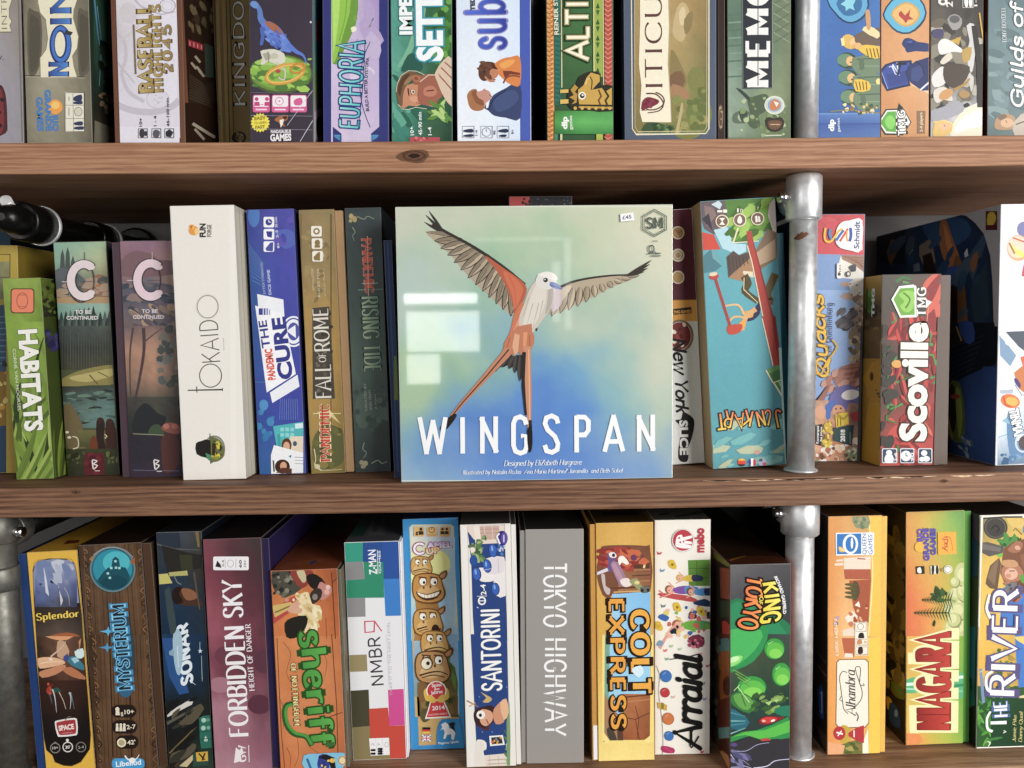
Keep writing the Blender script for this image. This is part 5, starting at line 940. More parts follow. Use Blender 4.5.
# blue sky market town box right of the post
b = Box('sky blue box with red top band and old town picture, right of the middle post', [(806,215),(867,213),(858.8,461),(805,463)], 'B', depth=.23, lid='7f9cc8', side='48546a', top='a84048', group=GM)
a = b.art('illustration'); a.px().G(794,290,866,464,[['8fb0dc','9ab4dc'],['84a6d8','96b0d8'],['80a0d2','8fa8d0'],['86a0cc','8a98b8']],.03,8,20,3)
a.z(15).P([60,90,310,88,303,298,60,292],'cc4a52'); a.S([60,110,306,104],10,'c05a60'); a.X(20,70,95,300,290,['d0565c','c24850'],6,16,2,2.5,0)
a.z(32).P([240,330,390,330,385,500,330,470,240,460,215,430],'e4e0d6',0).P([240,325,395,328,392,440,330,390,250,352],'a07a66',0)
for i in range(6): a.S([260+i*20,335+i*9,390,345+i*18],5,'84604e')
a.P([235,500,262,482,385,490,380,525,300,512,250,510],'b4917c',0).P([235,570,262,552,300,545,385,560,380,620,300,590,255,585],'b89a86',0).P([285,490,330,460,385,470,380,600,300,560],'d8d0c8',0)
for x,y in ((290,492),(330,500),(345,545),(300,556),(360,585)): a.R(x,y,x+10,y+7,'6a5a58')
a.P([300,650,380,560,380,768,300,768],'9c8474',0); a.P([215,730,250,700,285,690,330,640,300,700,290,768,225,755],'4c4a50',3); a.X(22,230,640,330,760,['3f3e46','5a5658','6c6468'],8,20,4,2.2,-35); a.X(26,320,560,385,768,['b89c88','8a7464','c8b4a0','7a6456'],8,20,6)
a.z(33).P([270,0,330,-20,335,180,290,200,300,90,262,40],'94806a',0).X(24,270,0,335,190,['b09878','7c6a58','c4b090','6a5a4a'],8,20,5); a.P([225,200,335,170,335,290,240,300,180,270,130,390,80,390,80,400,180,250],'9a6658',0)
for i in range(9): a.S([225-i*10,215+i*18,330,205+i*12],5,['7c4e44','b07c6a'][i%2])
a.X(22,140,230,330,330,['a87464','8a5648','c09080','6f4a44'],8,20,8,2,-45)
a.G(78,385,330,725,[['b08a74','c89c7c','8a6c62'],['d0a07c','b88468','7a6a70'],['c8906c','b47c5c','a08a7c'],['e0b090','c08c6c','98907c']],.2,14,18,3)
a.P([160,370,200,320,260,300,320,330,325,400,270,400,250,440,190,430,150,460],'6a66a0',3); a.E(275,355,50,28,'e8e2dc',-10); a.P([135,450,140,410,180,385,200,400,170,430,165,480,145,490],'4a6ab0',3); a.E(210,440,34,30,'d89c78'); a.E(195,432,5,5,'3a2a28'); a.E(222,430,5,5,'3a2a28'); a.S([195,455,225,452],4,'8a4a38'); a.P([270,460,320,450,325,500,290,495],'a83c44',3); a.E(110,450,30,36,'d8a080'); a.E(95,640,22,26,'e0a888'); a.E(150,660,40,30,'eae2d8',-20); a.E(110,690,34,22,'d08868'); a.E(215,650,34,34,'c07c50'); a.E(285,680,38,40,'9cac84'); a.X(40,85,600,320,715,['e8c8a8','b06c4c','8a9a70','d89870','6c4c3c','efe6da'],8,22,9)
a.P([330,-20,345,-20,330,725,310,725],'4a4a50')
a = b.art('publisher_logo'); a.z(32).P([208,240,212,180,240,135,290,122,365,120,357,297,300,300,240,285,215,262],'f4f2f0',3).R(300,120,366,297,'f4f2f0'); a.S([148,166,142,215,152,245,180,245,205,215,225,185,250,172],13,'e8b83c',sm=5); a.S([178,172,172,200,182,232],15,'4a8ac0',sm=4); a.S([210,240,235,205,255,180],15,'3a6ab4'); a.S([232,246,262,200,280,170],12,'d8402c'); a.S([295,165,298,210,290,246],17,'3a56a4',sm=4); a.S([275,180,272,215,278,246],10,'e8a03c',sm=4); a.T('Schmidt',346,288,350,128,32,'2c3a7c','b')
a = b.art('title'); a.px().T('Quacks',828.5,378,822,295,12,'e8b83a','scriptb',('6a4a1c',1.2)).S([832,340,836,348,826,362,820,374,813,372],2,'d8a834',1.2,sm=5).S([816,362,828,376],1.8,'e0b03a',1)
a = b.art('subtitle'); a.px().T('of Quedlinburg',831,352,832,303,6,'4a4c6c','serif')
a = b.art('award_badge'); a.z(33).P([180,535,292,520,280,635,178,605],'2f4a4c').P([84,520,120,515,126,560,112,635,84,625],'2c3034').P([190,470,210,455,260,452,265,515,195,535],'e8c83a').P([205,455,235,480,262,452,262,470,235,495,192,475],'b8962c').E(150,535,20,30,'c8a834',-25).E(142,612,20,30,'c8a834',25).X(18,125,505,170,640,['d8bc40','8a7424','e8d060'],6,12,3).T('2018',242,612,242,545,24,'f4f2ea','bb').T('Kennerspiel',98,622,100,525,14,'f2efe6','b').T('des Jahres',116,612,118,530,11,'f2efe6','b').R(200,482,206,528,'8a7a2c').R(216,478,222,524,'8a7a2c').R(268,560,274,625,'7a8a84')
a = b.art('player_icons'); a.z(15).RR(165,335,188,405,6,'eae6e0').E(176,385,7,8,'4a4444').E(218,384,11,13,'5a5654').E(218,384,6,7,'e8e4de').T('10+',184,375,184,340,9,'5a5654','b').P([225,350,250,340,252,370,235,372],'4a4c54',2)

# chilli box
b = Box('charcoal box covered in red and green chilli peppers, cream title reading upwards', [(882.6,274.2),(941,274),(939,466),(878.8,466.8)], 'B', depth=.27, lid='4a4640', side='2c2a28', top='5a5048', tray=('r', 10, '6a5c54', '7a6a60'), left='a87c2c', group=GM)
a = b.art('side_panel','L'); a.z(15).G(290,380,382,690,[['b0842c','b8902f'],['4a3c28','5c4828'],['5a4630','6a5234']],.12,6,10,2)
a.X(14,300,500,376,680,['3c3020','6a543a','8a6a3c'],8,20,4)
a.z(16).G(270,0,366,130,[['6a5030','7c5c30'],['54402a','6a5030']],.1,6,6,3); a.P([285,220,330,150,366,140,366,630,270,610,320,300],'c28f28',0); a.P([335,160,366,142,366,300,320,330,305,250],'b8862a',2); a.E(328,212,8,20,'5a3c14'); a.X(6,335,260,362,330,['5a3c14'],3,6,2)
a = b.art('side_logo','L'); a.z(15).E(318,510,16,52,'5a8a2c').E(318,520,10,34,'3c6420').T('TMG',340,580,342,450,13,'e8e6da','bb',('2a2a26',.02)).S([308,450,306,585],5,'1f1c18')
a = b.art('illustration'); a.z(15).G(360,380,650,700,[['54504a','5a544c','5c4a44'],['4c4842','5c4a42','a84a40'],['544640','84443c','c04a40']],.07,12,12,2)
a.z(16).G(360,-20,650,640,[['4a4640','8a403a','b8423a'],['44413b','5c443c','a03c36'],['4c443c','7c3c36','a83f38'],['84403a','b8443c','b03c34'],['b8443c','c04a40','a83a34']],.08,12,24,5)
rg = random.Random(11); a.z(15)
for x,y,L,w_,an in ((600,500,190,80,70),(560,480,150,50,-60),(640,430,180,60,110),(440,640,110,40,20),(420,560,80,26,70),(590,640,150,70,120)): a.LF(x,y,L,w_,an,rg.choice(['b83c38','c84a42','a8342f','d0604c']),.18,'8f2c2a')
a.S([440,420,470,400,510,410],14,'3f7a42',6,sm=4); a.S([470,420,500,425],12,'5a9a50',5); a.S([420,610,440,590,430,570],10,'4c8a48',5,sm=4); a.S([560,470,585,520,580,600],5,'d89a80',3,sm=4)
a.z(16)
for x,y,L,w_,an,c_ in ((600,60,150,70,100,'c0423c'),(440,250,90,30,-110,'c8503c'),(400,220,70,24,60,'b84434'),(430,300,70,22,80,'c04838'),(560,330,110,50,60,'c8584a'),(620,330,150,70,80,'b83a36'),(600,480,160,90,-30,'c44a42'),(640,400,140,60,120,'a83632'),(420,540,150,110,-60,'c0443e'),(520,420,110,50,30,'cc6a50'),(400,410,40,30,20,'c8523c'),(610,210,90,40,70,'b43c38'),(470,10,80,40,150,'c04a40'),(625,20,90,50,95,'d0645a')): a.LF(x,y,L,w_,an,c_,.15,'93302c')
for pts in ([440,195,470,215,445,240,430,220],[400,360,405,335,430,350,450,345],[580,230,620,210,615,240,580,250],[610,150,630,140,625,165],[480,500,520,510,500,540,470,530],[590,95,605,120],[440,120,430,150,445,175]): a.S(pts,13,'4c8a46',6,sm=4)
rg = random.Random(21)
for i in range(34):
    y = rg.uniform(-20,620); x = rg.uniform(375,640); a.LF(x,y,rg.uniform(60,120),rg.uniform(24,48),rg.choice([70,100,-60,130,-110,20])+rg.uniform(-20,20),rg.choice(['b03030','c03c34','9a2a28','c84a3c']),rg.uniform(-.3,.3),'7c2224')
for i in range(16):
    y = rg.uniform(-20,600); x = rg.uniform(380,640); a.S([x,y,x+rg.uniform(-30,30),y+rg.uniform(-30,30),x+rg.uniform(-44,44),y+rg.uniform(10,50)],11,rg.choice(['3f7a3c','52944a','2f5c30']),5,sm=3)
for i in range(14): a.E(rg.uniform(368,420),rg.uniform(-10,520),rg.uniform(10,26),rg.uniform(16,40),'3f3b36',rg.uniform(0,90),9)
a.E(440,155,24,18,'d8a050'); a.E(628,150,14,16,'5a9a50')
a.S([640,-60,620,640],26,'6a5c56',24)
a = b.art('title'); a.px().T('Scoville',924.5,441.5,926.5,322.5,26,'f4ead8','bb',('3a2c28',.035))
a.T('Scoville',924.5,441.5,926.5,322.5,26,'f6eee0','bb')
a = b.art('publisher_logo'); a.z(15).P([415,500,450,440,515,432,515,582,455,584],'f0f0e8').P([515,432,530,440,575,500,600,512,575,540,530,582,515,582],'f0f0e8').P([425,500,455,450,520,446,522,570,460,574],'6fa83c').P([450,480,480,460,520,470,515,540,480,560,455,530,475,510],'93c858',3).S([470,470,500,500,480,540],7,'4a7a2c',sm=4).P([530,440,572,445,574,578,530,578],'4a4640').T('TMG',572,578,572,446,38,'f4f2ea','slab')
a = b.art('player_icons'); a.z(16)
for x0,x1 in ((372,442),(455,520),(537,602)): a.RR(x0,540,x1,608,6,'d8dce0').RR(x0+4,544,x1-4,604,5,'33405c')
a.E(405,560,14,12,'f0f0f0').P([385,604,390,570,420,570,424,604],'f0f0f0',2).E(482,575,24,24,'f0f0f0').S([482,575,482,560],4,'33405c').S([482,575,492,575],4,'33405c').E(565,562,14,13,'f0f0f0').E(575,588,16,13,'f0f0f0').E(555,590,13,11,'f0f0f0').T('90',516,600,516,560,12,'f0f0f0','b').T('2-6',438,600,438,560,10,'f0f0f0','b')

# big white and navy box at the right end
b = Box('big white and navy box at the right end, arched picture window on its side', [(1001,204),(1078,203),(1071,465),(994.8,466)], 'B', depth=.275, lid='eeeef4', side='9c9ca0', top='d8d8dc', left='b4b2b4', group=GM)
a = b.art('side_panel','L'); a.z(15)
a.P([352,165,560,125,700,108,760,118,800,150,840,200,870,300,880,420,885,600,895,640,918,652,918,1220,300,1220,340,600],'23303f',0)
a.P([360,172,560,135,695,118,755,128,790,158,828,208,856,300,866,420,870,610,880,645,600,640,350,500],'1f3350',0); a.P([560,140,690,122,760,140,780,200,700,260,600,240],'2c5078',3); a.P([640,150,665,130,700,230,730,320,680,360,640,260],'a8683c',3); a.P([655,160,672,180,700,280,680,300],'c88048',3)
a.P([545,255,590,225,605,240,620,330,580,380,545,300],'86786a',0); a.P([560,300,600,285,625,380,570,400],'2c1c16',0); a.P([350,170,480,150,520,260,480,340,350,330],'18202c',0); a.P([480,170,530,150,540,360,500,400,480,300],'2a3c54',0); a.P([500,270,515,260,520,295,498,300],'8a8c90'); a.P([520,340,545,330,550,370,520,375],'707a84')
a.P([700,340,740,330,770,640,760,690,720,640],'7a5434',3); a.P([690,400,720,380,720,686,690,686],'2c1c18',0); a.P([640,370,720,345,735,390,690,440,650,400],'34508c',3); a.P([750,290,765,265,770,300,755,310],'c8ccd0'); a.P([760,320,840,200,850,240,790,420],'3c5468',0); a.P([780,460,850,330,868,560,800,660],'2c4250',0); a.X(20,400,200,840,640,['2c4664','1c2a3c','4a5c6c','8a6040','33506c'],10,34,4,2.6,-60)
a.z(31).P([40,-20,320,-20,320,-0,310,180,250,220,100,280,30,310],'101722',0); a.G(30,200,312,760,[['1c2a44','223a66','2a4a86'],['20304a','2f4f8a','34579a'],['1c2c44','2a4478','335694']],.06,10,14,3)
a.P([20,-40,300,-40,300,120,230,215,110,270,20,310],'141c28',0)
for i in range(7): a.S([50,100+i*30,240-i*10,30+i*30],4,'2a3644')
a.P([20,-40,180,-40,140,60,60,110,20,110],'2c2a2c',0); a.P([100,-40,180,-40,190,60,140,70],'2c4a8c',2); a.S([90,-20,120,60],8,'b08a44')
a.P([40,310,110,290,140,480,120,620,40,560],'5a6a34',2); a.P([50,330,75,300,95,420,80,560,50,520],'2a2c1c',2); a.P([85,340,110,330,125,480,105,600],'8a9a48',2); a.E(85,365,26,14,'a04030'); a.S([40,460,70,600],10,'a88a3c'); a.X(10,110,600,180,700,['8a9aa8','5c7088'],4,10,3,3,60)
a = b.art('stamp','L'); a.z(15).R(850,96,903,183,'6a3024').P([860,112,885,100,898,130,880,165,858,160],'d8b83c',3).R(850,160,903,183,'5a1c20')
a = b.art('illustration'); a.z(30).G(335,75,470,780,[['f0eef4','ece8f4'],['e6e2f2','e0dcf0'],['eae8f4','e4e2f2']],.02,6,14,2); a.E(462,215,40,42,'7478a8'); a.E(428,318,62,72,'e0a87c').E(424,312,54,62,'d8d0b8').P([385,290,400,340,450,372,461,340,430,330],'f0dc6c',3).S([380,290,410,350],10,'b06a3c').S([400,262,461,285],8,'d0543c'); a.P([447,470,461,400,470,480],'c04a44'); a.S([380,520,415,520],3,'c8d4e4').S([385,400,390,460],2,'c8cce4')
a.z(31).G(315,10,470,760,[['dfe4ea','cfd6de'],['f0f2f4','e4e8ee'],['eef0f4','e0e8ee'],['d8e2ea','a8c0d0'],['6a8aa8','54789a']],.05,8,16,3)
a.P([325,30,330,140,385,200,418,140,380,90],'7c9ab8',0); a.P([360,10,470,5,470,120,430,90],'4c5460',0); a.P([355,70,400,55,412,75,370,85],'f2f4f6'); a.P([415,115,445,105,452,125,425,132],'f2f4f6'); a.P([405,235,460,190,470,200,470,350,430,320],'c8743c',0); a.P([440,150,470,140,470,210,455,200],'d8603c'); a.E(425,290,12,30,'4a3a70',-30); a.S([410,300,450,360,470,350],4,'5a6470')
a.P([328,330,400,325,402,348,330,350],'b0b8c8'); a.E(385,390,54,38,'e0702c',15).E(395,392,34,24,'f2b04c',15).S([345,360,360,410,390,420],8,'c0442c'); a.P([365,490,385,460,420,560,470,600,470,680,430,700,380,680],'5c86b0',2); a.P([340,500,365,480,390,520],'8ab4cc'); a.S([320,590,400,560,440,620,400,700],3,'5a8ab8'); a.X(12,325,600,440,740,['4c7aa4','7aa0c0','3c6088'],8,24,5)
a = b.art('title'); a.z(31).T('TINMAN',378,438,415,610,52,'f6f6f8','bb',('3c3c44',.06)).O(455,620,40,48,10,'c8d4e0').E(460,620,30,38,'54484a')
a = b.art('lid_edge'); a.z(31).S([318,0,304,745],4,'6a7890').S([304,745,470,735],6,'f2f2f4')
# ================================================================== bottom shelf
GB = 'board game boxes on the bottom shelf'  # box tops in this row are coloured dark, the board's shade painted in
DK = '2a2420'

b = Box('yellow framed black box with misty mountains, craftsman\'s hands and gold lettering', [(27,552.4),(77,550),(97,771),(45.3,771)], 'C', lid='e8b93c', side='2c4a86', top='c8961c', tray=('l', 9, '183a72', '122850'), group=GB)
a = b.art('illustration'); a.px().P([15,540,105,540,105,775,15,775],'1c1613'); a.z(17).P([190,400,200,350,225,310,270,300,320,298,375,300,420,305,445,340,452,380,480,600,500,800,240,800,205,560],'2a221c',0); a.P([193,400,203,352,228,314,320,300,418,308,442,342,450,380,468,560,210,580],'8a94b4',0)
a.G(205,330,455,590,[['a4acc8','c0c4d4','8c94b4'],['6c7ca8','8088ac','5c6a98'],['55649a','6a749c','4a5580'],['3a3f58','55586a','34364c']],.05,12,14,3,.2); a.P([225,330,300,318,330,400,270,470,215,420],'7a88b0',2).P([300,318,380,310,350,420,330,380],'c8ccd8',2).P([255,330,275,420,290,520,270,500],'d4d8e4').P([340,400,345,470,372,545,360,580,350,500],'d8d4d4').S([380,470,405,520,410,575],6,'a8a0a4',3,sm=3).E(310,435,14,10,'2c3454').E(330,440,10,7,'2c3454').E(240,450,8,6,'343c5c'); a.X(10,220,320,440,420,['b4bace','7484ac'],12,26,4,2,60)
a.z(17).G(208,585,490,780,[['2f2722','3c322c','2c2420'],['3a2e28','54463e','3a302a'],['4a3c34','6a5a50','46382f']],.06,10,8,3,.1); a.P([300,752,400,735,470,755,470,770,300,770],'a85c34',3)
a.z(18).G(218,-10,510,260,[['3a2a22','7a5640','3c2a20'],['2a1e18','6a4a38','453024'],['241a15','5a382a','3c261c']],.08,12,12,4,.14); a.P([280,-5,330,10,390,12,425,-5,425,-10,280,-10],'e0a070',2); a.P([340,20,380,20,410,80,390,120,340,110],'caa080',2)
a.P([222,120,300,112,370,128,385,150,330,165,300,172,240,180,226,160],'e6b48c',2).P([232,200,300,178,370,155,390,175,330,215,250,235],'c88860',2).S([240,150,300,140,365,140],8,'f4d4b4',4,sm=3).P([370,190,420,170,500,225,500,245,430,230],'b8744c',2).P([400,120,440,105,470,130,495,160,495,190,440,170,410,150],'3a7c90',2).P([420,120,450,112,470,135,440,150],'a4d0dc').P([440,80,490,60,496,110,460,120],'d8ecec',2).P([375,110,400,90,410,125,380,140],'3c4a8c').S([300,110,360,60,390,20],10,'d8b8a0',4,sm=3); a.E(300,125,12,8,'f6e0cc'); a.P([465,20,480,0,470,80],'c88c64')
a.G(235,250,520,620,[['3a2018','42261c','2f1e16'],['2a1a14','3c241c','241812'],['1c1512','231a16','1a1412'],['1a1412','1c1614','161110']],.06,12,16,3,.1); a.P([275,300,300,280,305,310,295,335,280,325],'a83424',2); a.X(5,275,270,315,330,['c84830','8a2a1c'],5,9,3); a.S([310,300,325,350,335,440],10,'c4ccd0',2,sm=3).S([345,310,375,370,390,420],5,'c8b8a8',3,sm=3).S([410,320,420,350,415,420],12,'b4c0c4',2,sm=3).S([420,320,440,420],6,'6a7478',2).S([295,330,310,390],6,'5c6c74',2).P([310,300,340,290,365,315,330,320],'2c5448')
a.P([245,560,275,690,330,740,420,752,510,720,540,660,535,540],'1a1412',0).P([270,680,320,735,420,750,500,725,536,672,530,600,260,600],'1a1412',0)
a.px().P([20,540,38.5,560,34.5,563.5,33,570,34,600,36.5,640,40,700,44,738,46.5,750,52.5,755,55,762,64,765.5,72,766,74,800,20,800],'e4b53a').P([100,540,71.5,559,75,564,76.8,572,79,590,82,615,85,660,88.5,700,91,735,90,749,84.5,757,81,762,71,766,71,800,110,800],'e4b53a').P([15,540,100,540,78,566,73,562,66,558.6,50,558.4,38,561,34,566],'e4b53a')
a.S([38.5,560,34.5,563.5,33,570,34,600,36.5,640,40,700,44,738,46.5,750,52.5,755,55,762,64,765.5,72,766,81,762,84.5,757,90,749,91,735,88.5,700,85,660,82,615,79,590,76.8,572,75,564,71.5,559,66,558.6,50,558.4,38.5,560],.5,'8a6a2c')
a = b.art('title'); a.z(17).T('Splendor',218,664,468,640,40,'f0cf58','serifb',('3c2c14',1.6))
a = b.art('publisher_logo'); a.z(18).P([325,500,345,485,440,470,458,490,460,560,440,575,360,582,340,572],'f0ece8',2).P([334,505,350,493,436,480,448,494,452,552,434,566,364,572,348,562],'a82c34',2).S([385,485,410,462,425,470],6,'7a746c',2,sm=3).T('SPACE',350,546,440,534,30,'f6e8e0','bb').T('cowboys',366,564,430,558,8,'d89a98','b')
a = b.art('player_icons'); a.z(18)
for x,y,c_ in ((328,648,'8a8680'),(402,642,'e8e4dc'),(480,642,'7a766e')): a.O(x,y,28,28,6,c_)
a.E(400,602,9,9,'e8e4dc').R(396,608,406,616,'e8e4dc').R(320,612,336,622,'8a8680').T("10+",312,656,346,652,16,'cfcabf','b').T("30'",388,652,418,650,18,'f2eee6','b').T('2-4',464,652,498,648,16,'a8a49a','b')
a = b.art('top_panel','T'); a.z(17).P([370,215,465,205,470,190,400,190],'6a2414')

b = Box('carved dark wood look box with a teal round haunted house window', [(77.2,544.6),(142,542.8),(158.5,771),(97.5,771)], 'C', lid='4a3423', side='2c1c14', top='2a1a12', tray=('r', 8.5, '4c3524', '2a1a12'), group=GB)
a = b.art('illustration'); a.z(17).G(455,205,900,770,[['3c2a1c','5c4430','6a4f36','5a4029','3c2818'],['4c3422','664b34','5c4430','6a4c34','442e1e'],['442e1e','5a422e','523a28','60442c','4a3220']],.12,18,24,3,.1)
for i in range(17): a.S([470+i*24,210,490+i*26,770],3,['35241a','775a3e','3f2b1e'][i%3])
rg = random.Random(8)
for sx in (0,1):
    for i in range(7):
        y = 240+i*76; x = (495 if not sx else 838)+i*5; a.S([x,y,x+22*(1-2*sx),y+20,x+4,y+44,x+18*(1-2*sx),y+70],5,['9a7048','2c1c12','80603c'][i%3],3,sm=4); a.E(x+8,y+30,9,11,'35231a').E(x+8,y+28,5,6,'8a6844')
a.z(18).G(530,-20,990,780,[['3c2a1c','6a4c32','5c4430','5e452e','3a271a'],['46301f','6c4e34','5a4028','694a30','442e1e'],['3a281a','664a32','6a4c34','60462e','402a1c'],['402a1c','60442e','644830','5c422c','3c281a']],.12,18,24,6,.1)
for i in range(17): a.S([540+i*24,-20,575+i*24,780],3,['35241a','775a3e','3f2b1e'][i%3])
for sx in (0,1):
    for i in range(9):
        y = 0+i*86; x = (545 if not sx else 890)+i*5; a.S([x,y,x+24*(1-2*sx),y+24,x+4,y+50,x+22*(1-2*sx),y+80],6,['94693e','2a1a10','7c5a38'][i%3],3,sm=4); a.E(x+8,y+36,10,12,'33211a').E(x+8,y+34,5,6,'8a6440')
for x in (690,800): a.S([x-40,-20,x-30+10,700],5,'2c1c12')
a = b.art('round_window'); a.z(17).E(668,362,136,136,'2c2a28').O(668,360,130,130,11,'6a8488').E(668,362,124,124,'1c6478').E(668,355,116,112,'2590a4').E(690,320,80,66,'48b8c4').P([575,430,610,380,640,350,660,350,668,300,685,285,705,300,712,345,745,350,770,400,765,430,700,470,630,465],'16505e',0).P([590,440,650,400,720,400,760,440,700,478,640,476],'124654',2)
for x,y in ((685,312),(660,352),(708,352),(640,384),(688,350),(652,410)): a.R(x-7,y-6,x+7,y+7,'a4e0e0')
a.P([530,300,560,270,548,320],'a07850').P([770,310,800,290,800,330,780,330],'9a5c38'); a.S([556,276,610,240,670,232,740,246,790,290],8,'93989a',4,sm=4)
a = b.art('title'); a.px().E(124,650,10.5,44,'2c4656',-4).E(126,688,7,9,'2f6484').P([100,631,107,629.6,109,626,110,629.6,116,631,110,632.4,109,636,107,632.4],'5cb4e0').P([99,647,106,645.8,108,642,109,645.8,114,647,109,648.4,108,652,106,648.4],'4a98c4')
a.T('MYSTERIUM',131.4,688.5,124.4,604,11.6,'16222e','serifb',('3a88b4',2.2)).T('MYSTERIUM',131.4,688.5,124.4,604,11.6,'16222e','roman',('8cd4f4',1.0))
a.T('MYSTERIUM',131.4,688.5,124.4,604,11.6,'1a2836','roman')
a = b.art('player_icons'); a.z(18).RR(664,392,808,466,36,'241a14').RR(668,482,812,560,36,'241a14').RR(690,572,820,650,36,'241a14').T('10+',740,446,796,442,26,'ece2cc','b').T('2-7',752,535,806,531,26,'ece2cc','b').T("42'",756,626,804,622,26,'ece2cc','b').E(697,416,12,12,'ece2cc').P([688,425,708,425,712,452,686,452],'ece2cc').E(724,440,7,7,'c8bca4').R(718,446,732,458,'c8bca4').E(722,614,27,27,'ece2c0').E(722,614,18,18,'b4a884')
for x in (696,718,738): a.E(x,508,8,8,'ece2cc').P([x-7,516,x+7,516,x+9,546,x-9,546],'ece2cc')
a = b.art('publisher_logo'); a.z(18).RR(664,706,858,770,26,'3a9cd4').S([742,690,760,712,790,716,812,706,826,684],9,'f4f4f2',4,sm=3).E(785,718,20,16,'f4f4f2').T('Libellud',690,756,838,742,32,'f6fafc','b')

b = Box('dark navy submarine box leaning behind the wooden box', [(155.5,532.4),(201.8,531),(213.6,770),(169,770)], 'C', lid='22303c', side='141a20', top='1a2024', group=GB, mat=CARD_G)
a = b.art('illustration'); a.z(19).G(15,120,280,670,[['3c4048','4a5058','3a3a38'],['26303c','2a3844','3c3426'],['1c3048','1f344c','2a3038'],['17293f','1a3048','20303c']],.08,12,20,3,.1); a.P([15,125,150,120,160,200,100,240,20,200],'2c3440',0).P([35,340,90,335,115,385,40,392],'c8c06c',0).P([95,330,190,320,195,345,100,350],'b4b06c',0).S([15,180,130,210,260,215],9,'5a5a54',4).P([60,190,200,230,270,240,265,310,190,320,90,330,70,260],'2a2824',0).P([150,240,215,240,220,320,160,315],'3a3a2a',0); a.S([120,340,140,380,160,390],4,'8a8a84',sm=2); a.P([112,440,130,410,160,405,240,420,240,450,275,500,180,500,130,490],'4a2f22',0).P([160,415,205,415,240,440,235,465,185,470],'8a5c40',3).P([112,450,125,410,165,405,150,440,170,480,130,492],'261a16',3); a.S([225,330,240,430,255,520],10,'5a5040',6); a.P([75,420,100,400,130,560,140,670,110,670,90,560],'3c4a4c',0); a.S([240,120,250,200],18,'7a6a44',12)
a.z(20).G(50,-20,320,680,[['1c3a5c','1c3654','1c2c40'],['1f4268','1a3450','1c2834'],['181e24','1c2228','20241f'],['16181a','1d1c1a','1c2c26'],['1a1a16','2c261a','28443a']],.08,12,20,3,.06); a.P([60,0,130,0,160,120,180,210,200,280,150,290,100,200],'24508a',0); a.P([85,385,205,315,222,322,215,340,90,405],'d8d4cc',0).P([85,430,260,335,265,345,90,445],'5c584c',0); a.S([180,380,225,470],5,'5a5648').S([150,420,220,480],4,'46443a').S([100,590,180,510,240,450],10,'6a5c3c',5,sm=3).S([110,600,200,530],4,'a8966c').S([130,660,180,600,240,585],14,'4a3a20',6,sm=3); a.X(24,90,300,260,650,['35342c','1a1a18','5a5240'],8,26,4,3,-40); a.P([150,655,230,588,240,600,190,660],'c8b890').P([220,590,300,575,300,650,220,660],'2c4c40',0)
a.P([235,585,296,580,298,628,240,632],'d0a83c').S([250,590,280,622],8,'3c3018').S([282,588,268,626],8,'3c3018')
a = b.art('title'); a.z(19); a.px().T('SONAR',192.5,682,187.5,622.5,10.5,'e4eef4','black',None,lean=-.25)
a.z(20).S([256,75,256,20],2,'c8d4dc').S([268,220,264,90],2,'c8d4dc').P([(258+(13 if k%2==0 else 5)*math.cos(k*math.pi/5-1.57),66+(13 if k%2==0 else 5)*math.sin(k*math.pi/5-1.57)) for k in range(10)],'dce6ec').S([215,225,235,240],5,'dce6ec',1)
a = b.art('submarine_emblem'); a.z(20).P([120,-20,150,-40,164,0,168,100,160,160,152,190,138,180,126,130,118,50],'a4c0d0',2).P([98,68,112,60,118,52,126,70,122,92,100,86],'8aa8bc').S([138,-30,146,150],4,'d4e4ec'); a.z(19).P([128,640,142,616,156,640,160,700,124,700],'a4c0d0',2)
a = b.art('player_icons'); a.z(20).P([252,410,270,398,320,392,330,560,262,565,256,520],'2c6c5c',0).S([256,480,325,475],3,'1c4438').S([256,520,326,515],3,'1c4438').E(276,420,12,12,'a8ccb8').E(298,418,10,10,'5a9480').E(274,460,12,12,'a8ccb8').E(300,458,9,9,'7ab09c').T('8+',296,528,294,500,18,'c8e0d0','b')

b = Box('plum coloured box with tall white capital lettering under a stormy sky', [(202.6,539),(261,537.8),(273,770.5),(214.8,771)], 'C', lid='6a3444', side='3a2c30', top='1e1618', tray=('r', 7, '241a44', '15102a'), mat=CARD_P, group=GB)
a = b.art('illustration'); a.z(19).G(265,155,600,670,[['7c4650','56383c','3c3434'],['84404e','563038','403236'],['8a4452','6c3640','4a2c34'],['a85a68','6c3642','54303a'],['a05668','84404e','5c3440']],.02,16,20,3,.14)
a.z(20).G(295,-10,640,670,[['96505e','7a3e4c','5a3440'],['7c4250','66333f','53303c'],['9c6270','8a5060','6a3a48'],['b48490','a06c7a','5f3644'],['a87482','9a6472','8a5868'],['b8909a','a87a86','94667a']],.02,16,24,4,.16); a.E(400,90,70,50,'6c3a48').E(560,340,60,50,'5a3040').E(580,120,50,60,'5c3442').E(360,240,60,40,'a87482')
a = b.art('title'); a.px().T('FORBIDDEN SKY',248.5,736,241.4,580,18.6,'f2eef0','roman',h1=19.5)
a = b.art('subtitle'); a.px().T('HEIGHT OF DANGER',254.6,690.5,250.4,624,5.2,'ece4e8','roman')
a = b.art('publisher_logo'); a.z(20).P([430,640,440,560,460,575,470,555,480,590,465,600,470,628],'f0e8ea').S([505,548,508,635],4,'f0e8ea').T('GW',492,632,492,552,40,'f0e8ea','serifb')
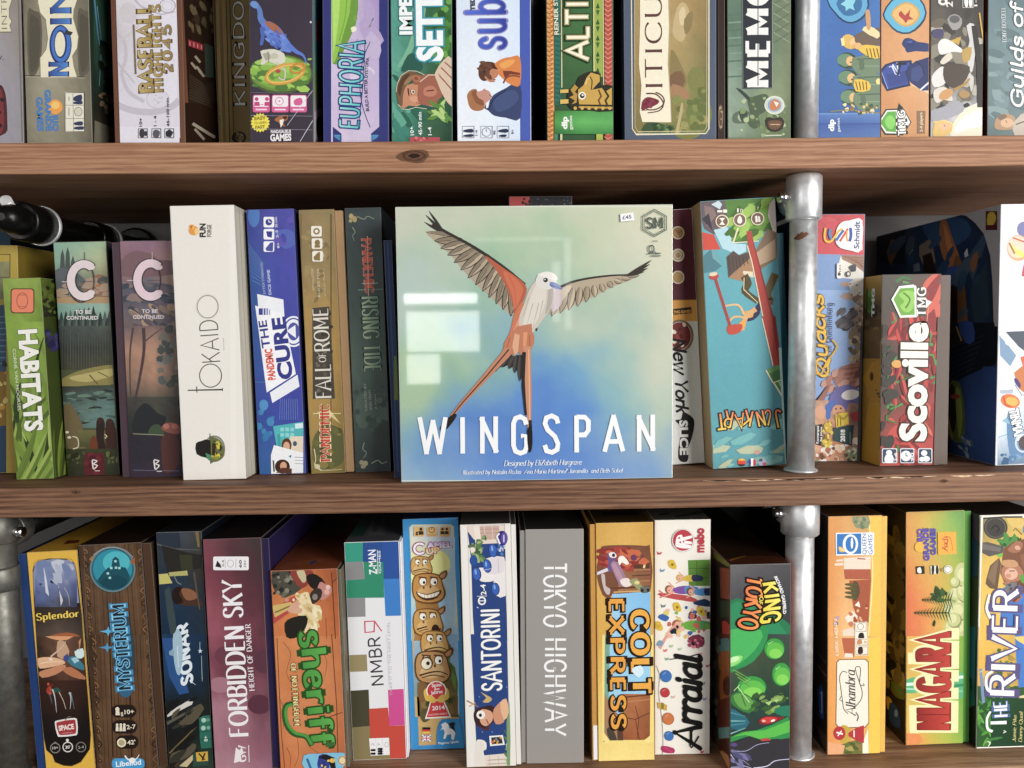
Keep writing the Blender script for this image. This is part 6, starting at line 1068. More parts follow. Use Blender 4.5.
a = b.art('player_icons'); a.z(19).RR(324,248,506,318,8,'f2eef0').P([335,300,345,268,362,290,366,306],'2a2628').S([385,262,385,305],2,'8a8488').O(412,284,16,18,2,'8a8488').S([440,262,440,305],2,'8a8488').T('2-5',378,300,378,266,9,'4a4448','b').T('60',470,305,470,266,14,'3c3638','b').T('10+',492,302,492,266,11,'5a5458','b')
a = b.art('top_panel','T'); a.z(19).T('SKY',400,122,490,110,18,'3c342c','serif').S([430,78,520,70],3,'4a4438').S([470,55,540,44],3,'3c3630')
a = b.art('side_panel','R'); a.z(19).P([606,130,680,60,690,200,610,280],'54243a').S([620,240,680,150],14,'b08a98',6)

b = Box('orange wood plank box with green curly lettering and a bearded lord', [(271,570.5),(336.5,568.6),(347.5,770),(279.5,771)], 'C', lid='c46a38', side='5a5648', top='5c2a14', tray=('r', 3, '6a6452', '3a2a1c'), group=GB)
a = b.art('illustration'); a.z(19).G(615,310,965,670,[['a85c30','c2703c','b86434','8c4824'],['c8743c','d88448','c8723c','b05c2c'],['c87038','d47c40','cc743c','b86430']],.06,12,14,3,.06)
a.z(20).G(625,-10,1010,670,[['d08048','d88850','d0804a','b86838'],['d4844a','cc7a44','d4844c','c07040'],['c8743e','d88a52','cc7c48','bc6c3c'],['c46c38','cc7842','c4703c','b06034']],.06,12,18,3,.06)
a.S([650,0,672,480,690,670],4,'6a3418').S([930,-20,955,330,965,670],5,'7a3c1c').S([632,-20,655,660],5,'8a4822')
for pts in ([680,20,720,80,700,180,740,260,720,330],[880,60,905,120,895,200],[690,420,750,500,760,600,740,660],[820,560,870,600,880,660],[700,560,720,610,715,670],[660,300,690,380,680,470]): a.S(pts,3,'8c4a24',2,sm=5)
a.S([900,410,985,380],4,'6a3a1c')
a.z(19).S([930,330,950,670],5,'6a3418').S([900,560,905,670],3,'8c4a24').S([930,385,965,350],3,'3c2412').S([870,480,900,440,930,430],3,'8c4a24',sm=3)
a = b.art('lord_picture'); a.z(19).P([625,322,720,318,745,380,780,410,740,440,690,460,640,430,622,380],'4c4a40',0).X(22,630,325,740,450,['6c6a58','2c2a26','8a8674'],6,16,4); a.P([720,320,820,314,835,350,800,400,770,408,735,370],'8c3a30',2).P([750,325,790,320,800,370,780,380],'c8bc94',2).P([800,350,835,335,880,360,900,400,860,420,830,410,810,385],'241e1a',2).P([870,380,900,390,925,400,930,430,905,460,880,470,850,450],'c08478',3).E(912,405,12,12,'e4c0b4').E(905,430,14,14,'e0a89c').P([820,440,850,410,880,420,875,460,840,490,820,480],'3a302a',3).E(845,455,14,16,'8a8078'); a.P([730,470,770,440,810,430,830,490,870,500,880,560,820,610,790,640,800,560,760,550],'e8d4a4',2).X(12,800,490,875,620,['f2e4bc','d8bc80','c0a068'],8,18,4,2,60); a.P([625,520,740,450,770,490,700,545,630,595],'b8403c',0).P([625,500,720,480,745,500,640,560],'d0b468',0).S([640,535,720,500],8,'8a6a34'); a.P([700,520,760,470,780,530,740,540],'d8a888',2).P([690,590,730,560,800,550,806,590,780,640,740,666,700,660],'26221c',2).E(745,495,15,13,'d8a088').E(700,470,12,10,'c89080'); a.X(9,735,440,800,510,['efdcb0','c8a868'],6,11,3); a.P([820,660,840,645,866,665],'4a9a3c')
a = b.art('title'); a.px().T('sheriff',299.6,632,312,746,25,'26501f','uncial',('26501f',1.3),h1=22).T('sheriff',299.6,632,312,746,25,'4a963e','uncial',h1=22,alt='5cae4c')
a.z(20).S([735,335,700,345,690,390,705,450,740,490,800,505,830,550],26,'2c5a28',26,sm=5).S([735,338,703,350,696,390,710,446,745,484,800,500,830,545],15,'4c9a40',15,sm=5).P([900,535,945,530,940,552,905,558],'3c6a30')
a = b.art('subtitle'); a.z(20).T('OF NOTTINGHAM',722,130,742,446,25,'ece0a0','serifb',('5a3c14',1.4))
a = b.art('publisher_logo'); a.z(20).P([788,600,860,590,990,585,1000,610,975,680,800,680],'7cc0e0',2).P([865,600,910,600,918,680,862,680],'2c3c8c',2).P([860,610,900,592,945,610,955,680,930,680,915,625],'241f24').E(935,625,14,12,'e8b84c').E(985,625,22,24,'e8d8a8').O(985,625,18,20,4,'8a6a3c').S([805,615,830,680],12,'2a6a9a').X(8,868,625,920,672,['3c54b4','e8c84c','24306c'],5,10,3)
a = b.art('top_panel','T'); a.z(19).G(640,60,1010,315,[['241410','2c1810','341c10'],['4a2212','5c2c14','5c2c14'],['8a4420','94481f','8c4520']],.1,8,8,2).T('SHERIFF',700,298,890,280,20,'8a4a26','bb').S([820,285,850,270],14,'24406a',8).S([760,200,830,170,900,210],7,'3a1a0e',3,sm=3)
a = b.art('side_panel','R'); a.z(20).X(20,965,-10,1020,670,['8a8470','3c362a','b0a88c','55503e'],8,26,4,2.4,80)

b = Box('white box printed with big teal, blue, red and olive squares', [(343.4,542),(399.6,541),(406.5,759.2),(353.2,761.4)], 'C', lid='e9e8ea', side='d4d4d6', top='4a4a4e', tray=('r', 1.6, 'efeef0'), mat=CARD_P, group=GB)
def nsq(a, rows):
    for (x0,y0,x1,y1,c_) in rows: a.R(x0,y0,x1,y1,c_)
a = b.art('illustration'); a.z(21)
for q,c_ in (([68,215,168,212,170,315,72,318],'2f9a80'),([72,318,168,315,180,405,75,412],'8c8c8c'),([75,412,180,405,185,315,170,315,270,312,278,500,82,502],'2c8c6c'),([168,212,360,210,370,405,275,408,272,318,168,316],'1f4f9c'),([170,316,272,316,275,410,180,410],'2c8c6c'),([274,404,365,402,370,592,284,594],'2f7cc8'),([82,502,180,500,182,597,86,600],'8f8f90')): a.P(q,c_)
a.P([168,212,268,211,272,318,170,316],'214a90')
a.z(22)
for q,c_ in (([92,88,188,84,192,170,97,174],'9a8c62'),([104,270,198,264,205,450,112,458],'4a4632'),([112,458,205,450,212,632,118,636],'8a7c54'),([200,362,297,356,306,450,392,446,396,625,308,628,306,512,206,512],'c8402f'),([297,265,385,260,390,445,304,450],'d0448e'),([205,512,306,512,308,628,210,630],'8a7c54')): a.P(q,c_)
a.S([290,-20,302,245],1.4,'b8b8bc')
a = b.art('publisher_logo'); a.z(21).T('Z-MAN',240,380,232,254,40,'f0f4f8','b').S([246,378,242,256],3,'f0f4f8').T('GAMES',262,376,258,258,11,'d8e4f0','b')
a = b.art('title'); a.px().T('NMBR',383.8,685.5,380,636.5,12,'3a3a3e','tech'); a.z(21).S([265,672,228,620,178,622,180,678,226,674,228,622],6,'d0405c').T('TAKE IT TO THE NEXT LEVEL',320,1000,306,622,14,'bcbcc0','r')
a = b.art('player_icons'); a.z(22).P([200,514,302,510,306,598,208,602],'f0eff0').S([234,512,240,600],1.6,'c8c8cc').S([268,511,274,599],1.6,'c8c8cc')
for x,y in ((222,574),(222,592),(258,568),(258,580),(258,592)): a.P([x-14,y-5,x+8,y-7,x+14,y,x+8,y+6,x-14,y+5],'1f1f22')
a.O(290,545,9,12,2,'a8a8ac').T('2',226,552,226,536,14,'a8a8ac','r').T('7',258,552,258,536,14,'a8a8ac','r')
a = b.art('top_panel','T'); a.z(21).P([90,130,200,128,168,185,70,190],'1f4038').P([130,80,225,72,200,128,110,132],'3c3c40').P([225,72,300,76,280,180,190,182],'58585c').P([280,76,368,76,362,178,278,180],'48484c').T('NMBR',240,165,270,90,30,'2a2a2c','tech')

b = Box('bright blue box stacked with cartoon camel faces, red prize pawn near its foot', [(401.6,518.6),(458.8,518),(465.2,748.6),(411.2,751)], 'C', lid='2a8ac8', side='1c5c94', top='152a58', group=GB)
a = b.art('illustration'); a.z(21).P([406,140,420,126,620,124,634,136,638,300,660,720,434,720],'d8cfa8').P([412,142,424,132,618,130,628,140,650,720,440,720],'c8d4d4'); a.G(415,190,640,720,[['d8d8cc','c8d4dc','b8cce0'],['e8e4a8','e4e4b0','a8c8e0'],['f0ec90','d8e0b0','9cc4e4'],['b8d0c8','a4c8e0','a8cce8'],['a0c4dc','a8cce4','b4d0e0'],['98bcd8','a4c8e0','a0c4dc']],.02,14,20,3); a.E(560,330,55,70,'f2ee98').E(545,330,36,48,'f6f4a4')
a.z(22).P([418,-60,655,-60,662,408,450,408],'a8c8dc').P([418,-60,430,-60,455,545,540,545,545,470,560,430,575,412,662,408,664,404,436,404],'c8a868'); a.G(430,-20,655,300,[['98b4c8','8cb4d8'],['8ca8b4','8cb8dc'],['8c9484','94b4bc']],.03,10,12,3)
a.P([590,60,615,30,625,60,612,120,640,150,655,230,650,350,600,360,560,280],'4f6c34',0).P([600,90,618,60,612,140,645,200,640,300,610,320],'6a8a44',0); a.P([455,230,620,210,655,300,655,400,460,404],'6c5c34',0); a.X(26,470,240,650,400,['5c5430','7c7040','3f4a28','8a6c3c'],10,28,4)
a.P([452,400,664,404,660,412,575,415,548,440,542,545,455,550],'c4a468').P([450,405,550,405,548,545,458,550],'c4a468')
def camel(a, cx, cy, s, c_, d_, smile):
    a.P([cx-70*s,cy-58*s,cx-20*s,cy-74*s,cx+45*s,cy-66*s,cx+66*s,cy-20*s,cx+78*s,cy+30*s,cx+50*s,cy+66*s,cx-10*s,cy+74*s,cx-66*s,cy+56*s,cx-82*s,cy],d_,3)
    a.P([cx-66*s,cy-54*s,cx-20*s,cy-68*s,cx+42*s,cy-60*s,cx+60*s,cy-20*s,cx+70*s,cy+28*s,cx+46*s,cy+58*s,cx-10*s,cy+66*s,cx-62*s,cy+50*s,cx-76*s,cy],c_,3)
    a.E(cx-6*s,cy+16*s,52*s,30*s,mix(C(c_),C('f0d49c'),.35),-8); a.P([cx+42*s,cy-62*s,cx+82*s,cy-88*s,cx+84*s,cy-60*s,cx+62*s,cy-40*s],d_,2).P([cx+50*s,cy-60*s,cx+76*s,cy-78*s,cx+76*s,cy-60*s,cx+62*s,cy-48*s],'c08858',2)
    for dx in (-30,22): a.E(cx+dx*s,cy-34*s,20*s,22*s,d_).E(cx+dx*s,cy-32*s,16*s,18*s,'f4efe0').E(cx+(dx+6)*s,cy-28*s,6*s,7*s,'1f1812').S([cx+(dx-20)*s,cy-54*s,cx+(dx+18)*s,cy-50*s],7*s,d_)
    a.E(cx-26*s,cy-4*s,5*s,7*s,d_).E(cx+6*s,cy-8*s,5*s,7*s,d_)
    if smile: a.P([cx-62*s,cy+14*s,cx-10*s,cy+28*s,cx+58*s,cy+6*s,cx+40*s,cy+44*s,cx-10*s,cy+58*s,cx-48*s,cy+42*s],'4a2c18',2).P([cx-56*s,cy+18*s,cx-10*s,cy+32*s,cx+48*s,cy+14*s,cx+34*s,cy+36*s,cx-10*s,cy+46*s,cx-42*s,cy+36*s],'f4ecd4',2); [a.S([cx+(-40+i*16)*s,cy+20*s,cx+(-38+i*16)*s,cy+44*s],2.0*s,'a08c6c') for i in range(6)]
    else: a.S([cx-60*s,cy+34*s,cx-10*s,cy+20*s,cx+30*s,cy+18*s,cx+64*s,cy+32*s],8*s,'4a2c18',4*s,sm=4); a.S([cx-50*s,cy+44*s,cx,cy+32*s,cx+50*s,cy+42*s],5*s,d_,sm=3)
a = b.art('camel_picture'); a.z(21).P([425,320,440,360,430,420,445,620,430,720,560,720,540,600,560,560,530,420,500,350],'a8783c',0); camel(a,470,340,.72,'cca058','7a5428',False); camel(a,505,628,1.0,'c8984e','70481f',False); a.E(545,670,22,30,'3c2018').E(530,640,34,40,'d0a058').E(540,662,20,26,'3c2018')
camel(a,508,452,1.08,'c08a44','6c4420',True)
a.z(22); camel(a,540,30,.95,'ca9c52','7a5226',False); camel(a,530,150,1.18,'b88a54','5c3c1e',False)
a.E(496,128,32,34,'5c3c1e').E(494,130,26,28,'e8e0c8').E(502,128,9,10,'1f1812'); a.P([450,230,490,230,500,300,460,330],'7c5a34',2).P([460,380,500,360,520,400,490,430,470,420],'5c5034',2)
a = b.art('title'); a.z(21).T('AMEL',496,246,626,240,32,'f2f0f6','bb',('9a3c6c',.06),h1=26,alt='c4a8e0').T('UP',494,276,564,268,30,'f4e4c4','bb',('9a3c6c',.06),alt='f0c060').O(460,248,28,26,20,'9a3c6c',0,40,320).O(460,248,28,26,11,'eceaf4',0,44,316)
a = b.art('player_icons'); a.z(21)
for x in (430,497,563): a.RR(x,136,x+52,186,6,'dcb070')
a.E(466,148,8,8,'3c2c1c').P([452,158,478,158,480,176,456,178],'3c2c1c').E(445,166,6,6,'3c2c1c').R(438,172,452,180,'3c2c1c').O(521,152,14,14,3,'3c2c1c').S([521,152,521,142],2,'3c2c1c').S([504,178,540,178],3,'8a6c40')
for x in (576,598): a.E(x,148,7,7,'3c2c1c').P([x-9,158,x+9,158,x+11,174,x-11,174],'3c2c1c')
a = b.art('prize_emblem'); a.z(22).P([480,270,500,255,530,300,560,302,590,255,606,262,612,300,590,318,550,310,500,322,486,306],'d8b44c',2).P([515,315,580,312,600,350,622,405,486,412,500,370],'f0ece0').P([520,312,576,310,592,352,612,398,494,404,508,364],'c82c34').E(545,268,52,50,'f0ece0').E(545,268,46,45,'c82c34').P([482,300,520,290,545,320,520,330],'d8b44c',2).P([612,296,572,288,548,318,575,328],'d8b44c',2).T('Spiel',522,250,572,244,18,'f4f0ec','b').T('des',534,266,562,262,13,'f4f0ec','b').T('Jahres',518,286,578,278,17,'f4f0ec','b').T('2014',524,368,588,362,22,'f4f0ec','b').T('NOMINIERT',506,396,602,388,9,'e8b8b0','b')
a = b.art('language_flag'); a.z(22).R(474,455,514,466,'1f1f20').R(474,466,514,476,'c8302c').R(474,476,514,486,'e8b84c')
a = b.art('language_flag'); a.z(22).R(472,494,516,526,'3c4a94').S([472,494,516,526],6,'f0f0f2').S([516,494,472,526],6,'f0f0f2').S([494,494,494,526],10,'f0f0f2').S([472,510,516,510],10,'f0f0f2').S([494,494,494,526],5,'c8303c').S([472,510,516,510],5,'c8303c')
a = b.art('publisher_logo'); a.z(22).P([545,545,548,470,562,436,590,416,664,410,690,560,560,575],'2a8ac8').P([570,440,590,428,606,440,612,460,632,464,640,490,634,520,622,516,620,490,600,492,592,512,580,514,588,480,580,462,566,470,576,454],'f2f2f2',0).P([606,436,632,426,642,434,636,452,642,476,622,462],'20242c',0).S([632,470,640,486,628,520],4,'f2f2f2').T('Pegasus Spiele',556,542,660,532,12,'eef4f8','b')

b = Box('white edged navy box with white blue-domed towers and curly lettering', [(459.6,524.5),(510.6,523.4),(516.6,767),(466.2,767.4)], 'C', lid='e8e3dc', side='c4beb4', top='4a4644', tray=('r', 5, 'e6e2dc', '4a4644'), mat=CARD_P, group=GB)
a = b.art('illustration'); a.z(21).P([700,130,920,126,900,490,912,720,740,720,712,330],'23407c').P([664,126,700,126,722,300,735,720,690,720],'e8e2da'); a.P([700,130,900,128,895,220,780,225,735,200,705,160],'e4d4c8'); a.P([765,135,865,132,868,200,770,205],'c8a898').S([770,150,865,148],3,'a8887a').S([770,170,866,168],3,'a8887a').S([790,134,795,204],4,'dcc8bc').S([830,134,834,202],4,'dcc8bc').P([735,130,765,130,775,220,745,222],'ece0d4')
a.P([720,235,760,225,775,260,740,285,722,270],'ecdcd0',2).P([750,200,785,215,770,235,790,245,765,270,800,300,770,310,745,290],'5c7c4c',2).X(16,735,190,800,310,['7c9c5c','3c5c3c','a0b47c'],5,11,3,2); a.P([705,230,745,225,740,240,708,245],'5a6a4a')
a.P([750,350,790,345,800,310,890,290,900,380,850,410,795,420,760,405],'ece6e4',2).P([800,300,885,290,888,370,805,375],'e0d8dc',2).P([840,400,900,380,900,490,845,485],'eae4e2',2).E(735,310,20,28,'1f4c94')
for x,y,r in ((752,378,28),(805,338,28),(836,258,28),(848,455,26)): a.E(x,y,r*.8,r*1.25,'16306c',-8).E(x-2,y,r*.68,r*1.15,'2a5cb4',-8).E(x-6,y-10,r*.2,r*.5,'7aa4e0',-8)
a.S([860,300,864,370],3,'c8bcc4').S([780,360,830,350],3,'c8bcc4').R(870,240,888,262,'d0c8d4'); a.X(8,860,230,895,280,['4a78c0','e4dce0'],6,10,3)
a.z(22).P([710,-20,905,-20,912,300,925,640,745,640,725,300],'22417e').P([670,-20,712,-20,740,640,742,665,694,665],'ebe6df'); a.P([742,535,775,520,800,535,800,570,785,580,800,665,742,665],'ece6de',2).E(772,552,18,18,'d8cec4').P([790,600,900,590,920,580,930,665,795,665],'e4d8cc').S([805,625,915,618],4,'a89884').S([805,645,915,640],4,'a89884').S([815,602,820,660],4,'c8b8a8').S([860,598,865,660],4,'c8b8a8').P([900,545,925,500,935,600,915,640],'dfe0d0').S([890,470,925,520],4,'5c7c4c',2); a.X(12,900,440,930,640,['5c7c4c','7c9c5c','a8b890'],4,9,3,2)
for x,y in ((765,300),(830,480),(870,330),(780,480),(905,250)): a.E(x,y,3,3,'7ca4d8')
a.px().P([457,518,467.3,520,470.8,640,474,700,476.5,748,476.5,775,460,775],'ebe7e0').P([504.6,518,515,518,520,775,510.4,775],'ebe7e0').S([467.3,524,470.8,640,474,700,476.5,748],.4,'b8b0a6').P([506.5,722,509.5,700,510.5,740,510,765,507,765],'7c9c6c').P([475,744,480,741,485,746,482,752,486,768,475,768],'e6dfd6',2)
a = b.art('mermaid_picture'); a.z(22).P([735,400,745,365,790,350,830,345,850,380,835,430,790,460,750,445],'3c2424',3).P([770,370,800,365,830,380,832,420,800,450,770,430],'d8a080',3).E(772,392,22,22,'f0ece4').E(770,394,8,9,'2a2024').S([800,415,812,440],5,'7a3c30').P([840,360,880,320,905,310,900,380,890,430,850,440,835,400],'d09070',2).P([870,330,905,315,915,380,890,420],'e4b48c',2).P([770,275,800,290,830,310,810,330,780,325,800,305],'c8a86c',2).S([700,320,740,340,760,352],8,'a07c54',4,sm=3).S([712,350,745,330],6,'c8a070'); a.P([745,440,790,460,820,450,800,475],'5c2c30',2)
a = b.art('title'); a.px().T('SANTORINI',501.5,690,498.5,608.5,19,'f4f2ee','round',h1=17)
a = b.art('publisher_logo'); a.z(22).P([815,500,885,495,895,545,820,552],'ecece8').P([825,508,878,503,885,538,828,543],'3c3434').X(8,830,508,880,538,['c85c3c','e0a44c','6c8c9c'],5,9,3)
a = b.art('publisher_badge'); a.z(21).E(882,195,28,38,'2f2470').E(892,195,18,30,'5a4a9c').S([868,170,855,185,862,205,870,225],9,'f0eef4',sm=3).S([890,178,890,215],6,'d8d0ec')
a = b.art('player_icons'); a.z(21).O(778,515,17,18,8,'f0eef0').S([760,515,795,515],5,'f0eef0').S([752,492,804,490],3,'e4e0e8').T('2-4',800,485,796,430,28,'f0eef0','b').S([760,550,752,548],4,'f0eef0')

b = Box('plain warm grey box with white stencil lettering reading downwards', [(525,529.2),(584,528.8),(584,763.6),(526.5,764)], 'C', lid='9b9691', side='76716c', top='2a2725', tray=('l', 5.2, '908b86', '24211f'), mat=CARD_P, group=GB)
a = b.art('title'); a.px().T('TOKYO',544,563,544,627,22,'f4f3f2','stencil').T('HIGHWAY',545,638,545,735.5,21,'f4f3f2','stencil')
a.S([554.5,563,555,736],1.2,'9b9691')
a = b.art('top_panel','T'); a.z(23).S([190,90,300,86],3,'5a544e').S([190,105,300,103],3,'4c4640').S([240,72,290,70],4,'4c4640')

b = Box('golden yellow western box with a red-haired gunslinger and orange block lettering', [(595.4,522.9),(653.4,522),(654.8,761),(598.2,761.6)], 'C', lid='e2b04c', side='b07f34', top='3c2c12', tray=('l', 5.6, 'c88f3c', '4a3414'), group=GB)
a = b.art('illustration'); a.px().G(595,521,656,764,[['cfa048','d8aa50','d09c44'],['d8a84c','e4b85c','d8a84c'],['d8a444','e0b050','dca848'],['ecc868','f0d070','ecc868'],['f4dc84','f6e08c','f2d880']],.02,8,16,2)
a.z(36).P([68,185,90,165,200,160,360,165,385,185,386,465,160,470,130,500,80,480,40,350,48,270],'7a4c34',2); a.G(180,175,385,460,[['8c5c3c','744630'],['9c6a44','84523a'],['a87448','946040']],.08,8,10,2)
for i in range(5): a.S([270,285+i*36,385,280+i*36],7,['5c3826','b07c50'][i%2])
a.S([90,440,300,430],14,'6a3c28').S([150,462,380,452],8,'d8a868'); a.R(280,285,380,310,'5c3828').P([345,275,358,280,350,310,338,305],'f0d890')
a.z(23).P([590,515,770,500,770,760,590,760],'8cc4e4'); a.G(560,515,770,770,[['9cccec','84c0e8','7cb8e4'],['a8d4ec','98ccec','8cc4e8']],.01,6,6,2)
a.z(24).P([560,-20,828,-20,828,300,820,340,560,500],'9cd0ec'); a.P([548,-20,590,-20,580,560,556,560],'7aa894').P([560,330,600,420,660,470,660,600,590,605,560,560],'a87c5c',2); a.G(665,330,830,602,[['a86438','b47040','9c5a34'],['b0703f','a8643a','94542f'],['8c4c2c','a45c34','8c4c2c']],.05,8,10,2); a.S([668,350,828,335],8,'6a3c22').S([668,380,828,362],5,'c48858').S([680,470,740,480,828,440],5,'5c3420').S([740,400,760,480,750,600],4,'5c3420').S([740,480,765,600],5,'6a3c22').P([630,490,665,480,668,605,635,605],'5a4030'); a.P([570,540,600,530,632,600,590,606],'4a4438',2)
a.P([545,-20,560,-20,556,560,590,605,790,603,826,580,832,-20,848,-20,846,620,540,622],'f4dc80',0); a.E(555,610,4,4,'6a5020').E(820,605,4,4,'6a5020').P([550,575,575,590,590,612,560,622],'f6e08c').P([832,570,810,590,795,612,830,622],'f6e08c')
a = b.art('gunslinger_picture'); a.z(36).P([48,270,80,220,110,180,190,165,260,185,300,220,330,260,280,290,280,330,240,330,200,310,170,330,110,300,60,300],'a03c30',0).X(30,70,180,310,300,['b84c38','8a2c28','c8643c'],10,26,4,2.6,20); a.P([110,215,160,205,170,240,150,290,130,335,110,320,118,270],'6c5484',2).P([130,280,180,270,235,380,250,410,200,425,180,400],'a07c94',2).P([140,290,165,280,215,385,195,400],'b890a0',2); a.P([120,212,150,205,170,225,160,242,130,238],'f0e4dc',2).E(150,225,10,12,'3c2c30').P([185,235,215,230,250,275,230,285,205,270,190,290,180,265],'f4ece4',2); a.P([190,385,240,370,270,405,250,425,215,425],'ecdcd4',2).P([250,390,300,370,330,420,380,435,382,460,330,462,280,420],'9a9a6c',2).P([320,430,375,425,384,445,368,465,330,465],'6c7068',2).E(372,448,10,12,'2a2a2a').E(334,450,10,12,'2a2a2a').E(300,400,16,12,'e0d488').P([40,335,110,305,118,325,44,352],'dcd4dc').P([70,350,95,350,100,420,130,440,120,480,90,450],'c8b8b4',2).E(280,240,20,20,'6a3c5c').S([300,270,345,225],8,'5c3444',4)
tb = round_box('tray_label', -b.w/2-.0052, -b.w/2-.0003, .0012, .06, .0016, .041, CARD_P, b.root, {'F': 'eeece8'}, .0004)
a = b.art('title'); a.px().T('COLT',631,611,633,694,17,'eca838','poster',('2a1a10',1.6),sh=('1f130c',-1.0,.6)).T('EXPRESS',609.5,599,612,728,13.5,'e8a034','poster',('2a1a10',1.6),sh=('1f130c',-1.0,.6))
a.z(24).P([720,180,770,160,790,200,760,230,730,210],'d8ecf6',2)
a = b.art('top_panel','T'); a.z(23).P([500,66,710,60,705,84,510,86],'1c140c')

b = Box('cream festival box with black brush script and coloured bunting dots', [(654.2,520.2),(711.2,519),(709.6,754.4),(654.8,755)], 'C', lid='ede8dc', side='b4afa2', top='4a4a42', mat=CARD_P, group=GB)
a = b.art('illustration'); a.z(25).P([60,90,380,90,372,1340,60,1340],'ede8dc'); a = b.art('reveller_picture'); a.z(25).P([245,308,362,305,362,440,250,440],'5c8a34').S([248,350,362,350],3,'3c6424').S([250,395,362,398],3,'3c6424').S([290,308,292,440],3,'3c6424')
def reveller(a, x, y, c1, c2, hair, ang=0, s=1.0):
    a.P([x-20*s,y-6*s,x+50*s,y-22*s,x+56*s,y+22*s,x-16*s,y+14*s],c1,2).P([x+46*s,y-20*s,x+110*s,y-14*s,x+112*s,y+16*s,x+50*s,y+20*s],c2,2); a.E(x-38*s,y-2*s,20*s,22*s,hair).E(x-32*s,y,15*s,17*s,'e4a890').S([x-10*s,y-10*s,x-40*s,y-40*s],9*s,'e0a088',6*s).S([x-10*s,y+10*s,x-60*s,y+34*s],9*s,'e0a088',6*s).E(x-36*s,y+3*s,3*s,3*s,'3a2420')
a.P([100,475,250,490,300,520,250,520,110,495],'b84444',2).S([120,480,95,462],8,'d0746c').S([125,490,100,500],8,'d0746c')
reveller(a,185,460,'7c4c9c','4a8ac4','8a5a34'); reveller(a,230,400,'d8b83c','2a3454','c8a040',0,.8); reveller(a,290,470,'4a90c8','1f3458','7a4a30',0,.9); reveller(a,230,640,'6cae3c','58a058','9c5c3c',0,1.15); reveller(a,300,590,'e4e4e4','2a2a34','6c4434',0,.9); a.S([100,760,160,660,190,640],16,'dc9c8c',10,sm=3); a.P([90,600,115,582,150,600,130,622],'2f5fa8',2); a.X(40,130,540,350,700,['3c5c9c','d8c858','c8604c','e8b4a0','1f2430','78b048'],8,16,4); a.P([270,525,330,505,362,525,362,545,300,540],'1f3458',2)
a = b.art('confetti'); a.z(25)
for x,y in ((165,330),(190,548),(95,645),(312,570)): a.P([x-22,y-18,x+6,y-24,x+22,y+10,x+14,y+24,x-14,y+14],'d8b42c',2).E(x,y,7,7,'8a6c14')
for x,y,c_ in ((100,270,'c04c5c'),(115,358,'6c90b8'),(120,540,'708090'),(95,640,'c8a83c')): a.P([x-14,y-8,x-2,y,x+14,y-6,x+6,y+8,x-10,y+10],c_)
a.z(26).P([85,30,100,10,120,20,110,40,90,40],'7c9cb4',2).P([245,0,300,-20,330,10,320,44,280,40],'7c2c44',2).X(14,250,0,328,45,['a43c58','2c1c24','d8708c'],6,12,3)
for x,y,c_ in ((130,62,'d86c60'),(160,40,'a8c8a0'),(205,55,'b8c8a8'),(308,80,'d87880'),(138,105,'88a8a0'),(345,140,'c05c70'),(325,230,'8aa45c'),(330,310,'8c94c0'),(318,580,'c84c5c'),(170,300,'e0b8a8')): a.P([x-10,y-6,x,y-2,x+12,y-8,x+4,y+8,x-8,y+8],c_)
a = b.art('bunting'); a.z(26).S([82,140,100,190,95,260,100,330,112,420,118,560,110,600],2,'5a5a54',sm=4)
for x,y,r,c_ in ((132,194,30,'2f6cb4'),(128,278,24,'b82c34'),(144,412,30,'c87038'),(148,500,24,'2f6cb4')): a.E(x,y,r,r*1.05,mix(C(c_),C('000000'),.35),-20).E(x,y,r*.92,r*.97,c_,-20).S([x-r*.5,y-r*.3,x,y-r*.7],2,mix(C(c_),C('ffffff'),.4))
a.P([88,328,138,340,136,370,92,358],'c8a444').P([108,328,122,332,120,364,106,360],'8a7a34').P([112,550,172,562,172,588,115,582],'a8285c',2).S([120,556,166,584],3,'c8507c')
a = b.art('title'); a.z(26)
a.T('Arraial',306,562,312,96,128,'141211','brush').S([300,500,262,560,255,520],9,'141211',5,sm=3).S([312,98,300,82,240,96,150,108],7,'141211',4,sm=4)
a = b.art('publisher_logo'); a.z(25).E(220,206,58,60,'c8c2c0').E(220,206,55,57,'f2eeea').E(219,205,52,54,'b82c3c').P([180,230,186,190,200,178,215,178,220,190,262,180,262,195,225,205,262,212,262,225,224,222,262,232,250,246,215,246,190,240],'f4efec',2).P([192,196,200,184,206,198],'b82c3c').E(205,215,5,5,'b82c3c').E(222,212,5,5,'b82c3c').T('mebo',326,268,326,142,46,'b82c3c','bb')
a = b.art('top_panel','T'); a.z(25).S([100,75,150,68],10,'14140f',5).S([180,85,330,60],8,'1f1f1a',14)

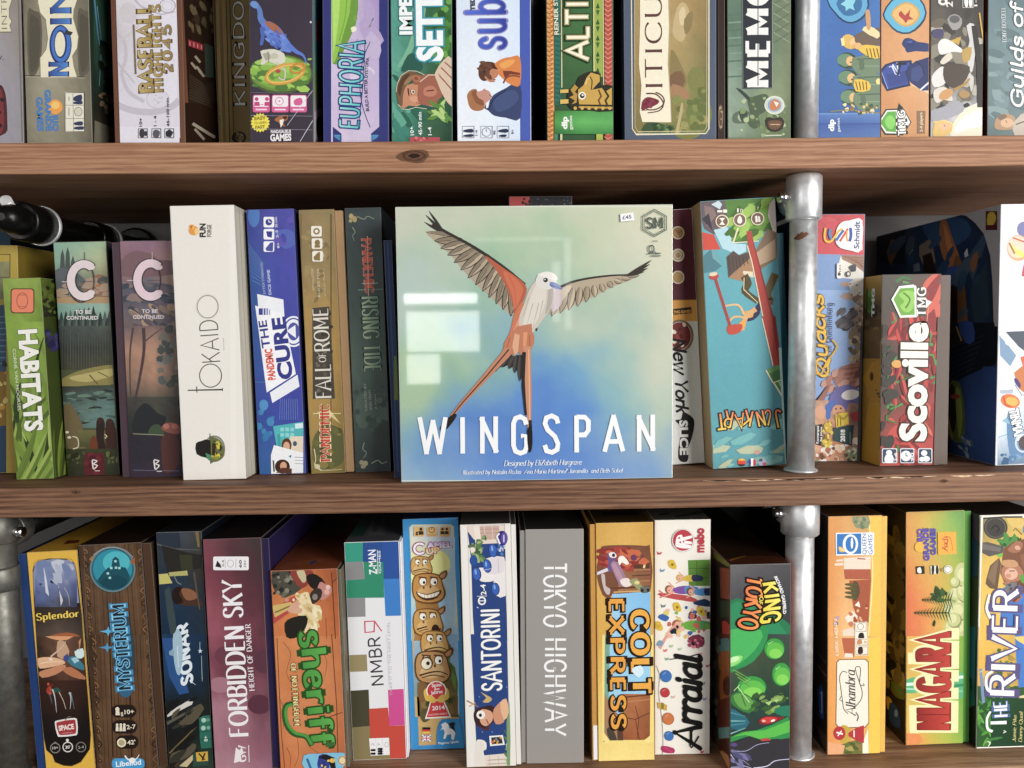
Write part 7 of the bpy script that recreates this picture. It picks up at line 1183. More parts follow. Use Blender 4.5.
b = Box('grey and green box showing glossy green monster bubbles and curved orange lettering', [(730.2,564.6),(791,563.4),(790.4,771),(729.4,771)], 'C', lid='5a5858', side='7c3a24', top='2a1a10', group=GB, left='6a3c28', mat=CARD_G)
a = b.art('illustration'); a.z(25).G(460,330,790,730,[['6c6a6c','5c5a5c','505052'],['4c4c50','444448','424246'],['464a4a','3f4444','3c4040']],.04,10,14,2); a.P([460,520,540,515,620,545,700,590,770,640,790,700,790,760,460,760],'2a7a50',2).P([460,540,540,530,620,560,720,640,760,760,460,760],'2f8c5c',2)
a.z(26).G(460,-20,780,680,[['3c4440','3f4842','44504a'],['4c5844','44523c','3c4c3c'],['3c4c40','34483c','2c4438'],['2f4440','2c4840','28443c'],['3a383a','3c3a3c','3a383c'],['34323a','3a383c','34323a']],.06,12,16,3,.1)
a.P([455,-40,640,-60,655,-30,640,40,580,120,500,160,455,165],'2c9450',2).P([455,-40,620,-40,610,30,550,100,455,150],'47b45c',2).P([455,110,500,90,525,95,510,125,455,150],'8fdc74',2).E(480,110,30,14,'c8f0b0',-20)
for x,y,rx,ry in ((688,55,54,56),(724,186,50,62),(572,252,78,60)): a.E(x,y,rx,ry,'1f5c34').E(x,y,rx*.94,ry*.95,'3c9c44').E(x+4,y+ry*.16,rx*.82,ry*.74,'5fbc48').E(x+6,y+ry*.42,rx*.6,ry*.42,'84d455').S([x-rx*.6,y-ry*.4,x-rx*.1,y-ry*.7],5,'a8e48c',2)
for i in range(7): a.S([470+i*6,150+i*10,560,200+i*8],5,['3a6c34','7cae58'][i%2],2)
a.P([470,290,520,275,590,320,600,340,560,385,500,360,465,330],'3c7c3c',2).P([478,295,520,284,580,322,550,370,500,345],'64a44c',2); a.S([500,250,560,330],4,'c8e8a8').S([520,290,540,350],4,'2c5c34').S([480,270,510,240],4,'b8dc98'); a.X(20,580,280,760,380,['6c8c44','3c5c34','8aac5c'],7,18,4,2,-20); a.P([640,330,680,318,660,345],'a8cc7c').P([680,318,710,310,700,330],'a8cc7c')
a.P([455,360,520,390,560,430,520,470,455,450],'2f6a7a',2); 
for i in range(6): a.S([460,380+i*22,540,400+i*12],8,['4a8c94','2c6470','78b4b0'][i%3],3)
a.P([455,510,520,480,600,470,680,440,760,400,770,490,760,520,700,515,620,522,560,500,500,520,455,535],'2f9048',0).P([470,505,540,480,640,470,765,420,765,480,690,505,610,515,540,495],'58bc48',0).P([690,360,765,345,765,400,700,390],'2a7c5c',2)
a.P([608,420,640,400,700,402,740,405,700,425,650,442,615,438],'8c1f24',2).P([614,420,645,404,700,408,690,424,650,436],'d0302c',2).E(680,422,12,6,'f8e8e0',-20).E(632,424,10,7,'f0b0a0'); a.P([615,520,650,512,672,524,640,532],'c83430',2)
a.P([460,560,540,505,600,530,690,520,770,510,775,690,455,690],'3a383c',0); a.S([470,575,540,578,600,545,660,535],4,'a8a4c8',3,sm=3).S([580,665,650,655,690,628,770,618],6,'d4d0ec',3,sm=3).S([460,590,500,640,570,665],5,'c0bce0',3,sm=3).S([520,620,560,650],4,'9c98c4',2).E(480,545,18,10,'5c4a80').E(490,670,40,14,'8c88a8').X(10,465,590,560,670,['77739c','55527a'],6,14,3,3,40)
a = b.art('title'); a.z(25)
a.T('TOKYO',545,388,496,648,74,'e8743c','monob',('2a1410',2.0),h1=98,bow=18,alt='f09c4c').T('KING',626,425,612,632,64,'ecd43c','monob',('2a2010',2.0),h1=98,bow=16,alt='f6ec6c',lean=-.2)
a.P([598,488,642,500,636,540,604,530],'2a1c10').T('OF',612,492,606,530,22,'f0dc4c','b')
a = b.art('designer_name'); a.z(25).T('RICHARD GARFIELD',684,392,732,584,16,'f2f0f0','bb',None,14)
a = b.art('side_panel','L'); a.z(25).P([378,262,458,330,458,345,378,300],'8a8c3c').P([376,300,458,345,458,760,392,760],'45382f').P([408,345,458,352,458,510,412,500],'a85c44').P([400,520,458,512,458,600,410,600],'4a5c44').P([420,620,458,640,458,720,430,720],'c84434',2).P([376,330,405,345,412,730,385,730],'3c3a30')
a.z(26).P([360,-20,405,-20,402,690,385,690],'4c4438').P([402,-20,458,-20,458,690,400,690],'6a3a24').P([405,10,458,5,458,75,410,70],'6a9c9c',2).P([405,80,458,70,458,170,408,165],'b46a34',2).P([410,180,458,170,458,300,412,320],'a8602c',2).E(446,245,22,50,'5c2c1c').P([405,320,458,300,458,450,402,440],'6c3420',0).P([402,460,458,455,458,510,404,515],'7ab0ac').P([402,525,458,520,458,600,402,590],'5c2c20').P([404,580,440,590,458,620,458,690,400,690],'d8945c',2); a.X(14,365,0,402,600,['6a6454','2f2a24','8a8470'],8,22,3,2.4,80)
a = b.art('top_panel','T'); a.z(25).P([450,300,600,285,760,300,770,325,470,325],'4a2414',2).S([460,310,540,285],8,'8a5c1c',3).S([520,140,600,170,620,200],16,'5c1c10',6,sm=3).S([480,80,540,120],6,'4a3c14',3)

b = Box('orange and yellow palace box with a cream name plate, beside the lower post', [(828.2,516),(882.6,515.6),(880.4,754.6),(826.8,754.8)], 'C', lid='e6a24a', side='2a2018', top='4c3418', tray=('r', 5.6, 'e8b84c', '5c3c18'), left='1e1a18', group=GB)
a = b.art('illustration'); a.z(27).G(110,70,370,660,[['d89048','d8a05c','c89c54','e8c45c'],['dc8c40','e0a460','dca868','f0c850'],['e08e44','e8b070','e0a060','f2cc54'],['e6a050','f0c080','e0a868','f2cc50']],.025,12,18,3)
a.P([300,70,365,70,372,660,296,660,312,480,318,300,300,130],'eec04c',0).S([300,76,312,200,320,330,312,480,298,660],5,'f8e4a0',sm=3); a.P([225,75,300,74,300,130,240,128],'8c9470',2).X(10,240,80,296,130,['6c7c58','a8a078'],6,12,3)
a.P([185,270,310,262,310,322,185,322],'ecd8c4').P([150,278,182,275,182,285,150,287],'ecd8c4').P([142,295,182,292,182,304,142,306],'ecd8c4').P([185,322,310,322,312,370,190,368],'b0583c').P([210,375,312,370,305,480,300,570,260,575,230,500],'a85434',0).P([230,380,250,385,260,430,240,470,220,440],'5c4c30',3); 
for y in (392,410,430,450): a.LF(190,y,60,14,5,'5c5a34')
a.P([190,545,225,515,250,540,240,575,200,570],'f0e0cc').P([178,605,240,590,240,650,180,650],'e8d4bc',0).P([235,490,255,470,262,500],'f4ead8').S([285,275,248,272],5,'a04030'); a.X(12,215,490,300,600,['c87850','a04c30','e0a878'],6,14,3); a.E(150,575,9,10,'5a4ca0').P([140,545,165,540,160,558],'b89cb8')
a.z(28).G(108,-10,370,540,[['e69a4c','e8b478','e0ac68','f2c84c'],['e89c48','e8a858','ecb45c','f4cc4c'],['e89844','ecb068','e8b868','f2ca4a'],['e08a3c','e8a45c','e4a050','f0c448']],.02,10,14,3); a.P([175,0,235,0,232,88,190,90],'b8603c',0).P([190,70,225,72,228,90,188,90],'ece0d0')
a.P([190,485,280,480,275,538,180,538],'8c7c44',2).X(14,190,480,275,535,['6a7438','a89c58','54602c'],7,16,3,2,0); a.P([272,488,298,420,300,538,272,540],'f8f0d8').P([302,420,368,0,372,540,300,540],'f2c84a',0).P([300,0,372,0,372,540,302,540],'f2c84a')
a.P([110,480,190,500,180,540,108,540],'e8a878')
a = b.art('name_plate'); a.z(28).P([150,112,162,98,285,96,300,110,303,395,285,418,160,420,146,400],'8a5c38',0).P([154,114,164,102,283,100,296,113,299,393,282,413,163,415,150,398],'f2ead8',0)
a = b.art('title'); a.z(28).T('Alhambra',240,360,236,150,46,'4c4440','script').S([178,295,165,285,172,270],3,'4c4440').S([205,352,185,330,178,290,170,230,165,180,180,155,200,160],3.5,'4c4440',sm=5).S([225,330,262,290,270,250,255,200,242,160,240,135,262,140,258,210,278,220,275,210],3.5,'4c4440',sm=5).S([240,345,252,365,245,385],5,'4c4440',sm=3)
a = b.art('prize_emblem'); a.z(28).E(195,425,28,16,'c8a83c',40).E(196,468,28,16,'c8a83c',-40).E(164,442,28,32,'b82c34').P([205,440,255,412,278,405,278,488,255,482,206,456],'b82c34').S([150,438,180,446],8,'f4ece4').S([156,455,174,430],5,'f4ece4').S([232,428,232,460],6,'f4ece4')
a = b.art('publisher_logo'); a.z(27).P([146,152,325,150,325,255,148,258],'f0f2f4').P([152,158,265,155,265,250,152,252],'2474bc').E(215,205,36,46,'f0f2f4').E(216,205,24,36,'2474bc').E(222,200,6,26,'f0f2f4').P([160,215,185,225,190,240,165,240],'e8b84c',2).S([165,225,188,236],4,'f4ead0').T('QUEEN',290,252,288,156,20,'2a5c9c','r').T('GAMES',318,252,316,160,20,'2a5c9c','r')
a = b.art('player_icons'); a.z(27).P([236,568,292,565,292,652,236,655],'f0e8d8').BX(240,570,288,610,2,'6a5c50').O(262,588,14,14,2,'6a5c50').P([255,620,275,618,278,648,252,648],'2c2420',2); a.z(28).R(236,0,298,80,'f0e6d4').BX(240,4,294,32,2,'8a6c54').BX(240,40,294,76,2,'8a6c54').P([252,44,270,40,272,70,250,72],'3c2c24',2).P([248,8,266,6,268,26,246,28],'c88c5c',2).E(284,18,7,7,'d8b890')
a = b.art('designer_name'); a.z(28).T('DIRK HENN',160,80,152,-90,15,'f4e0c4','b')
a = b.art('side_panel','L'); a.z(28).P([60,240,80,215,90,250,92,380,72,370],'203a6a',0).S([70,260,82,250,84,350,74,340],3,'8aa0c8').S([60,120,105,180],4,'5c5248').S([60,60,105,120],4,'4a4038').P([60,400,105,460,105,540,60,420],'3c3228')

b = Box('rainbow washed box with pale rocks, fir trees and red outlined lettering', [(906,512.2),(964.8,509.8),(963.4,743.8),(905,746.6)], 'C', lid='c9a64a', side='23241a', top='3c3014', tray=('r', 7, '5aa040', '2c4a20'), left='272014', group=GB)
a = b.art('illustration'); a.z(27).G(472,45,780,660,[['d8984c','d0b050','8cb458','5c9c58'],['d89044','ccb04c','98b44c','4f9a48'],['d8743c','d8a04c','c0b04c','58a03c'],['d85a3c','e09448','ccb854','84b04c'],['d8643c','e0984c','d8c060','a0bc54']],.02,14,22,3,.08)
a.P([655,620,670,540,690,520,660,500,668,440,700,420,690,380,715,320,740,305,775,310,780,660,650,660],'a8b06c',2); rg = random.Random(12)
for x,y,rx,ry in ((740,350,40,60),(720,440,48,36),(682,510,28,38),(740,500,40,44),(735,580,52,70),(690,600,34,48),(722,520,50,44),(752,420,44,60),(745,355,38,52),(700,560,34,36),(705,385,22,24),(760,420,26,36)): a.E(x,y,rx,ry,'8c9458').E(x-4,y-4,rx*.92,ry*.92,'c4c888').E(x-10,y-8,rx*.6,ry*.6,'d8d8a0')
for y,x0,x1 in ((465,548,680),(525,512,672)):
    a.S([x0,y,x1,y],5,'1f3018')
    for i in range(12):
        u = i/11; x = x0+(x1-x0)*u; h_ = 10+u*36
        a.S([x,y,x+14,y-h_],5,'24441f',1).S([x,y,x+14,y+h_],5,'2f5426',1)
a.X(1,590,540,650,600,['3c5428','2c4020','6a7438'],5,14,3,2); a.X(14,600,420,660,470,['3c5c2c','2a441f'],5,13,3,2)
a.z(28).G(468,-10,752,505,[['e0a850','d8b850','a0b848','78a83c'],['d8a850','d8bc54','9cb84c','74a83c'],['d8b45c','c8bc58','90b84c','70a83c'],['e0bc5c','d0b850','a0b84c','78ac40'],['e0a04c','d8a448','b8b84c','84b444']],.02,14,20,5,.08); a.P([470,195,540,180,600,200,690,170,755,165,755,270,690,275,640,240,540,250,475,255],'5cb07c',2).S([472,215,560,208,680,185,755,180],14,'d8f0e0',sm=3).S([472,235,560,240],8,'a8dcc0').S([670,225,755,215],12,'2c8c5c').S([670,250,750,245],9,'7cc498'); a.E(500,470,50,30,'e08c4c')
a = b.art('title'); a.px().T('NIAGARA',949,728,949.5,634,31,'b03024','poster',('f2e8b0',1.9),h1=33).T('NIAGARA',949,728,949.5,634,31,'7c1a16','poster',('7c1a16',.35),h1=33).T('NIAGARA',949,728,949.5,634,31,'c03a2c','poster',h1=33,alt='8f1f1a')
a = b.art('publisher_logo'); a.z(27).E(535,218,22,24,'e8b03c').T('RIO',552,192,550,132,26,'5a4cb0','bb').T('GRANDE',582,282,578,130,26,'5a4cb0','bb').T('GAMES',612,256,610,130,24,'5a4cb0','bb')
a = b.art('publisher_badge'); a.z(27).P([620,148,705,146,708,250,622,254],'e8a834').S([650,230,668,190,660,170,680,180,690,235],4,'c8402c',2,sm=4).T('zoch',668,240,664,170,26,'c8402c','script')
a = b.art('player_icons'); a.z(27).P([520,308,558,306,560,342,522,344],'2a2a26').P([525,318,540,312,545,338,528,338],'f0ecdc',2).P([586,306,624,304,626,342,588,344],'f0ecdc').P([592,306,604,306,602,342,592,342],'2a2a26',2).P([612,306,622,306,624,340,612,340],'2a2a26',2).E(668,322,20,19,'f0ecdc').O(668,322,15,14,2,'2a2a26').S([636,315,636,332],3,'2a2a26')
a = b.art('side_panel','L'); a.z(27).P([388,100,465,60,470,660,388,660],'2c2414'); a.X(40,395,100,462,660,['4a3c1c','5c4c24','1a160c','6a5828'],12,36,4,2.2,70); a.z(28).X(26,390,0,462,240,['4a3c1c','6a5828','1f1c10','8a7838'],10,30,4,2,70); a.P([385,270,410,290,412,330,390,330],'c8a02c',2).P([400,300,440,330,450,420,400,390],'24406c',2).P([405,200,460,230,480,280,440,280],'5a6a28',2).E(430,350,8,18,'6c8cc0')

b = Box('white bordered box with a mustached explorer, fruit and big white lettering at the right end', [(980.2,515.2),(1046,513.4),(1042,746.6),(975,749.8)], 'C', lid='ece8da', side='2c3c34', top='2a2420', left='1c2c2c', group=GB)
a = b.art('illustration'); a.z(34).P([122,94,480,88,480,768,108,768],'e2b850'); a.G(120,96,480,768,[['6c6440','c8ac54','c0a050'],['d8b454','e4bc58','e0b450'],['e8c058','e8be58','d8b860'],['e8b850','ecc45c','d8b858']],.025,10,18,3); a.P([345,110,480,100,480,200,345,180],'2c6ab4')
a.z(34).P([235,480,480,470,480,768,210,768],'3f78c4').P([240,500,310,560,250,620],'3f78c4'); a.E(195,152,66,62,'3c3834').O(195,152,54,52,6,'5a544c').S([170,160,195,140,215,160,200,178],9,'26221f',sm=3); a.S([270,120,340,190],8,'8a6c3c').S([290,170,330,130],6,'8a6c3c'); a.P([255,100,345,100,345,150,290,150],'d8b860',2)
a.P([215,230,260,205,320,205,340,240,280,260,230,255],'2f6c34',2).X(8,220,208,330,250,['4a8c3c','245428'],8,18,3,2); a.E(218,300,18,14,'7ab83c').P([110,235,150,230,240,255,235,290,160,310,112,285],'5a5450',0).P([115,238,225,262,220,285,120,270],'716a64',0).P([145,430,165,360,215,315,225,350,205,490,165,485,140,460],'6a5440',0).P([150,425,175,360,212,322,200,400,190,470],'846a50',0)
a.P([240,265,290,230,345,215,480,215,480,480,400,540,330,500,250,470,220,400,230,330],'7a4c34',0).P([260,270,310,225,345,240,330,280,290,290],'a06a4c',2).E(315,262,16,12,'d0a088',20).P([225,380,265,355,310,350,345,390,340,430,290,450,240,440],'b07458',2).E(280,405,36,32,'dcae94').E(265,415,14,12,'c88c74').S([270,390,300,388],5,'4a3024').P([235,330,300,330,320,360,270,370,230,355],'c49468',2).P([330,300,420,290,460,350,430,420,360,400],'8c5a3c',2); a.P([250,470,300,450,340,470,340,510,280,515,250,500],'74787c',2).E(300,535,32,26,'b05c3c').E(305,538,16,13,'dc9464').P([325,415,360,410,370,450,340,455],'5a9c3c',2); a.X(16,240,440,360,550,['6c4030','a8785c','485058'],8,16,4)
a.z(35).P([100,-20,420,-20,420,690,92,690],'3c5c34'); a.G(98,-20,400,330,[['e8bc54','e4b850','c8a848'],['e8b84c','e0b04c','b49c48'],['e4ac48','d8a848','a89848']],.03,10,10,3); a.P([320,-20,420,-20,420,330,345,340,330,160],'3f78c4',0).P([320,40,420,30,420,110,335,60],'e8c868'); a.X(26,200,90,330,370,['6c8c34','a88c3c','4a6c2c','c8a848'],8,22,4); a.P([300,400,420,380,420,600,340,600,345,410],'b89c68',0).P([295,405,420,370,420,395,300,412],'e0cc98')
a.P([112,230,128,225,148,430,128,432],'7c94b4').S([115,250,160,215],5,'d8d4c0',1).S([130,460,160,435],6,'e8e4d8',2)
rg = random.Random(6); a.P([95,480,150,440,220,400,300,380,345,400,345,690,90,690],'2f5a2c',0)
for i in range(46): a.LF(rg.uniform(95,260),rg.uniform(420,690),rg.uniform(40,110),20,rg.uniform(-150,-20),rg.choice(['3c7a30','4f9438','2a5a28','68a844']),.2)
a.G(180,400,400,690,[['2c5230','24462a'],['20452a','1c3f28'],['1f4428','1c3c26']],.06,8,8,2); a.S([160,655,176,665,164,685],5,'e4ecd8').S([255,590,268,598,252,606],5,'e4ecd8'); a.E(200,640,50,8,'3c7a3c',-10)
a.z(34).P([112,96,124,94,102,768,94,768],'f0ecde').P([112,80,480,70,480,92,118,100],'f0ecde'); a.S([124,100,240,92,340,92],9,'3c3a2c')
a.z(35).P([88,-20,100,-20,96,690,86,690],'f0ecde').P([86,690,420,680,420,712,86,712],'f2eee2')
a = b.art('title'); a.px().T('RIVER',1013.5,696,1017.5,590,24,'f6f4f2','roman',('5c5484',1.5)); a.T('RIVER',1013.5,696,1017.5,590,24,'f8f6f4','roman'); a.S([994,693,986.5,688,986,676,992,671],3.4,'f6f4f2',2.4,sm=4).S([990,618,986,608,989,594],3.2,'f6f4f2',2.2,sm=3)
a.T('HE',1007,716,1006,700.5,13,'f4f6f8','roman',('4a6894',1.4)).S([1006,722,990,722.5],3.4,'f4f6f8',3).S([992,731,987,728,986.5,718,990,711],2.8,'f4f6f8',2,sm=4)
a = b.art('designer_name'); a.z(35).T('Jamie Pike',325,660,330,500,20,'e8d888','script').T('Danny Quail',362,660,366,480,20,'e8d888','script')
a = b.art('side_panel','L'); a.z(34).P([70,60,112,90,106,240,70,200],'54485c',0).P([66,200,104,240,102,420,62,420],'2c4c64',0).P([62,420,102,430,100,768,56,768],'3c4a30',0); a.z(35).P([50,-20,92,-20,86,330,45,250],'24707c',0).P([50,330,80,280,88,440,40,470],'1f6c64',0)
for i in range(9): a.S([66,335,66+30*math.cos(i*.7),335+60*math.sin(i*.7)],5,'123c3c',1)
a.P([30,470,86,450,86,690,20,650],'161816',0)
# ================================================================== the place
WOOD_A = wood_mat('stained_pine_upper', '57392a', '8e6349', 'b4896a', 1.3)
WOOD_B = wood_mat('stained_pine_middle', '2e1b13', '583a2a', '8c674e', 4.1)
WOOD_C = wood_mat('stained_pine_lower', '4a3324', '85644a', 'b5957a', 7.7)
STEEL = metal_mat('galvanised_steel', 'eeeff0', .42, 90, .25, .75)
STEEL_D = metal_mat('grey_weathered_steel', '85837b', .5, 70, .5, .75)
BLACK = metal_mat('black_pipe', '1c1b1a', .3, 60, .4, .6)
CHROME = metal_mat('bright_steel_edge', 'e2e2e2', .2, 120, .2)
RUST = metal_mat('rusty_band', '7a5238', .6, 160, .5, .5)
m, nt, p, o = new_mat('grey_wall_paint')
n_ = nt.nodes.new('ShaderNodeTexNoise'); n_.inputs['Scale'].default_value = 30
r_ = nt.nodes.new('ShaderNodeValToRGB'); r_.color_ramp.elements[0].color = lin('6c6a69'); r_.color_ramp.elements[1].color = lin('7b7978')
nt.links.new(n_.outputs['Fac'], r_.inputs['Fac']); nt.links.new(r_.outputs['Color'], p.inputs['Base Color']); p.inputs['Roughness'].default_value = .8
WALL = m

WALL_Y = .345
def wall_panel(name, x0, x1, y0, y1, z0, z1):
    v = [(x0,y0,z0),(x1,y0,z0),(x1,y1,z0),(x0,y1,z0),(x0,y0,z1),(x1,y0,z1),(x1,y1,z1),(x0,y1,z1)]
    o = mesh_obj(name, v, [(0,1,5,4),(1,2,6,5),(2,3,7,6),(3,0,4,7),(4,5,6,7),(3,2,1,0)], WALL)
    o['kind'] = 'structure'; return o
wall_panel('wall_back', -1.6, 1.6, WALL_Y, WALL_Y+.1, -1.15, 1.0)

def shelf_board(label, key, mat, knots):
    import bmesh
    zt = ZT[key]; n = 60; x0, x1 = -1.1, 1.1; verts = []; faces = []
    # cross-section with worn, rounded front edges
    prof = [(.0, -.0022), (.0006, -.0007), (.0024, 0), (WALL_Y-.004, 0), (WALL_Y-.004, -THICK), (.0024, -THICK), (.0006, -THICK+.0007), (.0, -THICK+.0022)]
    k = len(prof); rnd = random.Random(ord(key))
    for i in range(n+1):
        x = x0+(x1-x0)*i/n; s_ = sag(x) if key != 'C' else 0
        w = rnd.uniform(-.0003, .0003)
        for j, (y, z) in enumerate(prof): verts.append((x, y+(w if j in (0, 1, 6, 7) else 0), zt+z+s_))
    for i in range(n):
        for j in range(k):
            j2 = (j+1) % k; faces.append((i*k+j, i*k+j2, (i+1)*k+j2, (i+1)*k+j))
    faces.append(tuple(range(k-1, -1, -1))); faces.append(tuple(n*k+j for j in range(k)))
    faces = [f[::-1] for f in faces]
    root = mesh_obj('shelf_board', verts, faces, mat)
    tag(root, label, 'shelf', 'stained wooden shelf boards')
    for kx, kz, rr in knots:               # knots in the front edge
        p = at(kx, kz, 0); V, Fc, Cc = [], [], []
        r1 = random.Random(int(kx))
        for q, (sc, col) in enumerate(((1.0, '6e4c36'), (.78, '54382a'), (.55, '6a4834'), (.36, '2e1f18'))):
            b = len(V)
            for t in range(18):
                a = 2*math.pi*t/18; g = rr*sc*r1.uniform(.85, 1.12)
                V.append((p.x+g*1.5*math.cos(a), -.0006-q*1e-5, p.z+g*.62*math.sin(a)))
            Fc.append(tuple(range(b, b+18))); Cc.append(lin(col))
        mesh_obj('knot', V, Fc, CARD_M, root, Cc)
    return root
shelf_board('upper wooden shelf board carrying the top row of boxes, pale brown front edge', 'A', WOOD_A, [(414, 156, .011)])
shelf_board('middle wooden shelf board under the bird box, dark brown front edge', 'B', WOOD_B, [(76, 492, .0035), (944, 481, .003)])
def worn_edge_highlight(board, key, x0, x1, n, seed):    # paler wood where the stain has rubbed off the front edge, bevel highlight painted in
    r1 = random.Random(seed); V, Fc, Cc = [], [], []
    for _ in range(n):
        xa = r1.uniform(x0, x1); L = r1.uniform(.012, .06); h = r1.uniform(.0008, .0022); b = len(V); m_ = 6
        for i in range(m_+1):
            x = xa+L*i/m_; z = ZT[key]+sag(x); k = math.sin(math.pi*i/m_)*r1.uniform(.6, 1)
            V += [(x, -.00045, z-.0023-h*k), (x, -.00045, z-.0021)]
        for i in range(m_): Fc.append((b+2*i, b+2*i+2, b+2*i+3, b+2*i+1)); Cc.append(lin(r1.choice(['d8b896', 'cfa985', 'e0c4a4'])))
    mesh_obj('worn_edge_highlight', V, Fc, CARD_M, board, Cc)
worn_edge_highlight(bpy.data.objects['shelf_board.001'], 'B', .2, .66, 26, 4)
shelf_board('lowest wooden shelf board under the bottom row of boxes', 'C', WOOD_C, [])

def axis_tube(name, x, y, z0, z1, r, mat, parent, base, seg=36):
    return tube(name, [(x-base.x, y-base.y, z0-base.z), (x-base.x, y-base.y, z1-base.z)], [r, r], mat, parent, seg)

def ring(name, p, q, r, mat, parent, base, lip=.0012):
    p, q = Vector(p)-base, Vector(q)-base; d = (q-p).normalized()*lip
    return tube(name, [p, p+d, q-d, q], [r-lip, r, r, r-lip], mat, parent, 40)

def post(label, x, y, z0, z1, r, mat, tee=None, strut=True, base_ring=True, screws=(), rust=None):
    base = Vector((x, y, z0)); t = bpy.data.objects.new('pipe_post', None); COL.objects.link(t); t.location = base; t.empty_display_size = .02
    tag(t, label, 'pipe post', 'steel pipe posts between the shelves')
    axis_tube('tube', x, y, z0, z1, r, mat, t, base)
    if base_ring: ring('foot_ring', (x, y, z0), (x, y, z0+.003), r+.0035, mat, t, base)
    if tee:
        h, tr = tee
        ring('tee_fitting', (x, y, z1-h), (x, y, z1), tr, mat, t, base, .0025)
        zc = z1-max(h*.5, r*1.35)
        if strut:
            tube('strut', [(0, tr*.6, zc-z0), (0, WALL_Y-y-.014, zc-z0)], [r*.93, r*.93], BLACK, t, 28)
            ring('outlet_ring', (x, y+tr*.8, zc), (x, y+tr*.8+.02, zc), r*1.15, mat, t, base)
            ring('wall_flange', (x, WALL_Y-.014, zc), (x, WALL_Y-.001, zc), r*1.3, BLACK, t, base)
        for sx, sz in list(screws):
            s_ = tube('set_screw', [(sx*(tr-.002), 0, z1-z0-sz), (sx*(tr+.009), 0, z1-z0-sz)], [.0055, .0055], CHROME, t, 18)
    if rust:                             # a worn rusty scrape, part of the way round the pipe
        V, Fc = [], []; n_ = 12
        for i in range(n_+1):
            a = math.radians(205+i*5.5); k = math.sin(math.pi*i/n_)
            for dz in (-.0035*k, .0035*k*(1+.3*math.sin(i*2.1))): V.append(((r+.0003)*math.cos(a), (r+.0003)*math.sin(a), rust-z0+dz+.0004*i))
        for i in range(n_): Fc.append((2*i, 2*i+2, 2*i+3, 2*i+1))
        mesh_obj('rust_mark', V, Fc, RUST, t)
    return t
zA, zB = ZT['A'], ZT['B']
def bz(k, x): return board_z(k, x)
# right hand posts stand in line, one on each shelf
pm = at(800.6, 470, .030)
post('galvanised steel post with a tee fitting, on the middle shelf right of the teal box', pm.x, .030, bz('B', pm.x)+.0003, bz('A', pm.x)-THICK-.0003, .0143, STEEL, (.049, .0185), screws=[(-1, .024)], rust=at(800, 238, .015).z)
pl = at(798.5, 700, .034)
post('grey steel post standing on the lowest shelf right of the green monster box', pl.x, .036, ZT['C']+.0003, bz('B', pl.x)-THICK-.0003, .0152, STEEL, (.040, .0205), screws=[(-1, .016)])
tube('set_screw', [(-.022, .012, .0), (-.037, .012, .0)], [.005, .005], CHROME, bpy.data.objects['pipe_post.001'], 18).location.z = bz('B', pl.x)-THICK-.009-ZT['C']
pt = at(806, 120, .03)
post('bright steel post on the upper shelf between the grey-green box and the blue box', pt.x, .03, bz('A', pt.x)+.0003, bz('A', pt.x)+.29, .0125, STEEL, None)
# left hand posts: one half out of frame on the lowest shelf, one outside the frame whose strut shows
pq = at(2, 640, .028)
post('dull steel post at the left end of the lowest shelf beside the yellow box', pq.x, .03, ZT['C']+.0003, bz('B', pq.x)-THICK-.0003, .0175, STEEL_D, (.034, .0195), screws=[(1, .022)])
lp = bpy.data.objects['pipe_post.003']; cz = at(8, 594, .012).z; ring('collar', (pq.x, .03, cz), (pq.x, .03, cz+.026), .0205, STEEL_D, lp, Vector(lp.location), .002)
# horizontal black pipe running from the left post of the middle shelf to the wall
a0 = at(20, 221, .06); a1 = Vector((a0.x, WALL_Y-.016, a0.z))
t = bpy.data.objects.new('pipe_brace', None); COL.objects.link(t); t.location = (a0.x, .0, a0.z)
tag(t, 'black horizontal pipe with bright rings running back to the wall above the yellow box', 'pipe brace')
B0 = Vector(t.location)
RIM = metal_mat('bright_thread_ring', 'f4f4f4', .38, 140, .15, .35)
tube('tube', [(0, .028, 0), (0, .032, 0), (0, .04, 0), (0, WALL_Y-.016, 0)], [.004, .011, .0155, .0155], BLACK, t, 36)
for y0, y1, r in ((.088, .100, .0215), (.232, .244, .0215)):
    ring('coupling', (a0.x, y0-.03, a0.z), (a0.x, y1, a0.z), r, BLACK, t, B0, .002)
    ring('bright_rim', (a0.x, y1-.003, a0.z), (a0.x, y1+.002, a0.z), r+.0012, RIM, t, B0, .0006)
ring('wall_flange', (a0.x, WALL_Y-.018, a0.z), (a0.x, WALL_Y-.0005, a0.z), .030, BLACK, t, B0, .003)
tube('set_screw', [(-.006, .056, .010), (-.002, .040, .0195)], [.0065, .006], RIM, t, 18)

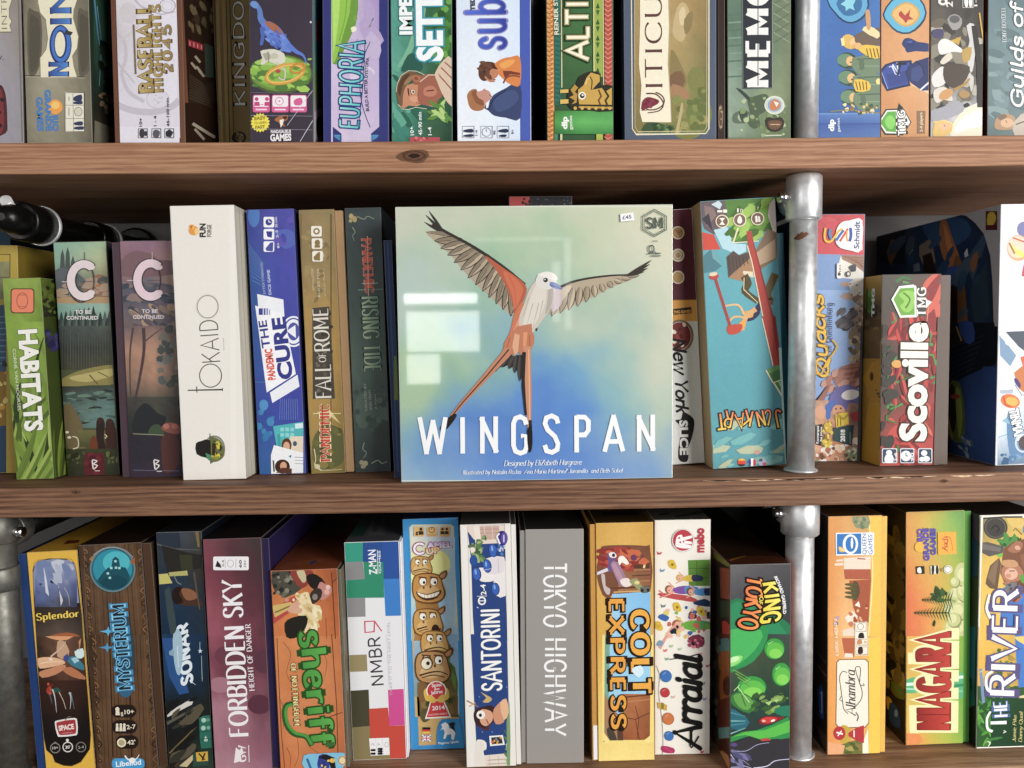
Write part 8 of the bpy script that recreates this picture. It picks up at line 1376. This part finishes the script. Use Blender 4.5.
# ---- daylight: the shop's windows behind the camera and the room's own soft light, plus an added fill
def area_light(name, loc, target, w, h, power, col=(1, .985, .965)):
    l = bpy.data.lights.new(name, 'AREA'); l.shape = 'RECTANGLE'; l.size = w; l.size_y = h; l.energy = power; l.color = col
    o = link(name, l); o.location = loc
    o.rotation_euler = (Vector(target)-Vector(loc)).to_track_quat('-Z', 'Y').to_euler()
    return o
area_light('daylight_right', (2.5, -2.7, .75), (.2, 0, 0), 1.9, 1.6, 176)
area_light('fill_low_right', (1.35, -1.25, -.35), (.45, 0, -.3), .5, .5, 10)  # added fill that brightens the lower right; no lamp is known there
area_light('daylight_left', (-1.9, -2.8, .5), (-.1, 0, -.1), 1.4, 1.6, 30)
# a bright window across the room, seen mirrored in the film round the bird box
Lw = 4.0
def mir(p): return Vector((p.x+(p.x-CAM.x)/.8*Lw, -Lw, p.z+(p.z-CAM.z)/.8*Lw))
for x0, y0, x1, y1, rad in ((404, 304, 477, 293, 20), (407, 352, 479, 311, 13), (407, 384, 440, 354, 12), (553, 322, 560, 262, 5), (565, 330, 571, 240, 4), (474, 241, 571, 237, 3)):
    A_, B_ = mir(at(x0, y0, 0)), mir(at(x1, y1, 0)); c_ = (A_+B_)/2; ww, hh_ = abs(B_.x-A_.x), abs(B_.z-A_.z)
    area_light('window_daylight', c_, (c_.x, 0, c_.z), ww, hh_, rad*ww*hh_*math.pi)

w = bpy.data.worlds.new('room_light'); scene.world = w; w.use_nodes = True
bg = w.node_tree.nodes['Background']; bg.inputs['Color'].default_value = (.95, .97, 1, 1); bg.inputs['Strength'].default_value = .13

# ------------------------------------------------------------------ camera object
cd = bpy.data.cameras.new('camera'); co = link('camera', cd); scene.camera = co
cd.sensor_width = 36; cd.sensor_fit = 'HORIZONTAL'; cd.lens = 36*F/W; cd.clip_start = .01
up = -DOWN; back = -FWD
co.matrix_world = Matrix(((RIGHT.x, up.x, back.x, CAM.x), (RIGHT.y, up.y, back.y, CAM.y), (RIGHT.z, up.z, back.z, CAM.z), (0, 0, 0, 1)))
scene.view_settings.view_transform = 'Standard'; scene.view_settings.look = 'None'
scene.view_settings.exposure = -0.33; scene.view_settings.gamma = 1.0; scene.view_settings.use_curve_mapping = False
bpy.data.objects.remove(_to)
for a in ARTS: a.build()
